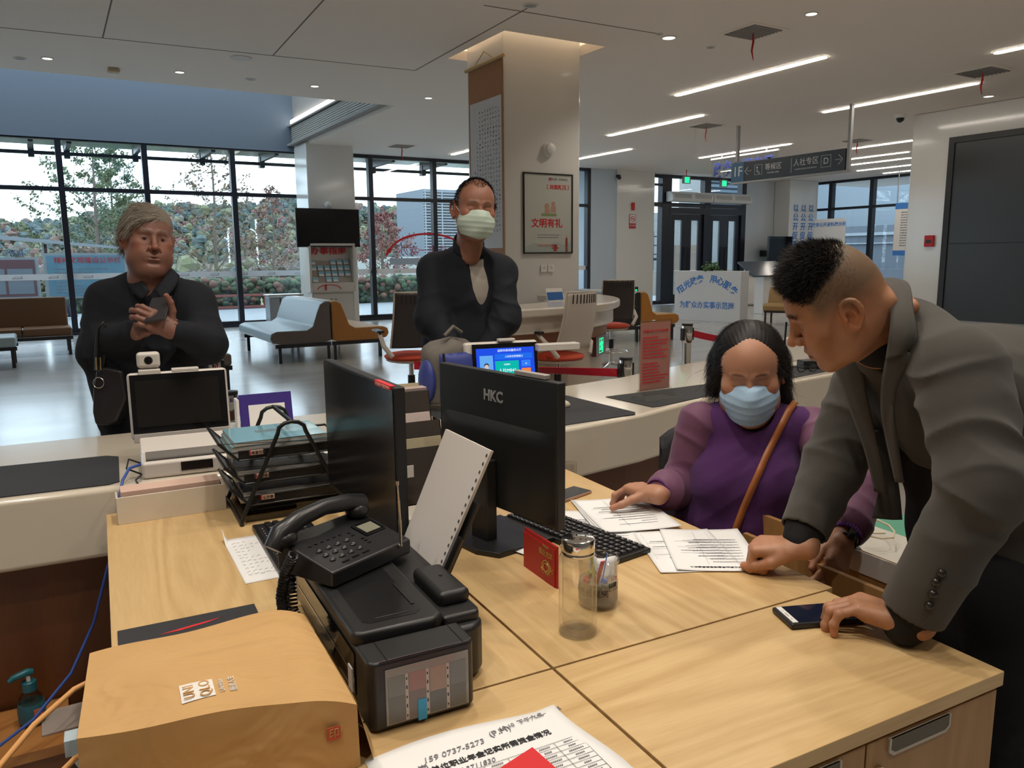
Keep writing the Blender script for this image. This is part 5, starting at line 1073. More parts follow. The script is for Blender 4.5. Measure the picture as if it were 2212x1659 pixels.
for k in range(3):
    MB().bx(-.3035+k*.0355, -.2985+k*.0355, -.0504, -.0496, .015, .094).build('scale_strip', mat('tank_strip', (.50, .44, .40), .4), win)
    q = MB()
    for j in range(5): q.bx(-.302+k*.0355, -.300+k*.0355, -.0507, -.0504, .02+j*.016, .024+j*.016+(j % 2)*.002)
    q.build('scale_marks', M_INK, win)
MB().bx(-.283, -.268, -.0515, -.0496, .008, .044).build('blue_tag', mat('blue_tag', (.04, .35, .60), .5), t)
MB().bx(-.364, -.3615, .045, .068, .03, .072).build('spec_label', M_PAPER, t)
# ------------------------------------------------------------------ wireless desk phone on the printer
t = Dempty('desk_telephone', -.283, .350, .888, math.radians(28), 'black desk telephone with handset and silver aerial, standing on the printer', 'telephone')
M_TEL = mat('telephone_black', (.014, .014, .016), .33)
q = MB(); q.extr([(-.118, -.085, .0), (-.118, .085, .0), (-.118, .085, .072), (-.118, -.085, .034)], (.236, 0, 0)); q.build('base', M_TEL, t, bevel=.006, bseg=3)
sl = math.atan2(.038, .17); 
def tp(x, y, h=0.0): return (x, y, .034+(y+.085)*.2235+h)
kp = MB(); kl = MB()
for r in range(3):
    for c_ in range(4):
        x, y = -.082+c_*.026, -.048+r*.020
        cx_, cy_, cz_ = tp(x, y); kp.ball((cx_, cy_, cz_+.001), (.0085, .0055, .003), 12, 6); kl.box((cx_, cy_, cz_+.0042), (.0055, .0022, .0003), rot=(sl, 0, 0))
for c_ in range(6): cx_, cy_, cz_ = tp(-.085+c_*.017, .018); kp.box((cx_, cy_, cz_+.001), (.006, .004, .003))
for x, y in [(.022, .0), (.022, .012), (.03, -.022), (.03, -.032), (.03, -.042), (-.005, -.066), (-.035, -.066), (-.065, -.068)]: cx_, cy_, cz_ = tp(x, y); kp.box((cx_, cy_, cz_+.001), (.007 if y > -.05 else .018, .004, .003))
ko = kp.build('keys', M_TEL, t, smooth=50); kl.build('key_digits', mat('digit_white', (.22, .22, .21), .5), ko)
q = MB(); q.box((.075, .005, tp(0, .005)[2]+.002), (.062, .052, .004), rot=(sl, 0, 0)); dsp = q.build('display_frame', M_GLOSSB, t, bevel=.002)
q = MB(); q.box((.073, .002, tp(0, .002)[2]+.0045), (.044, .034, .001), rot=(sl, 0, 0)); q.build('display', mat('lcd_olive', (.20, .20, .15), .25), dsp)
text('maker_letters', 'ZTE', .010, M_GREY, t, (.098, .036, tp(0, .036)[2]+.0015), (sl, 0, 0)) if False else None
q = MB(); q.tube([(-.145, .062, .062), (-.125, .062, .088), (-.07, .064, .107), (.0, .065, .113), (.07, .064, .106), (.112, .062, .092)], [.020, .0235, .019, .018, .020, .023], 14); hs = q.build('handset', M_TEL, t, smooth=60)
q = MB(); q.ball((-.118, .058, .078), (.030, .026, .020), 16, 10); q.ball((.095, .060, .082), (.030, .026, .020), 16, 10); q.build('handset_cups', M_TEL, hs, smooth=60)
q = MB(); q.cyl((.080, -.088, .03), (.080, -.088, .09), .0036); q.cyl((.080, -.088, .09), (.079, -.087, .135), .0028); q.cyl((.079, -.087, .135), (.078, -.086, .170), .0021); q.lathe([(.0038, 0), (.0038, .009)], (.078, -.086, .169), 10); q.ball((.080, -.086, .03), .006); q.build('aerial', mat('aerial_brass', (.62, .55, .45), .18, metal=1.0), t, smooth=50)
t.scale = (.93, .93, .93)
# coiled cord
pts = []; path = [Vector(D(-.405, .265, .955)), Vector(D(-.415, .30, .91)), Vector(D(-.42, .33, .85)), Vector(D(-.415, .345, .80)), Vector(D(-.40, .36, .775)), Vector(D(-.39, .30, .775)), Vector(D(-.40, .33, .82)), Vector(D(-.395, .36, .87)), Vector(D(-.375, .37, .92))]
N_ = 420
for i in range(N_):
    s = i/(N_-1)*(len(path)-1); k = min(int(s), len(path)-2); f = s-k; p = path[k].lerp(path[k+1], f); d = (path[k+1]-path[k]).normalized(); a = d.orthogonal().normalized(); b_ = d.cross(a); th = i*.95
    pts.append(p+(a*math.cos(th)+b_*math.sin(th))*.0095)
tag(MB().tube(pts, .0024, 5).build('coiled_cord', M_BLACKP, smooth=60), 'black coiled phone cord hanging down beside the printer', 'cable')
# ------------------------------------------------------------------ paper carrier bag
t = Dempty('paper_bag', -.57, .055, .75, 0, 'brown paper carrier bag on its side at the bottom left, white square logo', 'bag')
kb = bpy.data.materials.new('kraft_paper'); kb.use_nodes = True; nt = kb.node_tree; bs = nt.nodes['Principled BSDF']; bs.inputs['Roughness'].default_value = .72
tc = nt.nodes.new('ShaderNodeTexCoord'); no = nt.nodes.new('ShaderNodeTexNoise'); no.inputs['Scale'].default_value = 9; no.inputs['Detail'].default_value = 6; nt.links.new(tc.outputs['Object'], no.inputs['Vector'])
mx = nt.nodes.new('ShaderNodeMix'); mx.data_type = 'RGBA'; mx.inputs[6].default_value = (*srgb(200, 160, 106), 1); mx.inputs[7].default_value = (*srgb(182, 142, 88), 1); nt.links.new(no.outputs['Fac'], mx.inputs[0]); nt.links.new(mx.outputs[2], bs.inputs['Base Color'])
wv = nt.nodes.new('ShaderNodeTexNoise'); wv.inputs['Scale'].default_value = 5; wv.inputs['Distortion'].default_value = 2.2; mpg = nt.nodes.new('ShaderNodeMapping'); mpg.inputs['Scale'].default_value = (1, 2.2, 1); mpg.inputs['Rotation'].default_value = (0, 0, .5); nt.links.new(tc.outputs['Object'], mpg.inputs[0]); nt.links.new(mpg.outputs[0], wv.inputs['Vector'])
bp = nt.nodes.new('ShaderNodeBump'); bp.inputs['Strength'].default_value = .6; bp.inputs['Distance'].default_value = .02; nt.links.new(wv.outputs['Fac'], bp.inputs['Height']); nt.links.new(bp.outputs[0], bs.inputs['Normal'])
def bagtop(a, b_):   # a 0..1 left to right (u), b near to far (v)
    u_ = -.192+.014*b_+a*(.364-.014*b_); v_ = (-.160+.065*(1-a))*(1-b_)+(.155+.025*a)*b_
    z = .118+.010*math.sin(a*3.0+.4)*math.sin(b_*2.6+.3)-.045*max(0, a-.80)*5*max(0, a-.80)*2-.006*math.sin(a*9+b_*4)*.5
    return (u_, v_, z)
def sidefn(edge, drop):
    def F(a, s):
        p = Vector(bagtop(*edge(a))); out = drop(a); return (p.x+out[0]*s, p.y+out[1]*s, p.z*(1-s)+.0015*s)
    return F
q = MB(); q.grid(bagtop, 26, 22)
q.grid(sidefn(lambda a: (a, 0), lambda a: (0.0, -.012+.010*math.sin(a*7))), 26, 8)
q.grid(sidefn(lambda a: (1-a, 1), lambda a: (0.0, .010)), 26, 8)
q.grid(sidefn(lambda a: (1, a), lambda a: (.022+.012*math.sin(a*8), 0)), 22, 8)
o = q.build('bag_body', kb, t, smooth=42)
# white lettering panel (logo) lying on the top side
def ontop(x, y, h=.0012):
    a = (x+.190)/.36; b_ = min(1, max(0, (y+.16-.065*(1-a))/(.155+.025*a+.16-.065*(1-a)))); return (x, y, bagtop(a, b_)[2]+h)
lw = mat('logo_white', (.72, .70, .66), .6)
q = MB(); q.grid(lambda a, b_: ontop(-.060+a*.046, -.086+b_*.046+.0), 8, 8); lg = q.build('logo_panel', lw, t)
lo = mat('logo_letter', srgb(196, 150, 96), .7)
for s_, xx in (('UNI', -.048), ('QLO', -.026)): text('logo_letters', s_, .0215, lo, lg, ontop(xx, -.063, .0022), (0, 0, math.pi/2))
for s_, xx, sz in (('LifeWear', -.004, .010), ('服适人生', .012, .011)): text('white_lettering', s_, sz, lw, t, ontop(xx, -.063, .0016), (0, 0, math.pi/2))
q = MB()
rb_ = mat('red_stamp', (.48, .07, .03), .6); q.bx(.125, .145, -.1640, -.1625, .055, .075); st = q.build('red_stamp', rb_, t); text('stamp_letters', '印', .016, kb, st, (.135, -.1645, .065), (math.pi/2, 0, 0))
for s, z0_, y0_ in ((0, .075, .085), (1, .035, -.04)):
    P = [(-.17, y0_, z0_+.035), (-.20, y0_-.01, z0_+.03), (-.25, y0_-.07, z0_+.02), (-.30, y0_-.15, z0_+.0), (-.33, y0_-.22, z0_-.02), (-.32, y0_-.30, z0_-.03), (-.26, y0_-.30, z0_-.02)]
    MB().tube(P, .0042, 7).build('rope_handle', mat('paper_rope', srgb(205, 150, 92), .8), t, smooth=60)
q = MB(); q.grid(lambda a, b_: (-.198+.035*a+.010*math.sin(b_*9), -.075+.235*b_, .015+.085*(1-abs(2*a-1)**2)*(.6+.4*math.sin(b_*5+1))), 8, 24); q.build('white_contents', mat('ivory_cloth', (.62, .58, .50), .8, bump=.3, bscale=120), t, smooth=60, solid=.004)
MB().box((-.200, .02, .05), (.03, .03, .025)).build('blue_white_tag', mat('pale_blue_tag', (.45, .55, .62), .5), t)
# ------------------------------------------------------------------ printed sheet at the bottom with red folder
rq = random.Random(7)
t = Dempty('printed_sheet', -.222, -.245, .7505, .0, 'printed table sheet with handwriting at the bottom of the picture', 'paper')
def shc(a, b_):
    x = (a-.5)*.335+.012*math.sin(b_*5)*(a > .9); y = (b_-.5)*.285+.012*math.sin(a*4.5); return (x, y, .0008+.010*max(0, a-.86)*6*max(0, b_-.3))
MB().grid(shc, 16, 16).build('sheet', M_PAPER, t, smooth=60, solid=.0004)
rzt = .0
text('title_lettering', '下放单位职业年金记实所需资金情况', .0145, M_INK, t, (.000, .073, .0022), (0, 0, rzt), bold=.01)
text('handwriting', '159 0737-5273', .017, mat('pencil', (.25, .25, .27), .7), t, (-.040, .100, .0022), (0, 0, .03), shear=.3); text('handwriting', '(P.M)', .018, M_GINK, t, (.045, .112, .0022), (0, 0, .05)); text('handwriting', '10-10  下午六点—六点', .012, M_GINK, t, (.105, .118, .0035), (0, 0, .05))
text('handwriting', '→ 尧 岗', .016, M_GINK, t, (-.115, .083, .0018), (0, 0, .05)); text('handwriting', '137 3711830', .014, M_GINK, t, (-.03, .052, .0020), (0, 0, .0), shear=.3)
b = MB()
for x in (-.10, -.055, -.015, .025, .065, .105, .150): b.bx(x-.0003, x+.0003, -.13, .045, .0022, .0026)
for k in range(15): b.bx(-.10, .15, .045-k*.0115-.0003, .045-k*.0115+.0003, .0022, .0026)
b.build('table_lines', M_GINK, t)
b = MB()
for k in range(14):
    for x in (-.08, -.036, .005, .045, .085, .128):
        w = rq.uniform(.010, .024); y = .0393-k*.0115; xx = x-w/2
        while xx < x+w/2: b.bx(xx, xx+.0022, y-.0014, y+.0014, .0023, .0027); xx += .0033
o = b.build('table_figures', M_GINK, t); o['kind'] = 'stuff'
t = Dempty('red_folder', -.235, -.300, .7535, .03, 'bright red folder lying over the printed sheet at the bottom edge', 'folder'); MB().prism([(-.10, -.10), (.10, -.10), (.085, .10), (-.02, .07), (-.10, .03)], 0, .003).build('cover', mat('red_card', (.62, .015, .02), .5), t, bevel=.0008)
# ------------------------------------------------------------------ red packet, bottle, jar
t = Dempty('red_packet', .188, .375, .75, 0.0, 'red packet with gold dragon standing upright beside the glass bottle', 'packet')
MB().bx(-.002, .002, -.078, .075, 0, .100).build('card', mat('packet_red', (.42, .008, .012), .45), t); MB().bx(-.004, .0, -.070, .078, .0, .090).build('card', mat('packet_red', (.42, .008, .012), .45), t)
GOLD = mat('gold_print', (.62, .40, .13), .35, metal=.6)
b = MB(); rg = random.Random(2)
sp = [(-.0045, -.035+.020*math.cos(a)*(1-.05*a), .036+.018*math.sin(a)*(1-.05*a)) for a in [i*.45 for i in range(26)]]; b.tube(sp, .0016, 5)
for k in range(26):
    a = rg.uniform(0, 6.28); r0 = rg.uniform(.012, .024); c0 = (-.0046, -.035+r0*1.15*math.cos(a), .034+r0*.75*math.sin(a)); b.tube([c0, (c0[0], c0[1]+rg.uniform(-.009, .009), c0[2]+rg.uniform(-.006, .008))], .0012, 4)
b.build('dragon_emblem', GOLD, t); text('lettering', '福运龙年', .016, GOLD, t, (-.0047, -.03, .068), (math.pi/2, 0, -math.pi/2)); text('small_print', '恭贺新禧', .007, GOLD, t, (-.0047, -.03, .085), (math.pi/2, 0, -math.pi/2))
Dobj(tag(MB().bx(-.012, -.004, -.03, .06, 0, .06).build('packet_support', mat('packet_red_dark', (.2, .005, .01), .5), t), None), 0, 0) if False else None
GL = bpy.data.materials.new('clear_glass'); GL.use_nodes = True; nt = GL.node_tree; bs = nt.nodes['Principled BSDF']; bs.inputs['Transmission Weight'].default_value = 1.0; bs.inputs['Roughness'].default_value = .0; bs.inputs['IOR'].default_value = 1.45; bs.inputs['Base Color'].default_value = (.98, .97, .95, 1)
TG = glass_mat('bottle_glass', (.965, .96, .945), .08, .02)
t = Dempty('glass_bottle', .116, .098, .75, 0, 'clear double walled glass bottle with steel cap standing at the desk seam', 'bottle')
MB().lathe([(.026, .0005), (.036, .002), (.0385, .010), (.0385, .150), (.037, .162), (.033, .168), (.031, .172)], seg=40).build('outer_wall', TG, t, smooth=60)
MB().lathe([(.001, .013), (.024, .014), (.030, .020), (.0315, .03), (.0315, .160), (.029, .170)], seg=40).build('inner_wall', TG, t, smooth=60)
MB().lathe([(.0375, .0008), (.0385, .004), (.0370, .009), (.030, .012), (.015, .010), (.001, .011)], seg=40).build('base', TG, t, smooth=60)
cp = MB().lathe([(.0325, .166), (.0335, .168), (.0335, .172), (.0325, .174), (.0335, .176), (.0335, .196), (.0325, .199), (.0295, .2005), (.001, .2005)], seg=40).build('cap', M_CHROME, t, smooth=40)
b = MB(); rg = random.Random(6)
for k in range(9): a = rg.uniform(0, 6.28); r0 = rg.uniform(.003, .024); b.ball((r0*math.cos(a), r0*math.sin(a), .2010), (.0013, .0013, .0010), 8, 5)
b.build('water_drop', M_GLOSSB, cp, smooth=60)
t = Dempty('clip_jar', .225, .188, .75, 0, 'squat clear plastic jar of coloured clips behind the glass bottle', 'jar')
MB().lathe([(.001, .001), (.036, .001), (.042, .006), (.042, .098), (.045, .100), (.045, .106), (.042, .108), (.0405, .106), (.0405, .008)], seg=40).build('jar_wall', TG, t, smooth=50)
MB().lathe([(.0425, .014), (.0425, .058)], seg=40).build('label_band', mat('jar_label', (.36, .34, .30), .5, alpha=.55), t, smooth=50)
for (txt, sz, ang_, z, mm) in [('彩色长尾夹', .0185, 210, .040, M_INK), ('chili', .010, 205, .066, M_INK), ('55枚', .010, 285, .070, M_REDINK), ('ABS 92734', .007, 285, .046, M_INK)]:
    for i, ch_ in enumerate(txt):
        if ch_ == ' ': continue
        w_ = sz*(.92 if ord(ch_) > 200 else .58); a = math.radians(ang_)+(i-(len(txt)-1)/2)*w_/.0432
        text('label_lettering', ch_, sz, mm, t, (.0433*math.cos(a), .0433*math.sin(a), z), (math.pi/2, 0, a+math.pi/2), depth=.0001)
q = MB()
for k in range(12): a = math.radians(285)+(k-6)*.045; q.box((.0433*math.cos(a), .0433*math.sin(a), .057), (.0006+.0008*(k % 3 == 0), .0006, .011), rz=a+math.pi/2)
q.build('barcode', M_INK, t)
CL = [mat('clip_'+n, c, .4) for n, c in [('pink', (.60, .10, .16)), ('green', (.10, .42, .28)), ('blue', (.10, .22, .62)), ('lime', (.40, .52, .12)), ('white', (.6, .6, .6)), ('black', (.03, .03, .03))]]
rj = random.Random(31)
for k in range(34):
    a = rj.uniform(0, 6.28); r0 = rj.uniform(0, .030); z = .008+.017*(k//9)+rj.uniform(0, .008); cm = CL[rj.choice([0, 1, 2, 3, 5, 5]) if z < .05 else rj.choice([0, 2, 3, 4])]
    o = Dempty('binder_clip', .225+r0*math.cos(a), .188+r0*math.sin(a), .75+z, 0, 'small coloured binder clip inside the clear jar', 'clip', 'binder clips in the jar'); o.rotation_euler = (rj.uniform(0, 3), rj.uniform(0, 3), rj.uniform(0, 6))
    MB().extr([(-.008, -.006, 0), (.008, -.006, 0), (0, .006, 0)], (0, 0, .010)).build('body', cm, o)
    MB().tube([(-.003, .005, .005), (-.004, .016, .005), (.004, .016, .005), (.003, .005, .005)], .0006, 4).build('handle', M_CHROME, o)
for k, (a, r0, tl) in enumerate([(3.6, .018, .35), (3.95, .022, -.2), (4.3, .02, .15)]):
    tag(MB().box((0, 0, .045), (.010, .002, .09)).build('index_strip', CL[[0, 3, 2][k]], None, (D(.225+r0*math.cos(a), .188+r0*math.sin(a), .78)), (tl, .1*k, .4*k)), ['pink', 'lime green', 'blue'][k]+' plastic strip standing in the clip jar', 'strip')
tag(MB().grid(lambda a, b_: (-.03+.06*a, .02*math.sin(a*5)+.01*b_, .05*b_+.008*math.sin(a*9)), 8, 4).build('crumpled_paper', M_PAPER, None, D(.235, .195, .800), (0, .2, 0), smooth=20, solid=.0006), 'crumpled white paper scrap in the top of the clip jar', 'paper')
# ------------------------------------------------------------------ papers and phones on the right desk
def form(name, u, v, rz, w, h, lab, seed, z=.7508, bend=0.0, head=None, n=1):
    t = sheet(name, u, v, rz, w, h, lab, z=z, curl=(lambda a, b_: bend*abs(2*a-1)**3+bend*.6*(b_**4)))
    rr_ = random.Random(seed); b = dashes(-w*.40, w*.40, h*.30, h*.065, 9, h*.010, rr_, z=.0016+bend*.2, lo=.3); o = b.build('small_print', M_GINK, t); o['kind'] = 'stuff'
    b = MB()
    for k in range(3): b.bx(-w*.42, w*.42, h*(.10-.14*k)-.0002, h*(.10-.14*k)+.0002, .0012+bend*.2, .0016+bend*.2)
    for x in (-.42, .42, .1): b.bx(w*x-.0002, w*x+.0002, h*-.42, h*.36, .0012+bend*.2, .0016+bend*.2)
    b.build('table_lines', M_GINK, t)
    if head: text('heading_lettering', head, w*.045, M_INK, t, (0, h*.42, .0018+bend*.3), (0, 0, 0))
    return t
for k in range(3): form('form_sheet', .618+.004*k, .660-.006*k, 2.83+.02*k, .225, .300, ['white form lying lowest in the pile under the woman\'s hand', 'white form in the middle of the pile under the woman\'s hand', 'white form on top of the pile under the woman\'s hand'][k], 40+k, .751+.0016*k, .004)
form('form_sheet', .49, .60, 2.66, .21, .297, 'white form half hidden behind the big monitor edge', 50, .7502, .002)
form('form_sheet', .655, .318, 2.62, .215, .297, 'white form nearest the man\'s fist, a dark heading along its edge', 60, .7512, .004, '某某单位职工职业年金核定缴费基数审核表'.replace('某某单位', '机关事业'))
form('form_sheet', .600, .345, 2.74, .21, .29, 'white form lying under the one by the man\'s fist', 61, .7504, .002)
t = Dempty('smartphone', .575, .888, .751, .32, 'rose gold smartphone lying face up behind the big monitor', 'phone'); MB().bx(-.080, .080, -.0385, .0385, 0, .0085).build('body', mat('rose_gold', (.55, .36, .30), .3, metal=.7), t, bevel=.003, bseg=3); MB().bx(-.077, .077, -.036, .036, .0085, .0092).build('screen', mat('phone_glass_grey', (.05, .055, .06), .08), t)
t = Dempty('smartphone', .590, -.090, .751, .30-.62, 'smartphone in a black case under the man\'s near hand', 'phone'); 
MB().bx(-.083, .083, -.042, .042, 0, .012).build('case', M_BLACKP, t, bevel=.004, bseg=3); MB().bx(-.077, .077, -.036, .036, .0118, .0128).build('screen', mat('phone_screen_blue', (.010, .013, .03), .06), t); MB().bx(-.077, -.065, -.036, .036, .0119, .0131).build('white_bezel', M_WPLAS, t)
MB().bx(-.0725, -.0705, -.008, .008, .0131, .0133).bx(-.0725, -.0705, -.022, -.018, .0131, .0133).bx(-.0725, -.0705, .016, .019, .0131, .0133).build('earpiece', M_GINK, t)
t = Dempty('paper_slip', .235, .60, .7512+.002, .35, 'white slip of paper by the foot of the big monitor', 'paper'); MB().grid(lambda a, b_: ((a-.5)*.10, (b_-.5)*.17, .002+.004*math.sin(a*3)), 8, 8).build('sheet', M_PAPER, t, smooth=60, solid=.0004); dashes(-.04, .04, .06, .014, 6, .003, rq, z=.0055).build('small_print', M_GINK, t)
# glass tumbler between desk and counter
t = Dempty('glass_tumbler', .80, 1.24, .66, 0, 'clear glass tumbler at the far right end of the right desk', 'glass'); MB().lathe([(.025, 0), (.03, .09), (.028, .09), (.023, .004)], seg=24).build('glass_wall', TG, t, smooth=50)
MB().lathe([(.04, -.66), (.04, -.003), (.02, -.001)], seg=20).build('pedestal', M_WPLAS, t) if False else None
# ------------------------------------------------------------------ things on the counter, right part
t = empty('notice_stand', (2.50, 2.86, .824), .07, label='clear upright stand holding a pink notice on the counter', cat='sign')
AC = glass_mat('stand_acrylic', (.93, .93, .92), .10)
MB().bx(-.105, .105, -.003, .003, .03, .375).build('clear_panel', AC, t)
MB().bx(-.098, .098, -.0015, .0015, .04, .365).build('pink_notice', mat('pink_sheet', (.62, .27, .22), .35, coat=.4), t)
text('heading', '机关事业单位工作人员申报须知', .0118, M_REDINK, t, (0, -.004, .325), (math.pi/2, 0, 0)); b = dashes(-.085, .085, .295, .016, 7, .006, rq, lo=.55); b.build('small_print', M_REDINK, t, (0, -.0035, 0), (math.pi/2, 0, 0)); b = dashes(-.085, .085, .17, .015, 7, .006, rq, lo=.55); b.build('small_print', M_REDINK, t, (0, -.0035, 0), (math.pi/2, 0, 0))
MB().extr([(-.105, -.055, 0), (-.105, .055, 0), (-.105, .004, .05), (-.105, -.004, .05)], (.21, 0, 0)).build('foot', AC, t)
# second terminal with lit screen
t = empty('ticket_terminal', (1.78, 3.02, .82), -.20, label='white check-in terminal with glowing blue screen, behind the big monitor', cat='terminal')
MB().bx(-.15, .15, -.10, .13, 0, .05).build('base', TW, t, bevel=.012); slab('screen_housing', TW, t, .36, .25, .05, (0, .085, .05), -.16, .015)
slab('screen_glass', M_GLOSSB, t, .315, .225, .003, (.012, .054, .068), -.16)
def em(name, col, s=1.0): return mat(name, tuple(c_*.3 for c_ in col), .3, emit=col, estr=s)
def scr(name, x0, x1, z0_, z1_, m_, dy=0.0): return MB().bx(x0, x1, -.0005, .0005, z0_, z1_).build(name, m_, t, (.012, .0505-dy, .068), (-.16, 0, 0))
# (z grows up the screen)
s0 = scr('display', -.14, .14, .018, .205, em('screen_blue', (.01, .07, .75), .9)); s0b = s0
def scp(name, x0, x1, z0_, z1_, m_): return MB().bx(x0, x1, -.0012, -.0006, z0_, z1_).build(name, m_, s0)
scp('photo_panel', -.125, -.062, .085, .172, em('screen_lightblue', (.12, .38, .85), .9)); scp('green_panel', -.052, .062, .070, .145, em('screen_green', (.0, .45, .40), .9)); scp('top_panel', -.052, .13, .152, .178, em('screen_deep', (.01, .14, .80), .9))
scp('orange_panel', .075, .12, .078, .108, em('screen_orange', (.80, .22, .06), .9)); scp('blue_panel', .075, .12, .115, .145, em('screen_midblue', (.03, .20, .90), .9)); scp('lower_panel', -.052, .13, .03, .065, em('screen_midblue2', (.02, .16, .80), .9))
ws = em('screen_white', (.75, .85, .95), 1.0)
for s_, x_, z_, sz in [('益阳市政务服务大厅', .02, .192, .013), ('人社综合管理窗口', .04, .164, .011), ('人社M043', .005, .100, .020), ('当前服务', .005, .128, .008), ('42', .098, .128, .009), ('0', .098, .088, .010)]: text('screen_text', s_, sz, ws, s0, (x_, -.0016, z_), (math.pi/2, 0, 0))
b = MB(); b.extr([(-.112, -.0018, .087), (-.076, -.0018, .087), (-.080, -.0018, .103), (-.108, -.0018, .103)], (0, .0004, 0)); b.build('portrait_jacket', em('portrait_dark', (.05, .07, .12), .8), s0); b = MB(); b.ball((-.094, -.0018, .120), (.010, .0004, .013), 12, 8); b.build('portrait_face', em('portrait_skin', (.65, .50, .45), .9), s0); b = MB(); b.ball((-.094, -.0016, .127), (.0115, .0004, .011), 12, 8); b.build('portrait_hair', em('portrait_hair', (.02, .02, .03), .5), s0)
MB().bx(-.02, .06, .075, .11, .30, .312).build('top_bar', TW, t, bevel=.003)
MB().bx(.16, .37, .04, .10, .25, .282).build('reader_arm', TW, t, bevel=.004)
t = empty('computer_mouse', (2.00, 2.93, .8245), .5, label='beige computer mouse on the mat at the edge of the big monitor', cat='mouse'); b = MB(); b.ball((0, 0, .008), (.030, .05, .024), 20, 10); o = b.build('shell', mat('mouse_beige', (.50, .46, .36), .35), t, smooth=60)
t = empty('backpack', (1.60, 3.22, .821), .10, label='blue and grey backpack standing on the counter in front of the masked man', cat='backpack')
M_BPB = mat('backpack_blue', (.035, .05, .24), .55, bump=.15, bscale=60); M_BPG = mat('backpack_grey', (.13, .115, .10), .7, bump=.1, bscale=300)
def bpf(a, b_):
    th = a*2*math.pi; z = .02+.29*b_; w = .150*(1-.12*b_**3)*(1 if b_ > .1 else .8+2*b_)*(max(0, 1-((b_-.8)/.2)**2)**.5 if b_ > .8 else 1); d = .085*(1-.25*b_**2)*(max(0, 1-((b_-.8)/.2)**2)**.5 if b_ > .8 else 1)
    c_, s_ = math.cos(th), math.sin(th); k = (abs(c_)**3+abs(s_)**3)**(-1/3); return (w*c_*k, d*s_*k+.02*b_, z+.012*math.sin(th*3))
MB().grid(bpf, 40, 16).build('main_body', M_BPG, t, smooth=60)
MB().grid(lambda a, b_: (-.115+.23*a, -.072-.034*math.sin(a*math.pi)**.5*math.sin(b_*math.pi)**.4, .055+.20*b_), 16, 14).build('front_pocket', M_BPB, t, smooth=60, solid=.006)
b = MB(); b.ball((-.145, -.01, .13), (.03, .06, .10), 16, 10); b.build('side_pocket', M_BPB, t, smooth=60)
MB().tube([(-.10, -.085, .26), (-.105, -.10, .17), (-.10, -.09, .06)], .006, 6).build('zip', M_BLACKP, t); MB().tube([(-.04, .0, .33), (0, -.01, .37), (.05, 0, .34)], .009, 8).build('handle', M_BPG, t, smooth=50)
MB().lathe([(.001, 0), (.14, 0), (.15, .03)], seg=28).build('bottom', M_BPG, t, smooth=50)
# eyeglasses, pen holder and small device at the right end
t = empty('eyeglasses', (3.80, 3.02, .8245), -.35, label='black framed eyeglasses standing on the counter near the man\'s chin', cat='glasses')
b = MB()
for s in (-1, 1): b.tube([(s*.036+.028*math.cos(a)*(1 if abs(math.cos(a)) < .7 else .9), 0, .022+.019*math.sin(a)) for a in [2*math.pi*k/20 for k in range(20)]], .0028, 6, closed=True)
b.tube([(-.010, 0, .028), (0, -.003, .031), (.010, 0, .028)], .0024, 6)
for s in (-1, 1): b.tube([(s*.066, 0, .030), (s*.070, .05, .026), (s*.068, .12, .010)], .0024, 6)
b.build('frame', M_GLOSSB, t, smooth=60); b = MB()
for s in (-1, 1): b.lathe([(.026, 0), (.026, .0008)], (s*.036, 0, .022), 20, axis='Y')
b.build('lens', glass_mat('lens_glass', (.96, .97, .97), .08), t)
t = empty('pen_case', (4.02, 3.10, .8245), -.3, label='open black case with orange scissors handle beside the eyeglasses', cat='case'); MB().bx(-.14, .14, -.04, .04, 0, .05).build('case', M_BLACKP, t, bevel=.008)
MB().tube([(.06+.035*math.cos(a), -.05, .03+.018*math.sin(a)) for a in [2*math.pi*k/18 for k in range(18)]], .006, 6, closed=True).build('orange_handle', mat('orange_plastic', (.75, .20, .02), .4), t, smooth=60)
t = empty('white_router', (4.15, 3.45, .82), .15, label='white device with a black aerial behind the eyeglasses on the counter', cat='device'); MB().extr([(-.2, -.05, 0), (.25, -.05, 0), (.25, .02, .16), (-.17, .02, .13)], (0, .03, 0)).build('housing', TW, t, bevel=.006); MB().cyl((-.12, -.04, .06), (-.115, -.045, .26), .007, seg=8).build('aerial', M_BLACKP, t, smooth=50)
t = empty('thin_stylus', (2.95, 2.94, .8245), 0, label='small black stylus tip standing left of the woman\'s mask on the counter', cat='stylus'); MB().cyl((0, 0, .0), (.03, 0, .07), .004, seg=8).ball((.03, 0, .075), .008).build('body', M_BLACKP, t)
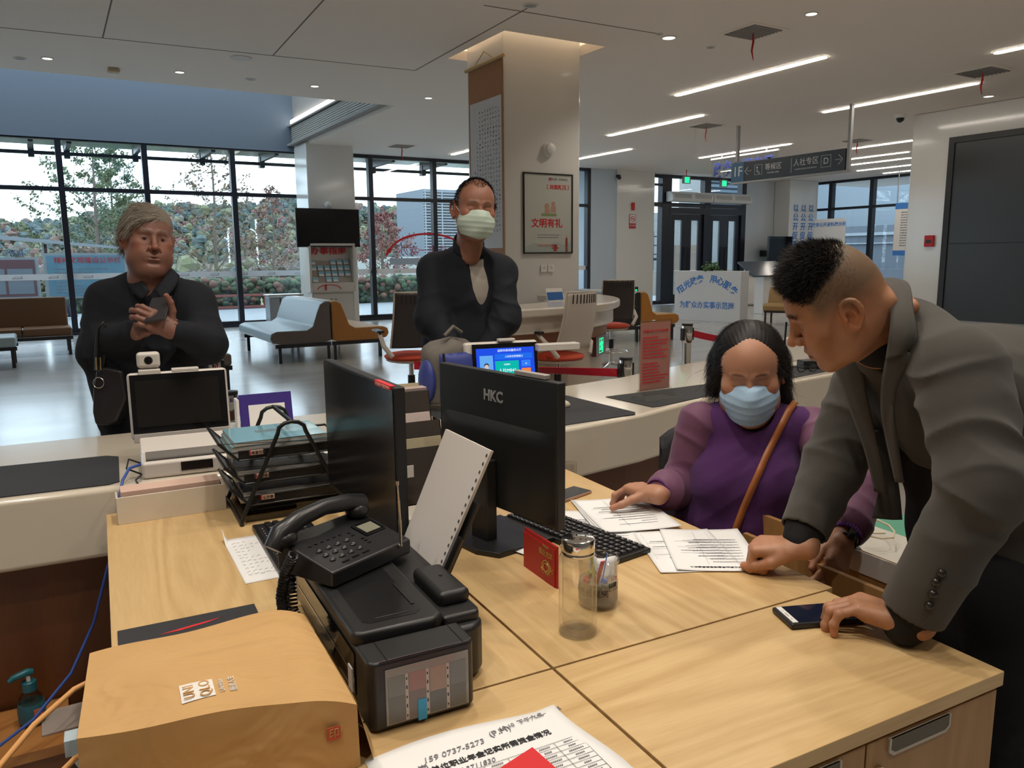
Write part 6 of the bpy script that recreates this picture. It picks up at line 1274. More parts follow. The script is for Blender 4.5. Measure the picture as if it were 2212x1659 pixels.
# ------------------------------------------------------------------ implicit modelling for figures and clothes
import openvdb as vdb
def V3(p): return np.array(p, dtype=np.float32)
class Field:
    def __init__(s, lo, hi, h):
        s.lo = V3(lo); s.h = h; s.n = np.ceil((V3(hi)-s.lo)/h).astype(int)+1
        s.F = np.full(s.n, 0.2, np.float32); s.ax = [s.lo[i]+np.arange(s.n[i], dtype=np.float32)*h for i in range(3)]
    def _sl(s, lo, hi):
        a = np.clip(np.floor((V3(lo)-s.lo)/s.h).astype(int), 0, s.n); b = np.clip(np.ceil((V3(hi)-s.lo)/s.h).astype(int)+1, 0, s.n); return a, b
    def op(s, f, lo, hi, k=.01, mode='add', pad=.03):
        a, b = s._sl(V3(lo)-pad-k, V3(hi)+pad+k)
        if (b <= a).any(): return s
        X = s.ax[0][a[0]:b[0], None, None]; Y = s.ax[1][None, a[1]:b[1], None]; Z = s.ax[2][None, None, a[2]:b[2]]
        d = f(X, Y, Z); sl = (slice(a[0], b[0]), slice(a[1], b[1]), slice(a[2], b[2])); F = s.F[sl]
        if mode == 'add':
            h = np.clip(.5+.5*(F-d)/k, 0, 1); s.F[sl] = F*(1-h)+d*h-k*h*(1-h)
        elif mode == 'sub':
            d = -d; h = np.clip(.5-.5*(F-d)/k, 0, 1); s.F[sl] = F*(1-h)+d*h+k*h*(1-h)
        return s
    def ell(s, c, r, k=.01, mode='add', R=None):
        c = V3(c); r = V3(r); m = float(r.max())
        def f(X, Y, Z):
            x, y, z = X-c[0], Y-c[1], Z-c[2]
            if R is not None:
                x, y, z = (R[0][0]*x+R[0][1]*y+R[0][2]*z, R[1][0]*x+R[1][1]*y+R[1][2]*z, R[2][0]*x+R[2][1]*y+R[2][2]*z)
            k0 = np.sqrt((x/r[0])**2+(y/r[1])**2+(z/r[2])**2); k1 = np.sqrt((x/r[0]**2)**2+(y/r[1]**2)**2+(z/r[2]**2)**2)
            return k0*(k0-1)/np.maximum(k1, 1e-6)
        return s.op(f, c-m, c+m, k, mode)
    def cap(s, a, b, ra, rb=None, k=.01, mode='add', n=None, sq=1.0, disp=None):
        """tapered capsule; n, sq flatten the section along n (sq<1 = wider along n)"""
        a, b = V3(a), V3(b); rb = ra if rb is None else rb; ba = b-a; L2 = float(ba@ba)+1e-9; m = max(ra, rb)/min(sq, 1.0)
        if n is not None: n = V3(n); n = n-ba*float(n@ba)/L2; n = n/np.linalg.norm(n)
        def f(X, Y, Z):
            x, y, z = X-a[0], Y-a[1], Z-a[2]
            t = np.clip((x*ba[0]+y*ba[1]+z*ba[2])/L2, 0, 1); x, y, z = x-t*ba[0], y-t*ba[1], z-t*ba[2]
            q = x*x+y*y+z*z
            if n is not None: w = x*n[0]+y*n[1]+z*n[2]; q = q+(sq*sq-1)*w*w
            d = np.sqrt(np.maximum(q, 0))-(ra+(rb-ra)*t)
            if disp is not None: d = d+disp(X, Y, Z, t)
            return d
        return s.op(f, np.minimum(a, b)-m, np.maximum(a, b)+m, k, mode)
    def chain(s, pts, rs, k=.01, mode='add', n=None, sq=1.0, disp=None):
        for i in range(len(pts)-1): s.cap(pts[i], pts[i+1], rs[i], rs[i+1], k, mode, n, sq, disp)
        return s
    def cut(s, p, n, k=.004):
        p, n = V3(p), V3(unit(n)); X = s.ax[0][:, None, None]; Y = s.ax[1][None, :, None]; Z = s.ax[2][None, None, :]
        d = (X-p[0])*n[0]+(Y-p[1])*n[1]+(Z-p[2])*n[2]; s.F = np.maximum(s.F, d); return s
    def displace(s, f): # whole-field displacement
        X = s.ax[0][:, None, None]; Y = s.ax[1][None, :, None]; Z = s.ax[2][None, None, :]; s.F += f(X, Y, Z); return s
    def mesh(s):
        F = s.F.copy(); F[0] = F[-1] = .1; F[:, 0] = F[:, -1] = .1; F[:, :, 0] = F[:, :, -1] = .1
        g = vdb.FloatGrid(.2); g.copyFromArray(np.ascontiguousarray(F)); p, q = g.convertToQuads(isovalue=0.0)
        return p.astype(np.float64)*s.h+s.lo, q[:, ::-1]
def mesh_obj(name, parts, m, parent=None, colf=None, mw=None, smooth=True):
    vs, fs, o = [], [], 0
    for v, f in parts: vs.append(v); fs.append(f+o); o += len(v)
    v = np.concatenate(vs); f = np.concatenate(fs)
    me = bpy.data.meshes.new(name); me.vertices.add(len(v)); me.vertices.foreach_set('co', v.astype(np.float32).ravel())
    me.loops.add(len(f)*4); me.loops.foreach_set('vertex_index', f.astype(np.int32).ravel()); me.polygons.add(len(f))
    me.polygons.foreach_set('loop_start', np.arange(len(f), dtype=np.int32)*4); me.update(calc_edges=True); me.validate()
    for q in (m if isinstance(m, (list, tuple)) else [m]): me.materials.append(q)
    me.polygons.foreach_set('use_smooth', np.ones(len(me.polygons), bool))
    if colf is not None:
        c = colf(v); a = me.color_attributes.new('tone', 'FLOAT_COLOR', 'POINT'); a.data.foreach_set('color', np.concatenate([c, np.ones((len(c), 1))], 1).astype(np.float32).ravel())
    ob = bpy.data.objects.new(name, me); C.objects.link(ob)
    if parent: ob.parent = parent
    return ob
def unit(v): v = np.array(v, float); return v/np.linalg.norm(v)
def frame(fwd, up):
    f = unit(fwd); x = unit(np.cross(f, up)); z = np.cross(x, f); return np.array([x, f, z]).T   # columns x (left ear side -> right), y forward, z up
def folds(seed, amp, freq, dirn=(0, 0, 1), warp=.6, sharp=1.0):
    rr = np.random.RandomState(seed); d = unit(dirn); a = unit(np.cross(d, rr.randn(3))); b = np.cross(d, a)
    ws = [(unit(d+.35*rr.randn()*a+.35*rr.randn()*b)*freq*(.7+.7*rr.rand()), rr.rand()*6.28) for _ in range(3)]
    w2 = [(unit(rr.randn(3))*freq*.45, rr.rand()*6.28) for _ in range(2)]
    def f(X, Y, Z, t=None):
        q = 0
        for w, p in w2: q = q+np.sin(X*w[0]+Y*w[1]+Z*w[2]+p)
        s_ = 0
        for w, p in ws: s_ = s_+(1-np.abs(np.sin((X*w[0]+Y*w[1]+Z*w[2])*.5+p+warp*q)))**(1.6*sharp)
        return -amp*(s_/1.5-.5)
    return f
def seg_folds(a, b, spots, seed=0):
    """creases across a sleeve : spots = [(t, width, amp, n)]"""
    a, b = V3(a), V3(b); ba = b-a; L = float(np.linalg.norm(ba)); u_ = ba/L; rr = np.random.RandomState(seed); p1 = unit(np.cross(u_, rr.randn(3))); p2 = np.cross(u_, p1)
    def f(X, Y, Z, t):
        d = 0; x, y, z = X-a[0], Y-a[1], Z-a[2]; s_ = x*p1[0]+y*p1[1]+z*p1[2]; r_ = x*p2[0]+y*p2[1]+z*p2[2]; l = x*u_[0]+y*u_[1]+z*u_[2]
        for (c, w, amp, n) in spots:
            g = np.exp(-((t-c)/w)**2); th = np.arctan2(r_, s_)-c*7-seed; ph = l*n*5.2+np.cos(th)*2.6+np.sin(r_*24+c*9)*1.2+np.sin(s_*31)*.7
            d = d-amp*g*((1-np.abs(np.sin(ph*.5)))**1.4-.35)*(.35+.65*(.5+.5*np.cos(th*1.0+1.3)))
        return d
    return f
SKIN = None
def skin_mat(name, col, rough=.48):
    m = mat(name, col, rough, bump=.12, bscale=420, sss=.0, attr='tone'); b = m.node_tree.nodes['Principled BSDF']
    b.inputs['Subsurface Weight'].default_value = .12; b.inputs['Subsurface Radius'].default_value = (.010, .0035, .0018); b.inputs['Subsurface Scale'].default_value = 1.0
    return m
# ---- hand : W wrist, Fd fingers direction, N back-of-hand normal, side +1 thumb towards cross(Fd, N)
FINGERS = [(.026, .088, (.041, .026, .020), .0090), (.008, .092, (.046, .030, .021), .0093), (-.011, .087, (.042, .028, .020), .0088), (-.028, .078, (.033, .021, .018), .0078)]
def hand(W, Fd, N, side, curls, thumb, scale=1.0, h=.0017, fore=None, spread=0.06, yaw=(0, 0, 0, 0), thin=1.0):
    """curls: per finger three bend angles ; thumb: list of two-three unit directions in (F, S, N) coordinates"""
    Fd = unit(Fd); N = unit(np.array(N)-Fd*np.dot(N, Fd)); S = np.cross(Fd, N)*side; W = np.array(W, float)
    def P(f, s_, n_): return W+scale*(Fd*f+S*s_+N*n_)
    lo = W-.17*scale; hi = W+.17*scale
    if fore is not None: lo = np.minimum(lo, np.array(fore)-.05); hi = np.maximum(hi, np.array(fore)+.05)
    fl = Field(lo, hi, h); tips = []
    for i, (s0, f0, ls, r) in enumerate(FINGERS):
        fl.cap(P(.012, s0*.62, -.002), P(f0-.006, s0, 0), .0145*scale*thin, .0125*scale*thin, .014*scale)
    fl.cap(P(.02, .018, -.008), P(.052, .022, -.012), .014*scale, .012*scale, .014); fl.cap(P(.012, -.014, -.008), P(.06, -.02, -.008), .013*scale, .011*scale, .014)
    for i, (s0, f0, ls, r) in enumerate(FINGERS):
        p = P(f0-.004, s0, .001); ang = 0; sp = spread*(1.4-i)+yaw[i]
        base = Fd*math.cos(sp)+S*math.sin(sp)
        for j, L in enumerate(ls):
            ang += curls[i][j]; d = base*math.cos(ang)-N*math.sin(ang); q = p+d*L*scale; r0 = r*(1.08-.07*j)*scale*thin; r1 = r*(1.08-.07*(j+1))*scale*thin
            fl.cap(p, q, r0, r1, .0045)
            if j < 2: fl.ell(q, (r1*1.02,)*3, .004)
            p = q
        tips.append((p, d))
    p = P(.018, .024, -.006); rs = [.0155, .0125, .0108, .0088]
    for j, (d, L) in enumerate(zip(thumb, (.040, .033, .027))):
        dv = unit(Fd*d[0]+S*d[1]+N*d[2]); q = p+dv*L*scale; fl.cap(p, q, rs[j]*scale*thin, rs[j+1]*scale*thin, .008 if j == 0 else .004); p = q
    tips.append((p, dv))
    if fore is not None:
        fv = np.array(fore, float); fl.cap(P(.012, 0, -.002), P(-.02, 0, -.002), .021*scale, .0235*scale, .02, n=S, sq=.80); fl.cap(P(-.015, 0, -.002), fv, .0235*scale, .031*scale, .015, n=S, sq=.85)
    # wrinkles at knuckles
    v, f = fl.mesh(); return v, f, tips, (Fd, S, N)
def nails(tips, Nn, m, parent, scale=1.0):
    b = MB()
    for p, d in tips:
        pass
    return b
# ---- head in its own coordinates (x to the person's left, y forward, z up; origin between the ears)
def head_field(pr, h=.0021):
    g = lambda k, d: pr.get(k, d)
    nd = g('neck', (0, -.045, -.19)); fl = Field((-.11, min(-.125, nd[1]-.075), -.215), (.11, .15, .145), h); w = g('w', 1.0); jw = g('jaw', 1.0); fa = g('fat', 0.0)
    ln = g('long', 1.0); fl.ell((0, -.012+.096*(1-ln), .046), (.0755*w, .096*ln, .086), .02); fl.ell((0, .030, .034), (.064*w, .062, .070), .03)
    fl.ell((0, -.045+.06*(1-ln), .012), (.064*w, .060*ln, .062), .03); so = g('sock', 1.0); bw = g('brow', 1.0)
    fl.ell((0, .030, -.030), (.060*w*jw, .060, .072), .03); fl.ell((0, .044, -.078), (.042*w*jw+fa*.4, .044, .034), .03); fl.ell((0, .078, -.094), (.019, .016, .016), .022)
    for s in (-1, 1):
        fl.cap((s*.054*w*jw, .004, -.035), (s*.047*w*jw, .018, -.072), .018+fa, .016+fa, .03); fl.cap((s*.046*w*jw, .018, -.074), (s*.018, .070, -.098), .014+fa*.6, .013, .03)
        fl.ell((s*.046*w, .060, -.012), (.022, .024, .019), .026); fl.ell((s*.032, .070, -.045), (.022, .024, .024), .024)
        if fa: fl.ell((s*.046, .045, -.062), (.024+fa, .028+fa, .028+fa), .03)
    if fa: fl.ell((0, .040, -.112), (.046+fa, .045, .024+fa), .03)
    # brow, eye sockets, eyeballs, lids
    for s in (-1, 1): fl.cap((s*.012, .0905, .030), (s*.040, .081, .030), .0085*bw, .007*bw, .014)
    for s in (-1, 1): fl.ell((s*.0315, .0975+.003*(1-so)*2, .012), (.0185, .0135*so, .0115), .016, 'sub')
    for s in (-1, 1): fl.ell((s*.0315, .0725, .0085), (.0165, .0150, .0118), .006)
    # nose
    nl = g('nose', 1.0)
    fl.cap((0, .0885, .022), (0, .104*1.0+.004*nl, -.018), .0075, .0105, .010); fl.ell((0, .1115+.004*nl, -.0255), (.0125, .0115, .0105), .008)
    for s in (-1, 1): fl.ell((s*.0135, .1015, -.0285), (.0085, .0105, .0085), .006); 
    for s in (-1, 1): fl.ell((s*.0068, .1085, -.0365), (.0042, .0052, .0030), .003, 'sub')
    # mouth
    fl.ell((0, .0865, -.060), (.030, .016, .022), .016); mo = g('open', 0.0)
    fl.cap((-.014, .0965, -.0575), (.014, .0965, -.0575), .0052, None, .006); fl.cap((0, .1000, -.0572), (0, .0995, -.0575), .0055, None, .006)
    fl.cap((-.012, .0955, -.0685-mo), (.012, .0955, -.0685-mo), .0068, None, .006)
    fl.cap((-.023, .0945, -.0625), (.023, .0945, -.0625), .0013+mo*.4, None, .003, 'sub'); fl.cap((0, .104, -.0628-mo*.4), (0, .094, -.0628-mo*.4), .0014+mo*.5, None, .004, 'sub', n=(1, 0, 0), sq=.12)
    fl.ell((0, .100, -.0815-mo), (.020, .0075, .006), .010, 'sub'); fl.cap((0, .103, -.044), (0, .1015, -.051), .0022, None, .004, 'sub')
    for s in (-1, 1): fl.cap((s*.019, .099, -.034), (s*.031, .084, -.060), .0016, .0012, .006, 'sub')   # smile fold
    # ears
    for s in (-1, 1):
        ex_ = .0755*w
        fl.ell((s*(ex_-.001), .000, -.002), (.007, .013, .024), .008)
        rim = [(.010, -.004), (.012, .012), (.006, .026), (-.006, .0315), (-.018, .026), (-.0225, .010), (-.019, -.008), (-.010, -.020), (-.001, -.029), (.006, -.024), (.007, -.014)]
        P = [np.array((s*(ex_+.0075+(-.45*q[0] if q[0] < 0 else -.10*q[0])), q[0]-.003, q[1])) for q in rim]; rr_ = [.0034, .0038, .0042, .0044, .0044, .0042, .0038, .0038, .0056, .0050, .003]; PP = []; RR_ = []
        for i in range(len(P)-1):
            p0, p1, p2, p3 = P[max(i-1, 0)], P[i], P[i+1], P[min(i+2, len(P)-1)]
            for tt in (0, .5): PP.append(.5*(2*p1+(p2-p0)*tt+(2*p0-5*p1+4*p2-p3)*tt*tt+(3*p1-p0-3*p2+p3)*tt**3)); RR_.append(rr_[i]*(1-tt)+rr_[i+1]*tt)
        fl.chain(PP+[P[-1]], RR_+[rr_[-1]], .0035)
        fl.ell((s*(ex_+.006), -.008, .004), (.0065, .015, .025), .006); 
        fl.ell((s*(ex_+.0135), -.002, -.002), (.0095, .0085, .0125), .004, 'sub'); fl.cap((s*(ex_+.016), -.013, .008), (s*(ex_+.013), -.002, .023), .0030, .0026, .004, 'sub'); fl.ell((s*(ex_+.009), .0075, -.004), (.0035, .003, .005), .003)
    # neck
    nd = g('neck', (0, -.045, -.19)); fl.cap((0, -.018, -.045), nd, g('nr', .052)+fa, g('ne', g('nr', .052)+.006)+fa, .03)
    fl.cap((0, .012, -.075), (nd[0], nd[1]+.035, nd[2]), .03+fa, .032+fa, .03)
    fl.ell((0, .052+nd[1]*.2, -.128), (.010, .012, .014), .015) if g('adam', 0) else None
    if g('roll', 0):   # skin rolls at the nape
        fl.cap((-.034, -.074, -.030), (.034, -.074, -.030), .016, None, .02); fl.cap((-.03, -.105, -.062), (.03, -.105, -.062), .016, None, .02)
    return fl
def head_tone(base, hairc=None, stub=None, brow=(.03, .022, .018), lip=None, closed=True, red=.10, cheek=.06):
    base = np.array(base)
    def f(v):
        x, y, z = v[:, 0], v[:, 1], v[:, 2]; c = np.tile(base, (len(v), 1)); n = np.sin(x*90+1)*np.sin(y*80+2)*np.sin(z*85)
        G = lambda cx, cy, cz, rx, ry, rz: np.exp(-(((x-cx)/rx)**2+((y-cy)/ry)**2+((z-cz)/rz)**2))
        warm = np.clip(G(0, .115, -.03, .02, .02, .016)+G(.045, .07, -.02, .022, .03, .022)+G(-.045, .07, -.02, .022, .03, .022)+G(.085, 0, 0, .02, .03, .04)+G(-.085, 0, 0, .02, .03, .04), 0, 1)
        c = c*(1+.05*n[:, None]); c = c+warm[:, None]*np.array([cheek, -.012, -.02])
        lp = np.array(lip if lip is not None else (base[0]*.86, base[1]*.52, base[2]*.55)); m = np.clip(1.6*G(0, .099, -.063, .021, .016, .0095)-.35, 0, 1)[:, None]; c = c*(1-m)+lp*m
        for s in (-1, 1):   # eyebrows and lash line
            t_ = (np.abs(x)-.030)/.018; zb = .0335+.003*(1-t_**2); m = (np.exp(-((z-zb)/.0036)**2)*np.clip(1.25-t_**2, 0, 1)*(y > .05)*(x*s > 0))*(.75+.25*np.sin(x*2600+z*900)); m = np.clip(m*1.1, 0, .95)[:, None]; c = c*(1-m)+np.array(brow)*m
            zl = .0045 if closed else .0075; u_ = (x-s*.0315)/.0155; m = np.exp(-((z-(zl-.0035*(1-u_**2)*(1 if closed else -1)))/.0012)**2)*np.clip(1.1-u_**2, 0, 1)*(y > .06); m = np.clip(m, 0, .9)[:, None]; c = c*(1-m)+np.array((.03, .015, .012))*m
            m = np.clip(G(s*.0315, .085, .004, .020, .03, .013)*.13, 0, 1)[:, None]; c = c*(1-m)+base*np.array((.62, .50, .48))*m
        if stub is not None: m = np.clip(stub(x, y, z), 0, 1)[:, None]; c = c*(1-m)+np.array(hairc)*m
        return np.clip(c, .003, 1)
    return f
def xform(v, R, o, s=1.0): return (v*s) @ R.T+np.array(o)
def strands(v, nrm, mask, n, L, w, flow, seed, jit=.25, lift=.5, segs=3, Lf=None):
    """thin tapered blades growing from head vertices; flow(p) gives the lying direction"""
    rr = np.random.RandomState(seed); idx = rr.choice(len(v), n, p=mask/mask.sum()); P = v[idx]+rr.randn(n, 3)*.0008; N_ = nrm[idx]; fl_ = flow(P); d = N_*lift+fl_+rr.randn(n, 3)*jit; d /= np.linalg.norm(d, axis=1)[:, None]
    side = np.cross(d, N_+rr.randn(n, 3)*.3); side /= np.linalg.norm(side, axis=1)[:, None]+1e-9
    Ls = L*(.6+.8*rr.rand(n)); 
    if Lf is not None: Ls = Ls*Lf(P)
    vs = []; cur = P-N_*.001; dd = d
    for k in range(segs+1):
        ww = w*(1-.85*k/segs); vs.append(cur-side*ww/2); vs.append(cur+side*ww/2)
        cur = cur+dd*(Ls/segs)[:, None]; dd = dd-N_*.16*(k+1)+fl_*.10; dd /= np.linalg.norm(dd, axis=1)[:, None]
    A = np.stack(vs, 1).reshape(-1, 3); F = []
    for k in range(segs): base = np.arange(n)*(2*(segs+1))+2*k; F.append(np.stack([base, base+1, base+3, base+2], 1))
    return A, np.concatenate(F)
def vnormals(v, f):
    a, b, c, d = (v[f[:, i]] for i in range(4)); n = np.cross(c-a, d-b); N = np.zeros_like(v)
    for i in range(4): np.add.at(N, f[:, i], n)
    return N/(np.linalg.norm(N, axis=1)[:, None]+1e-12)
# ------------------------------------------------------------------ people
def atz(x, y, z):
    d = _fw*FPX+_r*(x-1106)+_u*(829.5-y); return CAM+d*((z-CAM[2])/d[2])
FW, RT, UP = _fw, _r, _u
def skin_parts_obj(root, parts, tone, m): return mesh_obj('body', parts, m, root)
def person_root(loc, label): return empty('person', (float(loc[0]), float(loc[1]), 0), label=label, cat='person')
def to_local(root, *objs):
    o = Vector(root.location)
    for ob in objs:
        for ch in [ob]:
            ch.parent = root; ch.matrix_parent_inverse = Matrix.Translation(-o)
def join_body(root, pieces, base, m):
    """pieces : list of (verts, quads, colour function or None)"""
    vs, fs, cs, o = [], [], [], 0
    for v, f, cf, vl in pieces:
        vs.append(v); fs.append(f+o); o += len(v); cs.append(cf(vl if vl is not None else v) if cf else np.tile(base, (len(v), 1)))
    cc = np.concatenate(cs); ob = mesh_obj('body', list(zip(vs, [p[1] for p in pieces])), m, None, lambda v: cc); to_local(root, ob); return ob
def hand_tone(base, tips, kn=None):
    base = np.array(base); T_ = [np.array(p) for p, d in tips]
    def f(v):
        c = np.tile(base, (len(v), 1)); n = np.sin(v[:, 0]*160)*np.sin(v[:, 1]*150)*np.sin(v[:, 2]*170); c = c*(1+.06*n[:, None])
        for p in T_: m = np.exp(-(np.linalg.norm(v-p, axis=1)/.016)**2)[:, None]; c = c+m*np.array([.07, .0, -.005])
        return np.clip(c, 0, 1)
    return f
def add_nails(root, tips, N, m, s=1.0, flip=None):
    for p, d in tips:
        n = unit(np.array(N)-d*np.dot(N, d)) if abs(np.dot(N, d)) < .97 else unit(np.cross(d, (0, 0, 1)))
        if np.dot(n, N) < 0: n = -n
        # for a curled finger the nail looks along the turned normal
        x = np.cross(n, d); c0 = p+n*.0066*s-d*.001
        b = MB(); b.grid(lambda a, b_: tuple(c0+x*((a-.5)*.0105*s)+d*((b_-.5)*.0115*s)-n*(.0030*s*(2*a-1)**2)+n*.0006), 5, 3); o = b.build('fingernail', m, None, smooth=60, solid=.0006); to_local(root, o)
def legs(root, hipL, hipR, footL, footR, m, ms, r0=.095, h=.012, fwd=(0, -1, 0)):
    lo = np.minimum(np.minimum(hipL, hipR), np.minimum(footL, footR))-.2; hi = np.maximum(np.maximum(hipL, hipR), np.maximum(footL, footR))+.2; lo[2] = 0.02
    f = Field(lo, hi, h); c0 = (np.array(hipL)+np.array(hipR))/2; f.cap(np.array(hipL)+(0, 0, .04), np.array(hipR)+(0, 0, .04), r0*1.15, None, .05)
    for a, b_ in ((hipL, footL), (hipR, footR)):
        a, b_ = np.array(a), np.array(b_); kn = a*.5+b_*.5+np.array(fwd)*.03; kn[2] = (a[2]+b_[2])/2+.02; fo = b_+np.array((0, 0, .07))
        f.chain([a, kn, fo], [r0*1.05, r0*.74, r0*.60], .03, disp=folds(3, .006, 60, (0, 0, 1)))
    f.cut((0, 0, .045), (0, 0, -1)); v, q = f.mesh(); t_ = mesh_obj('trousers', [(v, q)], m); to_local(root, t_)
    for b_ in (footL, footR):
        b_ = np.array(b_); d = unit(fwd); g = Field(b_+np.array((-.2, -.2, -.02)), b_+np.array((.2, .2, .14)), .006)
        g.cap(b_+np.array((0, 0, .045))-d*.04, b_+np.array((0, 0, .035))+d*.15, .042, .036, .02, n=np.cross(d, (0, 0, 1)), sq=.95); g.cut((0, 0, .004), (0, 0, -1)); v, q = g.mesh(); s_ = mesh_obj('shoe', [(v, q)], ms); to_local(root, s_)
def head_piece(pr, o, R, s, tone, seed=0):
    fl = head_field(pr); v, f = fl.mesh(); return xform(v, R, o, s), f, tone, v
def mask_obj(root, o, R, s, m, mw, pr=None, h=.0022, top=.006, color=None):
    """pleated face mask fitted over nose and chin"""
    fl = Field((-.085, -.02, -.13), (.085, .155, .03), h)
    fl.ell((0, .040, -.055), (.066, .066, .066), .02); fl.ell((0, .085, -.030), (.026, .044, .032), .05); fl.ell((0, .070, -.080), (.036, .040, .036), .05); fl.ell((0, .045, -.04), (.070, .052, .045), .03)
    X = fl.ax[0][:, None, None]; Y = fl.ax[1][None, :, None]; Z = fl.ax[2][None, None, :]
    F = fl.F-.003+.0012*np.abs(np.sin(Z*160))+.0014*np.sin(X*60+Z*70)*np.sin(Z*38+1.3)
    topz = top-.004+.006*np.exp(-(X/.018)**2)+.04*np.abs(X); botz = -.108+.5*np.abs(X)**1.5*2.2
    F = np.maximum(F, Z-topz); F = np.maximum(F, botz-Z); F = np.maximum(F, .030+.0*np.abs(X)-Y+.10*np.abs(Z+.05)); fl.F = np.maximum(F, -(fl.F+.006)).astype(np.float32)
    fl.F = F.astype(np.float32); v, f = fl.mesh(); ob = mesh_obj('face_mask', [(xform(v, R, o, s), f)], m); to_local(root, ob)
    b = MB(); T_ = lambda p: tuple(xform(np.array([p]), R, o, s)[0])
    for sg in (-1, 1):
        b.tube([T_(p) for p in [(sg*.066, .040, -.010), (sg*.078, .015, .012), (sg*.087, -.006, .026), (sg*.086, -.018, .012)]], .0012*s, 5); b.tube([T_(p) for p in [(sg*.058, .038, -.088), (sg*.076, .012, -.055), (sg*.082, -.010, -.032), (sg*.086, -.018, -.012)]], .0012*s, 5)
    lo = b.build('ear_loop', mw, None, smooth=60); to_local(root, lo)
    b = MB(); b.grid(lambda a, b_: T_(((a-.5)*.13, .098-.0+.028*math.cos((a-.5)*3.1)-.0-.55*abs(a-.5)**2*.33, 0)) if False else (0, 0, 0), 1, 1) if False else None
    return ob
def cloth_mat(name, col, rough=.8, bump=.15, bscale=900, sheen=0.0, var=.0): return mat(name, col, rough, spec=.25, bump=bump, bscale=bscale, sheen=sheen, var=var)
M_DNAVY = cloth_mat('dark_navy_cloth', (.012, .014, .020)); M_BLKC = cloth_mat('black_cloth', (.012, .012, .014)); M_SHOE = mat('black_shoe_leather', (.015, .014, .013), .35)
SK_E = skin_mat('skin', (.4, .2, .12))
NAIL = mat('fingernail', (.50, .30, .22), .3, coat=.3)
HAIRK = mat('black_hair', (.009, .007, .007), .50, spec=.22)

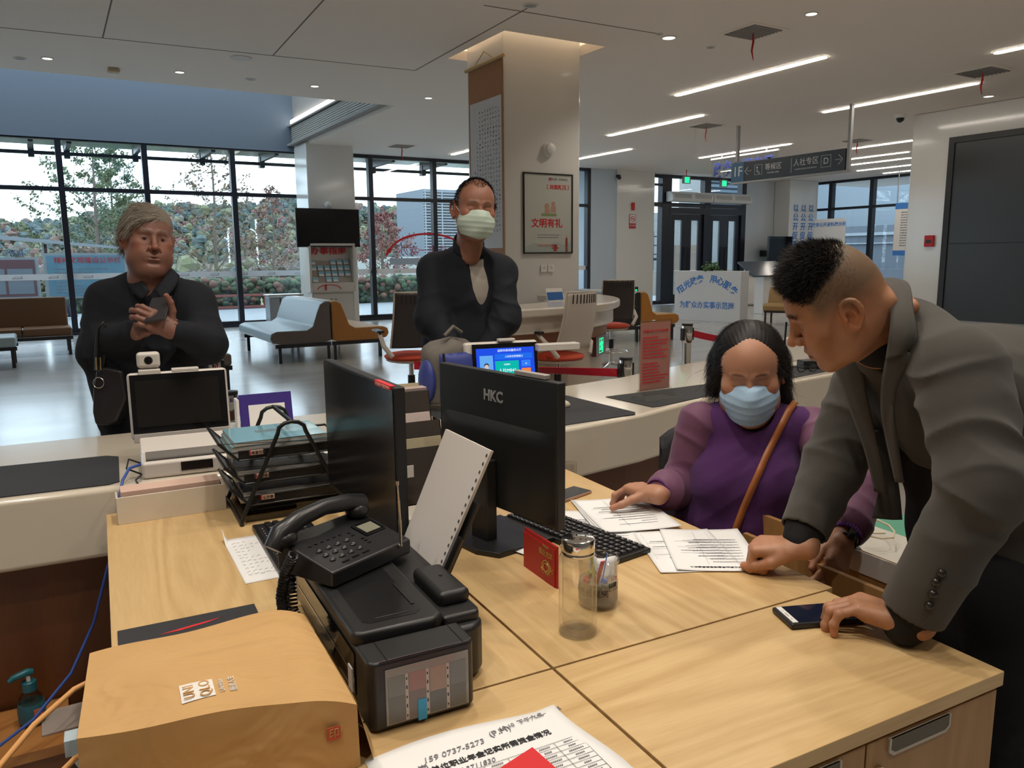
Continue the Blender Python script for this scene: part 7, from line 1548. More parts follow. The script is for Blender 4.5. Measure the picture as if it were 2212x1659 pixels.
# ================= leaning man in the grey blazer =================
def leaning_man():
    base = (.40, .190, .105)
    root = person_root(at(2190, 1300, 1.80), 'man in a grey blazer bending over the desk, one fist and one hand on it')
    Ho = at(1816, 656, 1.64); F = unit(-.80*RT-.46*UP+.36*FW); R = frame(F, unit(-.56*RT+.79*UP-.22*FW)); s = 1.04; nl_ = R.T @ (at(1918, 740, 1.70)-Ho)/s
    pr = dict(neck=tuple(nl_), nr=.066, ne=.054, roll=1, open=.0035, nose=1.0, w=1.0, jaw=1.0, long=.86, sock=.8)
    def hairzone(x, y, z):
        low = .070-.022*np.exp(-((y-.052)/.022)**2)+.35*np.clip(.02-y, 0, .2)+.016*np.clip(1-(x/.045)**2, 0, 1)*(y > .05)
        return np.clip((z-low)/.014, 0, 1)*np.clip((y+.064)/.050, 0, 1)*np.clip((.098-y)/.012, 0, 1)
    def stub(x, y, z):   # shaved sides and nape
        return np.clip(.92*hairzone(x, y, z)+.78*np.clip((z-.006+.25*np.clip(y-.02, 0, 1))/.035, 0, 1)*np.clip((.062-y)/.02, 0, 1), 0, .92)
    hp = head_piece(pr, Ho, R, s, head_tone(base, (.085, .066, .040), stub, closed=True))
    # arms and hands
    WL = atz(1962, 1338, .800); KL = atz(1858, 1306, .806); Fd = unit(KL-WL+np.array((0, 0, .0)))
    EL = at(2128, 1050, 1.43)
    hv, hf, tipsL, frL = hand(WL, Fd, (.10, -.12, 1), 1, [(.50, .95, .55), (.48, .95, .5), (.42, .95, .5), (.35, .9, .5)], [(.80, .45, -.25), (.95, .25, -.22), (.98, .1, -.18)], 1.14, fore=WL+unit(EL-WL)*.045, spread=.09, yaw=(-.40, -.42, -.44, -.46))
    WR = atz(1722, 1180, .822); KR = atz(1648, 1180, .812)
    ER = at(1800, 1005, 1.93)
    gv, gf, tipsR, frR = hand(WR, unit(KR-WR), (0, -.15, 1), -1, [(1.25, 1.65, 1.1), (1.3, 1.65, 1.1), (1.35, 1.65, 1.1), (1.4, 1.65, 1.1)], [(.90, .30, -.42), (.98, -.10, -.25), (.92, -.35, -.15)], 1.12, fore=WR+unit(ER-WR)*.10)
    # hidden body core
    A, B, Cc, Dd, Hm = at(1950, 735, 1.70), at(2045, 850, 1.74), at(2125, 1000, 1.78), at(2190, 1160, 1.81), at(2225, 1300, 1.82)
    SL, SR = at(2072, 800, 1.52), at(1868, 850, 1.93); nS = unit(SR-SL)
    cf = Field(np.minimum(np.minimum(A, Hm), WR)-.35, np.maximum(np.maximum(A, Hm), SR)+.35, .010)
    cf.chain([A*.2+B*.8, B, Cc, Dd], [.07, .08, .09, .10], .04, n=nS, sq=.66); cf.chain([SL, EL, WL+unit(EL-WL)*.03], [.05, .035, .022], .03); cf.chain([SR, ER, WR+unit(ER-WR)*.03], [.05, .035, .022], .03)
    cv, cq = cf.mesh()
    join_body(root, [hp, (hv, hf, hand_tone(base, tipsL), None), (gv, gf, hand_tone(base, tipsR), None), (cv, cq, None, None)], base, SK_E)
    # jacket
    JG = cloth_mat('grey_wool', (.062, .058, .052), .85, .25, 1400, .15)
    lo = np.minimum(np.minimum(A, WL), np.minimum(WR, Hm))-.30; hi = np.maximum(np.maximum(A, Hm), np.maximum(SR, SL))+.30
    jf = Field(lo, hi, .0048)
    tf = folds(11, .010, 46, unit(B-Dd), .8)
    jf.chain([A, B, Cc, Dd, Hm], [.080, .122, .128, .130, .150], .05, n=nS, sq=.64)
    jf.ell(at(2150, 800, 1.72), (.12, .12, .10), .06)   # rounded upper back
    jf.cap(A, SL*.55+A*.45, .075, .07, .05); jf.cap(A, SR*.5+A*.5, .07, .062, .05)
    jf.displace(folds(21, .006, 30, (0, .3, 1), 1.0))
    # opening down the front
    jf.chain([at(1880, 790, 1.66), at(1893, 880, 1.69), at(1912, 1000, 1.73), at(1945, 1160, 1.78), at(1985, 1330, 1.78)], [.040, .046, .050, .058, .07], .015, 'sub')
    jf.cap(at(1870, 700, 1.655), at(1935, 742, 1.69), .060, .062, .012, 'sub')
    CL_ = WL+unit(EL-WL)*.022; CR_ = WR+unit(ER-WR)*.045
    jf.cap(SL, EL, .088, .074, .045, disp=seg_folds(SL, EL, [(.15, .16, .012, 16), (.75, .28, .016, 14)], 3)); jf.cap(EL, CL_, .073, .060, .03, disp=seg_folds(EL, CL_, [(.05, .22, .018, 13), (.45, .3, .007, 12)], 5))
    jf.cap(SR, ER, .085, .070, .045, disp=seg_folds(SR, ER, [(.2, .2, .012, 15), (.75, .3, .013, 14)], 7)); jf.cap(ER, CR_, .070, .056, .03, disp=seg_folds(ER, CR_, [(.1, .25, .014, 13), (.6, .25, .006, 12)], 9))
    for c0, e0, r0 in ((CL_, EL, .060), (CR_, ER, .056)):
        d = unit(c0-e0); X = jf.ax[0][:, None, None]; Y = jf.ax[1][None, :, None]; Z = jf.ax[2][None, None, :]
        pl = (X-c0[0])*d[0]+(Y-c0[1])*d[1]+(Z-c0[2])*d[2]; near_ = np.sqrt((X-c0[0])**2+(Y-c0[1])**2+(Z-c0[2])**2) < .13
        jf.F = np.where(near_, np.maximum(jf.F, pl-.004), jf.F); jf.cap(c0-d*.02, c0+d*.06, r0-.007, r0-.007, .003, 'sub')
    jf.cut(at(2180, 1385, 1.75), unit((0, 0, -1)+.0*RT))
    v, q = jf.mesh(); jk = mesh_obj('jacket', [(v, q)], JG); to_local(root, jk)
    # lapel and collar lying on the jacket
    def ribbon(name, inner, outer, m, th=.004, par=None):
        b = MB(); P_ = [np.array(at(*p)) for p in inner]; Q_ = [np.array(at(*p)) for p in outer]
        def ip(L, t):
            x = t*(len(L)-1); i = min(int(x), len(L)-2); f = x-i; p0 = L[max(i-1, 0)]; p1 = L[i]; p2 = L[i+1]; p3 = L[min(i+2, len(L)-1)]
            return .5*((2*p1)+(-p0+p2)*f+(2*p0-5*p1+4*p2-p3)*f*f+(-p0+3*p1-3*p2+p3)*f**3)
        b.grid(lambda a, t: tuple(ip(P_, t)*(1-a)+ip(Q_, t)*a-FW*.012*math.sin(a*math.pi)), 8, 26); o = b.build(name, m, None, smooth=60, solid=th); to_local(root, o); return o
    ribbon('collar', [(1903, 604, 1.70), (1921, 625, 1.63), (1925, 665, 1.575), (1923, 715, 1.55), (1914, 778, 1.565)], [(1935, 604, 1.72), (1962, 616, 1.63), (1971, 672, 1.555), (1977, 728, 1.53), (1956, 758, 1.545)], JG, .006)
    ribbon('lapel', [(1914, 775, 1.570), (1905, 830, 1.60), (1904, 890, 1.63), (1915, 950, 1.665), (1935, 1040, 1.70)], [(1955, 757, 1.545), (1971, 773, 1.545), (1943, 815, 1.575), (1929, 880, 1.60), (1950, 1040, 1.69)], JG, .005)
    ribbon('lapel', [(1800, 776, 1.80), (1806, 800, 1.80), (1835, 880, 1.80), (1868, 970, 1.82), (1890, 1060, 1.84)], [(1884, 768, 1.74), (1868, 810, 1.735), (1880, 890, 1.745), (1900, 980, 1.78), (1915, 1070, 1.82)], JG, .005)
    ribbon('front_panel', [(1868, 930, 1.84), (1893, 985, 1.86), (1900, 1050, 1.88), (1884, 1118, 1.90)], [(1900, 930, 1.80), (1925, 985, 1.83), (1940, 1050, 1.86), (1948, 1122, 1.88)], JG, .005)
    sf = Field(lo, hi, .008); sf.chain([A, B, at(2082, 1000, 1.80), at(2105, 1160, 1.86), at(2130, 1330, 1.88)], [.062, .105, .112, .120, .14], .04, n=nS, sq=.68); sf.cap(at(1893, 742, 1.665), A, .052, .062, .03)
    for c0, e0, w0, r0 in ((CL_, EL, WL, .043), (CR_, ER, WR, .041)): sf.cap(c0, w0+unit(e0-w0)*(.018 if r0 < .042 else -.012), r0+.006, r0-.001, .01)
    v, q = sf.mesh(); sh = mesh_obj('black_shirt', [(v, q)], M_BLKC); to_local(root, sh)
    # sleeve buttons
    for k in range(4):
        p = at(2030-k*10, 1240+k*24, 1.36); dv = CAM-p
        h_, l_, n_, i_ = jk.closest_point_on_mesh(jk.matrix_world.inverted() @ Vector(p)) if False else (True, None, None, None)
    bmv = v
    jv = np.array([x.co[:] for x in jk.data.vertices])
    for k in range(4):
        tgt = np.array([2031-k*9, 1238+k*24]); dd = jv-CAM; zz = dd @ FW; px = 1106+FPX*(dd @ RT)/zz; py = 829.5-FPX*(dd @ UP)/zz
        m_ = (np.abs(px-tgt[0]) < 5) & (np.abs(py-tgt[1]) < 5)
        if m_.any():
            i = np.where(m_)[0][np.argmin(zz[m_])]; p = jv[i]; b = MB(); b.ball(tuple(p), (.0085, .0085, .0085), 14, 8); o = b.build('button', mat('dark_button', (.02, .016, .014), .2), None, smooth=60); to_local(root, o)
    # hair
    hv_, hf_ = hp[3], hp[1]; nr = vnormals(hv_, hf_)
    if (nr[:, 2][hv_[:, 2] > .12].mean()) < 0: nr = -nr
    x, y, z = hv_.T; top = hairzone(x, y, z)*np.clip(.25+(z-.05)*16, .1, 1)
    flow = lambda P: np.stack([P[:, 0]*3, .55+0*P[:, 1], -.1-2.0*np.clip(P[:, 1], 0, .1)], 1)
    A_, Fq = strands(hv_, nr, np.maximum(top, 0)+1e-9, 16000, .024, .0011, flow, 4, .32, 1.3, 3, lambda P: np.clip(.3+(P[:, 2]-.05)*11, .3, 1.15)*np.clip(.4+(P[:, 1]+.03)*14, .4, 1))
    side_m = np.clip((z-.035)/.03, 0, 1)*np.clip((.06-y)/.02, 0, 1)*(y > -.06)*(1-.7*top)
    B_, Gq = strands(hv_, nr, np.maximum(side_m, 0)+1e-9, 5000, .004, .0006, lambda P: np.stack([0*P[:, 0], .5+0*P[:, 1], -.9+0*P[:, 2]], 1), 5, .25, .35, 2)
    hr = mesh_obj('hair', [(xform(A_, R, Ho, s), Fq), (xform(B_, R, Ho, s), Gq)], HAIRK); to_local(root, hr)
    # brow strands
    m_ = np.exp(-((z-.0335)/.004)**2)*np.clip(1.2-((np.abs(x)-.032)/.018)**2, 0, 1)*(y > .05); A_, Fq = strands(hv_, nr, m_+1e-12, 500, .008, .0006, lambda P: np.stack([np.sign(P[:, 0])*1.0, -.3+0*P[:, 1], .15+0*P[:, 2]], 1), 6, .2, .35, 2)
    eb = mesh_obj('eyebrow', [(xform(A_, R, Ho, s), Fq)], HAIRK); to_local(root, eb)
    legs(root, at(2185, 1320, 1.72), at(2290, 1290, 1.95), atz(2185, 1330, 0)*0+np.array((1.86, .80, 0)), np.array((2.16, 1.02, 0)), cloth_mat('black_trousers', (.010, .011, .014)), M_SHOE, .10, .012, (-.9, .2, 0))
    add_nails(root, tipsL[:4], frL[1], NAIL)
    return root
leaning_man()
# ================= seated woman =================
def seated_woman():
    base = (.42, .205, .125); root = person_root(at(1600, 1250, 2.42), 'seated woman in a purple jumper and blue face mask reading the forms')
    Ho = at(1618, 806, 2.34); F = unit(-.87*FW-.43*UP-.24*RT); R = frame(F, unit(.9*UP-.40*FW-.12*RT)); s = 1.09
    hp = head_piece(dict(w=1.06, fat=.004, neck=(0, -.075, -.18), nr=.050, sock=.55, brow=.6), Ho, R, s, head_tone(base, closed=True, brow=(.05, .03, .025)))
    WR = atz(1412, 1066, .806); KR = atz(1368, 1052, .806); ER = at(1478, 1050, 2.46); SR = at(1522, 915, 2.40)
    hv, hf, tR, fR = hand(WR, unit(KR-WR-.25*np.array((FW[0], FW[1], 0))), (0, -.1, 1), -1, [(.75, .75, .4), (.7, .75, .4), (.65, .75, .4), (.6, .7, .4)], [(.55, .75, -.35), (.75, .45, -.40), (.85, .2, -.4)], .98, fore=WR+unit(ER-WR)*.07, yaw=(-.10, -.12, -.1, -.05)) if False else hand(WR, unit(KR-WR), (.0, -.1, 1), -1, [(.55, .8, .45), (.55, .8, .45), (.5, .8, .4), (.45, .75, .4)], [(.25, .95, -.2), (.35, .85, -.35), (.6, .7, -.35)], 1.02, fore=WR+unit(ER-WR)*.07, spread=.10, yaw=(.80, .80, .78, .76))
    SL, EL, WL = at(1738, 925, 2.36), at(1852, 1062, 2.16), at(1822, 1168, 2.02); TL = at(1795, 1262, 1.95)
    gv, gf, tL, fL = hand(WL, unit(TL-WL), unit(-FW*.9+RT*.3), 1, [(.35, .4, .3)]*4, [(.85, .35, -.3), (.95, .15, -.2), (1, 0, -.2)], 1.0, fore=WL+unit(EL-WL)*.08, h=.002)
    N0, Ch, Be, Hp = at(1625, 905, 2.40), at(1612, 990, 2.44), at(1602, 1120, 2.45), at(1600, 1260, 2.48)
    cf = Field(np.minimum(np.minimum(Hp, WL), WR)-.25, np.maximum(Hp, N0)+.35, .010); cf.chain([N0, Ch, Be, Hp], [.055, .085, .10, .11], .04, n=RT, sq=.72); cf.chain([SR, ER, WR+unit(ER-WR)*.03], [.045, .035, .026], .03); cf.chain([SL, EL, WL+unit(EL-WL)*.03], [.045, .035, .026], .03)
    fr = unit(F*np.array((1, 1, 0)))
    knL, knR = Hp+np.array((-.34, -.02, -.05)), Hp+np.array((-.36, .18, -.05))
    cv, cq = cf.mesh(); join_body(root, [hp, (hv, hf, hand_tone(base, tR), None), (gv, gf, hand_tone(base, tL), None), (cv, cq, None, None)], base, SK_E)
    PUR = cloth_mat('purple_knit', (.085, .026, .125), .9, .4, 700, .1); MAU = cloth_mat('mauve_sleeve', (.15, .060, .115), .6, .1, 500, .1); CUF = cloth_mat('purple_rib', (.10, .03, .16), .9, .3, 600)
    vf = Field(np.minimum(Hp, N0)-.32, np.maximum(Hp, N0)+.32, .0055)
    vf.chain([N0+UP*-.02, Ch, Be, Hp], [.088, .126, .140, .155], .06, n=RT, sq=.74); vf.cap(SR+RT*.012, SL-RT*.012, .062, .062, .05); vf.ell(at(1560, 1040, 2.36), (.075, .07, .075), .07); vf.ell(at(1670, 1040, 2.34), (.075, .07, .075), .07); vf.displace(folds(31, .006, 26, (.2, .2, 1), 1.0))
    vf.cap(at(1622, 850, 2.34), at(1624, 900, 2.36), .062, .066, .01, 'sub'); vf.cut(Hp-(0, 0, .02), (0, 0, -1)); v, q = vf.mesh(); vo = mesh_obj('jumper', [(v, q)], PUR); to_local(root, vo)
    # sleeves
    def sleeve(S_, E_, W_, sd):
        c0 = W_+unit(E_-W_)*.050; f = Field(np.minimum(np.minimum(S_, E_), c0)-.13, np.maximum(np.maximum(S_, E_), c0)+.13, .0045)
        f.cap(S_, E_, .068, .066, .03, disp=seg_folds(S_, E_, [(.1, .2, .008, 18), (.8, .3, .012, 15)], sd)); f.cap(E_, c0+unit(E_-c0)*.02, .066, .062, .03, disp=seg_folds(E_, c0, [(.2, .3, .010, 15), (.9, .35, .008, 20)], sd+1))
        v, q = f.mesh(); o = mesh_obj('sleeve', [(v, q)], MAU); to_local(root, o)
        d = unit(W_-E_); a = unit(np.cross(d, UP)); b_ = np.cross(d, a); b = MB()
        def rib(u_, t): th = u_*2*math.pi; rr = (.048-.010*t)+.0012*math.cos(th*34); return tuple(c0-d*.012+d*t*.048+(a*math.cos(th)+b_*math.sin(th))*rr)
        b.grid(rib, 136, 6); o = b.build('ribbed_cuff', CUF, None, smooth=60, solid=.002); to_local(root, o)
    sleeve(SR-RT*.015, ER, WR, 1); sleeve(SL+RT*.02, EL, WL, 5)
    # bag strap across the chest
    b = MB(); vv = np.array([x.co[:] for x in vo.data.vertices]); pts = []
    for (px_, py_) in [(1718, 868), (1705, 885), (1690, 915), (1672, 950), (1655, 985), (1640, 1020), (1622, 1060), (1605, 1100), (1590, 1140), (1578, 1180)]:
        dd = vv-CAM; zz = dd @ FW; px = 1106+FPX*(dd @ RT)/zz; py = 829.5-FPX*(dd @ UP)/zz; m_ = (np.abs(px-px_) < 9) & (np.abs(py-py_) < 9)
        if m_.any(): pts.append(at(px_, py_, zz[m_].min()-.006))
    if len(pts) > 2:
        P_ = [np.array(p) for p in pts]; sd = unit(np.cross(P_[-1]-P_[0], FW)); b.grid(lambda a, t: tuple((lambda x: P_[int(x)]*(1-(x-int(x)))+P_[min(int(x)+1, len(P_)-1)]*(x-int(x)))(t*(len(P_)-1))+sd*(a-.5)*.020), 1, 40)
        o = b.build('shoulder_strap', mat('tan_strap', (.36, .12, .035), .4), None, smooth=60, solid=.004); to_local(root, o)
    mask_obj(root, Ho, R, s, cloth_mat('blue_mask', (.36, .52, .70), .8, .2, 500), mat('mask_loop', (.75, .75, .75), .7))
    # hair : smooth cap with long strands gathered behind her left shoulder
    f = Field((-.17, -.15, -.29), (.13, .12, .16), .0028); f.ell((0, -.020, .044), (.084*1.06, .104, .096), .02); f.ell((0, -.055, -.02), (.082, .075, .085), .05)
    f.ell((.080, -.008, .000), (.022, .040, .060), .03); f.ell((-.080, -.030, .01), (.016, .034, .050), .03); f.cap((-.050, -.07, -.05), (-.095, -.050, -.16), .048, .034, .04); f.cap((-.095, -.050, -.16), (-.145, -.04, -.27), .034, .010, .03)
    X = f.ax[0][:, None, None]; Y = f.ax[1][None, :, None]; Z = f.ax[2][None, None, :]
    f.F = f.F+(.0004*np.sin(np.arctan2(X, Z+.0*Y-.02)*60+Y*60)+.0012*np.sin(X*60+Y*40)).astype(np.float32)
    face = (np.abs(X)/.076)**1.5+(np.abs(Y-.105)/.064)**2+(np.maximum(Z-.0, 0)/.052)**1.2+(np.maximum(-Z, 0)/.2)**2-1; f.F = np.maximum(f.F, -face*.05).astype(np.float32); f.F = np.maximum(f.F, np.where((np.abs(X) < .120) & (Y > .012), (-.03+.05*(X < 0)-Z)*.8, -1)).astype(np.float32)
    hv2, hq2 = f.mesh(); nr = vnormals(hv2, hq2); c0 = np.array((0, -.02, .03))
    if ((hv2-c0)*nr).sum(1).mean() < 0: nr = -nr
    x, y, z = hv2.T; mk = ((y < .075) | (z > .06)).astype(float)
    part = lambda P: np.stack([np.sign(P[:, 0]+.004)*(.9-4*np.abs(P[:, 0])), -.45+0*P[:, 1], -.25-6*np.abs(P[:, 0])], 1)
    A_, Fq = strands(hv2, nr, mk+1e-9, 15000, .060, .0009, part, 8, .07, .02, 4)
    wisp = np.exp(-((np.abs(x)-.085)/.02)**2)*(z < .02)*(y > -.03)+1e-9; B_, Gq = strands(hv2, nr, wisp, 500, .07, .0009, lambda P: np.stack([np.sign(P[:, 0])*.35, .1+0*P[:, 1], -1+0*P[:, 2]], 1), 9, .28, .3, 4)
    o = mesh_obj('hair', [(xform(hv2, R, Ho, s), hq2), (xform(A_, R, Ho, s), Fq), (xform(B_, R, Ho, s), Gq)], HAIRK); to_local(root, o)
    # wrist band
    d = unit(EL-WL); c0 = WL+d*.004; a = unit(np.cross(d, UP)); b_ = np.cross(d, a); b = MB(); b.grid(lambda u_, t: tuple(c0+d*(t-.5)*.017+(a*math.cos(u_*6.283)*1.12+b_*math.sin(u_*6.283)*.96)*.0295), 40, 2); o = b.build('wrist_band', M_BLACKP, None, smooth=60, solid=.003); to_local(root, o)
    n_ = unit(-FW*.75+UP*.5+RT*.25); n_ = unit(n_-d*np.dot(n_, d)); sd = np.cross(d, n_); b = MB(); cc = c0+n_*.034; b._add([tuple(cc+sd*i*.0105+d*j*.021+n_*k*.0045) for k in (-1, 1) for j in (-1, 1) for i in (-1, 1)], [(0, 2, 3, 1), (4, 5, 7, 6), (0, 1, 5, 4), (2, 6, 7, 3), (0, 4, 6, 2), (1, 3, 7, 5)]); o = b.build('band_screen', M_GLOSSB, None, bevel=.003); to_local(root, o)
    legs_f = Field(Hp-np.array((.6, .35, .62)), Hp+np.array((.3, .4, .15)), .012)
    for kn in (knL, knR):
        legs_f.cap(Hp+(kn-Hp)*.1, kn, .095, .07, .04); legs_f.cap(kn, kn+np.array((.02, 0, -.36)), .066, .05, .03)
    v, q = legs_f.mesh(); o = mesh_obj('trousers', [(v, q)], M_BLKC); to_local(root, o)
    for kn in (knL, knR): b = MB(); b.ball(tuple(kn+np.array((-.03, 0, -kn[2]+.045))), (.12, .045, .045), 14, 8); o = b.build('shoe', M_SHOE, None, smooth=60); to_local(root, o)
    add_nails(root, tR, fR[1], NAIL, .9)
    # her chair
    t = empty('task_chair', (float(Hp[0])+.05, float(Hp[1])+.03, 0), math.atan2(-1, -.6)+math.pi/2, label='black task chair under the seated woman, its backrest showing at her shoulder', cat='chair'); cz = float(Hp[2])-.14
    MB().box((0, 0, cz-.02), (.46, .46, .06)).build('seat', M_BLKC, t, bevel=.025, bseg=3)
    def bk(a, b2): x_ = (a-.5)*.47; return (x_, .235+.02*b2-.06*(2*a-1)**2*.8, cz+.08+.52*b2-.05*abs(2*a-1)**4*(b2 > .9))
    MB().grid(bk, 14, 12).build('backrest', cloth_mat('dark_grey_mesh', (.035, .035, .04)), t, smooth=60, solid=.04); MB().cyl((0, 0, .06), (0, 0, cz-.04), .03).build('column', M_BLACKP, t)
    for k in range(5): a = k*2*math.pi/5; MB().tube([(0, 0, .08), (.28*math.cos(a), .28*math.sin(a), .05)], [.025, .015], 8).build('base_arm', M_BLACKP, t); MB().ball((.29*math.cos(a), .29*math.sin(a), .028), .027, 12, 8).build('castor', M_BLACKP, t)
    for s_ in (-1, 1): MB().box((s_*.28, .02, cz+.17), (.07, .25, .03)).build('armrest', M_BLACKP, t, bevel=.012); MB().box((s_*.28, .02, cz+.06), (.03, .05, .2)).build('armrest_post', M_BLACKP, t)
seated_woman()
# ================= grey-haired man with phone =================
def phone_man():
    base = (.23, .105, .075); root = person_root(at(322, 700, 3.30), 'grey-haired man in black clothes standing behind the counter, looking aside, phone in both hands')  # skin base darkened to stand in for the backlit shade on him
    Ho = at(320, 524, 3.22); F = unit(-.80*FW+.60*RT-.08*UP); R = frame(F, UP*1.0); s = 1.09
    hp = head_piece(dict(w=1.03, jaw=1.05, fat=.005, sock=.6, brow=.8, long=.92, neck=(0, -.03, -.18), nr=.056), Ho, R, s, head_tone(base, closed=False, brow=(.09, .07, .06), lip=(.23, .10, .08)))
    N0, Ch, Be, Hp = at(325, 618, 3.30), at(325, 680, 3.34), at(322, 800, 3.36), at(322, 900, 3.38)
    SR, SL = at(232, 652, 3.34), at(420, 654, 3.31); ER, EL = at(212, 755, 3.28), at(448, 742, 3.26); WR, WL = at(290, 716, 3.08), at(374, 714, 3.07)
    hv, hf, tR, fR = hand(WR, unit(at(338, 698, 3.04)-WR), unit(-.75*FW+.5*UP-.2*RT), -1, [(.35, .7, .4)]*4, [(.7, .55, .1), (.85, .3, .0), (.95, .1, -.1)], 1.12, fore=WR+unit(ER-WR)*.06, h=.0022)
    gv, gf, tL, fL = hand(WL, unit(at(340, 702, 3.03)-WL+UP*.01), unit(-.75*FW+.1*UP+.5*RT), 1, [(.5, .8, .5)]*4, [(.35, .75, .35), (.6, .6, .3), (.8, .4, .2)], 1.12, fore=WL+unit(EL-WL)*.06, h=.0022)
    cf = Field(Hp-np.array((.45, .45, .25)), N0+np.array((.45, .45, .15)), .012); cf.chain([N0, Ch, Be, Hp], [.06, .13, .14, .13], .05, n=RT, sq=.75); v, q = cf.mesh()
    join_body(root, [hp, (hv, hf, hand_tone(base, tR), None), (gv, gf, hand_tone(base, tL), None), (v, q, None, None)], base, SK_E)
    f = Field(np.minimum(Hp, Ch)-np.array((.50, .55, .08)), np.maximum(N0, Ch)+np.array((.5, .5, .15)), .0065)
    f.chain([N0+UP*-.035, Ch, Be, Hp], [.095, .146, .165, .160], .08, n=RT, sq=.74); f.cap(SR+UP*-.0, SL, .066, .066, .08); f.cap(N0-UP*.02, SR, .07, .058, .06); f.cap(N0-UP*.02, SL, .07, .058, .06)
    f.cap(SR, ER, .070, .076, .06, disp=seg_folds(SR, ER, [(.8, .3, .012, 12)], 2)); f.cap(ER, WR+unit(ER-WR)*.03, .076, .052, .04, disp=seg_folds(ER, WR, [(.15, .3, .012, 12)], 3))
    f.cap(SL, EL, .070, .076, .06, disp=seg_folds(SL, EL, [(.8, .3, .012, 12)], 4)); f.cap(EL, WL+unit(EL-WL)*.03, .076, .052, .04, disp=seg_folds(EL, WL, [(.15, .3, .012, 12)], 5))
    f.displace(folds(41, .005, 24, (0, 0, 1), 1.0)); f.cap(at(326, 578, 3.20), at(330, 606, 3.19), .046, .018, .01, 'sub'); v, q = f.mesh(); jk = mesh_obj('jacket', [(v, q)], M_DNAVY); to_local(root, jk)
    b = MB()
    for s_ in (-1, 1):
        P_ = [at(328+s_*4, 628, 3.15), at(328+s_*30, 600, 3.17), at(328+s_*40, 578, 3.24)]; Q_ = [at(328+s_*22, 648, 3.14), at(328+s_*52, 628, 3.17), at(328+s_*60, 596, 3.24)]
        b.grid(lambda a, t: tuple((lambda L: L[0]*(1-t)**2+2*L[1]*t*(1-t)+L[2]*t*t)([P_[i]*(1-a)+Q_[i]*a for i in range(3)])), 4, 10)
    o = b.build('shirt_collar', M_DNAVY, None, smooth=50, solid=.005); to_local(root, o)
    hf3 = Field((-.11, -.13, -.06), (.11, .12, .16), .0026); hf3.ell((0, -.014, .052), (.087, .106, .096), .02); hf3.ell((0, -.055, .01), (.078, .064, .07), .04)
    X = hf3.ax[0][:, None, None]; Y = hf3.ax[1][None, :, None]; Z = hf3.ax[2][None, None, :]
    face = np.sqrt((X/.074)**2+((Y-.108)/.062)**2+((Z+.002+.10*X)/.088)**2)-1; hf3.F = np.maximum(hf3.F, -face*.05).astype(np.float32)
    hf3.F = np.maximum(hf3.F, np.where(Y > -.034, (.030-Z)*.7, (-.045-Z)*.7)+np.where(Y > .045, .02, 0)).astype(np.float32); hf3.F = (hf3.F+.0016*np.sin(X*55+Y*35+Z*20)).astype(np.float32)
    hv2, hq2 = hf3.mesh(); nr = vnormals(hv2, hq2)
    if ((hv2-np.array((0, -.02, .03)))*nr).sum(1).mean() < 0: nr = -nr
    GH = mat('grey_hair', (.30, .26, .21), .6); GHu = mat('grey_hair_under', (.20, .17, .14), .8)
    A_, Fq = strands(hv2, nr, np.ones(len(hv2)), 9000, .034, .0016, lambda P: np.stack([.9+0*P[:, 0], .35+0*P[:, 1], -.3-1.5*np.abs(P[:, 0])*8*(np.abs(P[:, 0]) > .05)], 1), 3, .22, .25, 3)
    o = mesh_obj('hair', [(xform(hv2, R, Ho, s), hq2)], GHu); to_local(root, o); o2 = mesh_obj('hair_strands', [(xform(A_, R, Ho, s), Fq)], GH); to_local(root, o2)
    # open eyes
    for s_ in (-1, 1):
        b = MB(); c0 = xform(np.array([(s_*.0315, .0855, .0075)]), R, Ho, s)[0]; b.ball(tuple(c0), (.0075, .0075, .0062), 12, 8); o = b.build('eye', mat('dark_eye', (.02, .012, .010), .15), None, smooth=60); to_local(root, o)
    legs(root, Hp+RT*.09+np.array((0, .0, -.02)), Hp-RT*.09+np.array((0, 0, -.02)), np.array([*(Hp+RT*.13)[:2], 0]), np.array([*(Hp-RT*.13)[:2], 0]), M_BLKC, M_SHOE, .105, .014, -np.array((FW[0], FW[1], 0)))
    # phone in his hands
    pc = at(339, 677, 3.02); t = empty('smartphone', tuple(pc), label='dark smartphone held in both hands by the grey-haired man', cat='phone'); t.matrix_world = Matrix.Translation(Vector(pc)) @ Matrix([[*RT, 0][i] for i in range(0)] or ((RT[0], -FW[0], UP[0], 0), (RT[1], -FW[1], UP[1], 0), (RT[2], -FW[2], UP[2], 0), (0, 0, 0, 1))) @ Euler((.75, -.12, 0)).to_matrix().to_4x4()
    MB().bx(-.040, .040, -.0045, .0045, -.045, .095).build('body', mat('phone_back', (.03, .03, .035), .25), t, bevel=.004, bseg=3); MB().bx(-.034, .034, -.0055, -.0042, -.04, .09).build('screen', M_GLOSSB, t)
    # handbag hanging from his forearm
    t = empty('handbag', tuple(at(228, 770, 3.20)), label='black leather handbag hanging from the forearm of the grey-haired man', cat='bag'); bo = np.array(t.location)
    def loc(px_, py_, d_): return tuple(at(px_, py_, d_)-bo)
    b = MB(); D0, D1 = 3.14, 3.24
    out = [(206, 800), (226, 792), (262, 800), (272, 860), (250, 912), (232, 919), (204, 918), (198, 890), (200, 840)]
    b.extr([loc(x, y, D0) for x, y in out], tuple(FW*(D1-D0))); b.build('bag_body', mat('black_bag_leather', (.014, .013, .016), .38), t, bevel=.012, bseg=3)
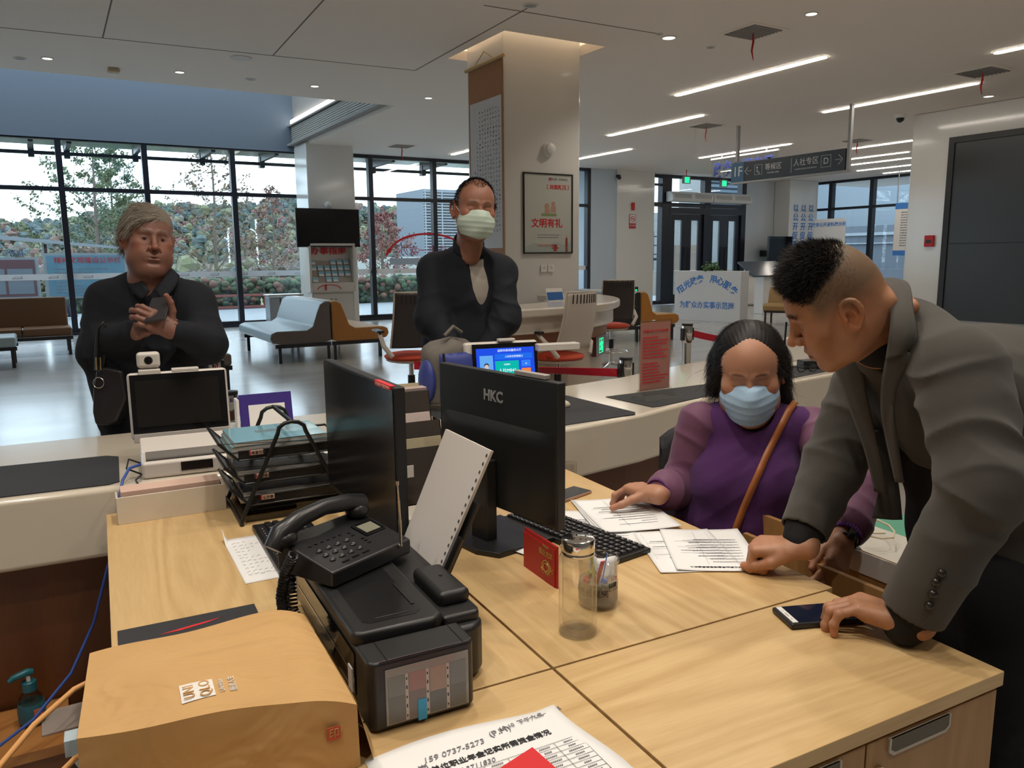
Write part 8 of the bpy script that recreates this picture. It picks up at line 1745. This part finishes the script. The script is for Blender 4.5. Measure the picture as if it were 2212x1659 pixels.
    b = MB(); b.tube([loc(207, 800, 3.15), loc(208, 760, 3.14), loc(212, 710, 3.13), loc(222, 696, 3.14), loc(232, 712, 3.16), loc(226, 770, 3.17), loc(222, 800, 3.17)], .0065, 8); b.tube([loc(216, 800, 3.20), loc(218, 750, 3.19), loc(226, 705, 3.17), loc(236, 698, 3.19), loc(244, 720, 3.22), loc(240, 780, 3.22)], .0065, 8); b.build('handle', M_BLACKP, t, smooth=60)
    b = MB(); 
    for x_ in (208, 217): b.tube([loc(x_, 772, 3.135), loc(x_+1, 800, 3.130)], .004, 8)
    b.build('gold_fitting', mat('gold_fitting', (.55, .42, .25), .25, metal=1), t, smooth=50); cx_, cy_, cz_ = loc(213, 827, 3.13); b = MB(); b.tube([tuple(np.array((cx_, cy_, cz_))+RT*.021*math.cos(a)+UP*.021*math.sin(a)) for a in [2*math.pi*k/22 for k in range(22)]], .0022, 6, closed=True); b.build('ring', mat('ring_metal', (.45, .42, .40), .25, metal=1), t, smooth=60)
phone_man()
# ================= masked man in black jacket =================
def masked_man():
    base = (.31, .135, .085); root = person_root(at(1015, 700, 4.0), 'tall man in a black jacket and pale green face mask standing behind the counter')
    Ho = at(1024, 457, 3.80); F = unit(-.93*FW+.30*RT-.20*UP); R = frame(F, UP+.02*RT); s = 1.19
    def stub(x, y, z): return np.clip((z-.012-.0*y)/.03, 0, 1)*np.clip((.050-y)/.03, 0, 1)*.75
    hp = head_piece(dict(w=1.0, neck=(0, -.05, -.18), nr=.052, sock=.7, brow=.8, long=.92), Ho, R, s, head_tone(base, (.045, .032, .028), stub, closed=True))
    N0, Ch, Be, Hp = at(1012, 545, 3.92), at(1008, 620, 3.98), at(1005, 740, 4.02), at(1005, 850, 4.05)
    SR, SL = at(938, 580, 3.95), at(1082, 584, 3.92); ER, EL = at(930, 690, 3.88), at(1092, 688, 3.86); WR, WL = at(985, 768, 3.80), at(1046, 762, 3.80)
    hv, hf, tR, fR = hand(WR, unit(at(1012, 800, 3.80)-WR), unit(-.6*FW+.6*UP), -1, [(.4, .5, .3)]*4, [(.8, .4, -.1), (.9, .2, -.1), (1, 0, -.1)], 1.1, h=.0026); gv, gf, tL, fL = hand(WL, unit(at(1026, 795, 3.80)-WL), unit(-.6*FW+.6*UP), 1, [(.4, .5, .3)]*4, [(.8, .4, -.1), (.9, .2, -.1), (1, 0, -.1)], 1.1, h=.0026)
    cf = Field(Hp-np.array((.45, .45, .1)), N0+np.array((.45, .45, .15)), .012); cf.chain([N0, Ch, Be, Hp], [.06, .12, .13, .13], .05, n=RT, sq=.75); v, q = cf.mesh()
    join_body(root, [hp, (hv, hf, hand_tone(base, tR), None), (gv, gf, hand_tone(base, tL), None), (v, q, None, None)], base, SK_E)
    f = Field(Hp-np.array((.52, .62, .0)), N0+np.array((.5, .5, .2)), .0065)
    f.chain([N0+UP*-.05, Ch, Be, Hp], [.085, .135, .145, .150], .07, n=RT, sq=.72); f.cap(SR, SL, .058, .058, .07); f.cap(N0-UP*.035, SR, .066, .052, .06); f.cap(N0-UP*.035, SL, .066, .052, .06)
    f.cap(SR, ER, .066, .074, .05, disp=seg_folds(SR, ER, [(.8, .35, .014, 12)], 2)); f.cap(ER, WR, .074, .052, .04, disp=seg_folds(ER, WR, [(.2, .35, .012, 12)], 3)); f.cap(SL, EL, .066, .074, .05, disp=seg_folds(SL, EL, [(.3, .2, .010, 14), (.8, .35, .014, 12)], 4)); f.cap(EL, WL, .074, .052, .04, disp=seg_folds(EL, WL, [(.2, .35, .012, 12)], 5))
    f.displace(folds(51, .006, 24, (.1, 0, 1), 1.0)); 
    # open front
    b0 = [at(1031, 525, 3.80), at(1037, 565, 3.80), at(1043, 620, 3.825), at(1046, 710, 3.86)]; f.chain(b0, [.085, .074, .052, .012], .008, 'sub'); f.cap(at(1020, 500, 3.82), at(1028, 545, 3.82), .066, .060, .01, 'sub'); v, q = f.mesh(); jk = mesh_obj('jacket', [(v, q)], M_DNAVY); to_local(root, jk)
    g = Field(Hp-np.array((.4, .4, .0)), N0+np.array((.4, .4, .1)), .007); g.chain([N0+UP*-.045+FW*.0, Ch-FW*.006, Be-FW*.004], [.072, .122, .130], .06, n=RT, sq=.72); g.cap(at(1020, 505, 3.84), at(1026, 538, 3.86), .060, .058, .008, 'sub'); v, q = g.mesh(); o = mesh_obj('tee_shirt', [(v, q)], cloth_mat('grey_tee', (.34, .31, .27), .85)); to_local(root, o)
    cv = MB(); 
    def cl(a, t):
        th = -2.4+4.8*a; c0 = xform(np.array([(.062*math.sin(th), -.045+.060*math.cos(th)*.9, -.150+.030*t-.030*math.cos(th)*1.2)]), R, Ho, s)[0]; return tuple(c0+(unit(c0-Ho)*.010*(1-t)))
    cv.grid(cl, 30, 4); o = cv.build('band_collar', M_DNAVY, None, smooth=60, solid=.006); to_local(root, o)
    mask_obj(root, Ho, R, s, cloth_mat('pale_green_mask', (.50, .60, .52), .8, .2, 500), mat('mask_loop', (.75, .75, .75), .7))
    hv_, hf_ = hp[3], hp[1]; nr = vnormals(hv_, hf_)
    if (nr[:, 2][hv_[:, 2] > .12].mean()) < 0: nr = -nr
    x, y, z = hv_.T; hl = .088-.020*np.exp(-(x/.02)**2)*0+.018*np.exp(-((np.abs(x)-.03)/.02)**2); mk = np.where(y > .0, (z > hl).astype(float)*(y < .075), 0)+np.where((y <= .03), np.clip((z-.01)/.02, 0, 1), 0)
    A_, Fq = strands(hv_, nr, mk+1e-9, 9000, .010, .0011, lambda P: np.stack([0*P[:, 0], .5+0*P[:, 1], -.2+0*P[:, 2]], 1), 4, .3, .6, 2); o = mesh_obj('hair', [(xform(A_, R, Ho, s), Fq)], HAIRK); to_local(root, o)
    legs(root, Hp+RT*.09, Hp-RT*.09, np.array([*(Hp+RT*.13)[:2], 0]), np.array([*(Hp-RT*.13)[:2], 0]), M_BLKC, M_SHOE, .10, .014, -np.array((FW[0], FW[1], 0)))
masked_man()
# ================= passer-by outside =================
def passer():
    o = np.array((.42, 24.3, -.02)); root = person_root(o, 'woman with dark bobbed hair walking outside past the notice boards'); root.location = tuple(o)
    Hd = o+np.array((0, 0, 1.50)); F = np.array((.95, -.3, 0)); R = frame(F, (0, 0, 1)); hp = head_piece({}, Hd, R, 1.0, head_tone((.35, .2, .15)))
    f = Field(o-np.array((.35, .35, -.0)), o+np.array((.35, .35, 1.42)), .018); f.chain([o+(0, 0, 1.34), o+(0, 0, 1.15), o+(0, 0, .9)], [.06, .11, .12], .05); f.chain([o+(0, .16, 1.28), o+(.05, .2, 1.0), o+(.2, .1, .9)], [.045, .04, .03], .03); f.chain([o+(0, -.16, 1.28), o+(.05, -.2, 1.0), o+(.2, -.1, .9)], [.045, .04, .03], .03); v, q = f.mesh()
    join_body(root, [hp, (v, q, None, None)], (.35, .2, .15), SK_E)
    g = Field(o-np.array((.35, .35, -.5)), o+np.array((.35, .35, 1.42)), .018); g.chain([o+(0, 0, 1.33), o+(0, 0, 1.15), o+(0, 0, .68)], [.075, .13, .17], .05); g.chain([o+(0, .16, 1.28), o+(.05, .22, 1.0)], [.06, .055], .03); g.chain([o+(0, -.16, 1.28), o+(.05, -.22, 1.0)], [.06, .055], .03); v, q = g.mesh(); c = mesh_obj('coat', [(v, q)], cloth_mat('grey_pink_coat', (.34, .32, .36))); to_local(root, c)
    legs(root, o+np.array((0, .08, .75)), o+np.array((0, -.08, .75)), o+np.array((.22, .08, .02)), o+np.array((-.2, -.08, .02)), cloth_mat('dark_blue_trousers', (.03, .04, .07)), M_SHOE, .08, .02, (1, 0, 0))
    b = MB(); b.ball(tuple(Hd+np.array((-.02, .0, .035))), (.10, .105, .115), 16, 12); b.ball(tuple(Hd+np.array((-.05, .0, -.05))), (.07, .095, .09), 14, 10); h_ = b.build('hair', HAIRK, None, smooth=60); to_local(root, h_)
passer()
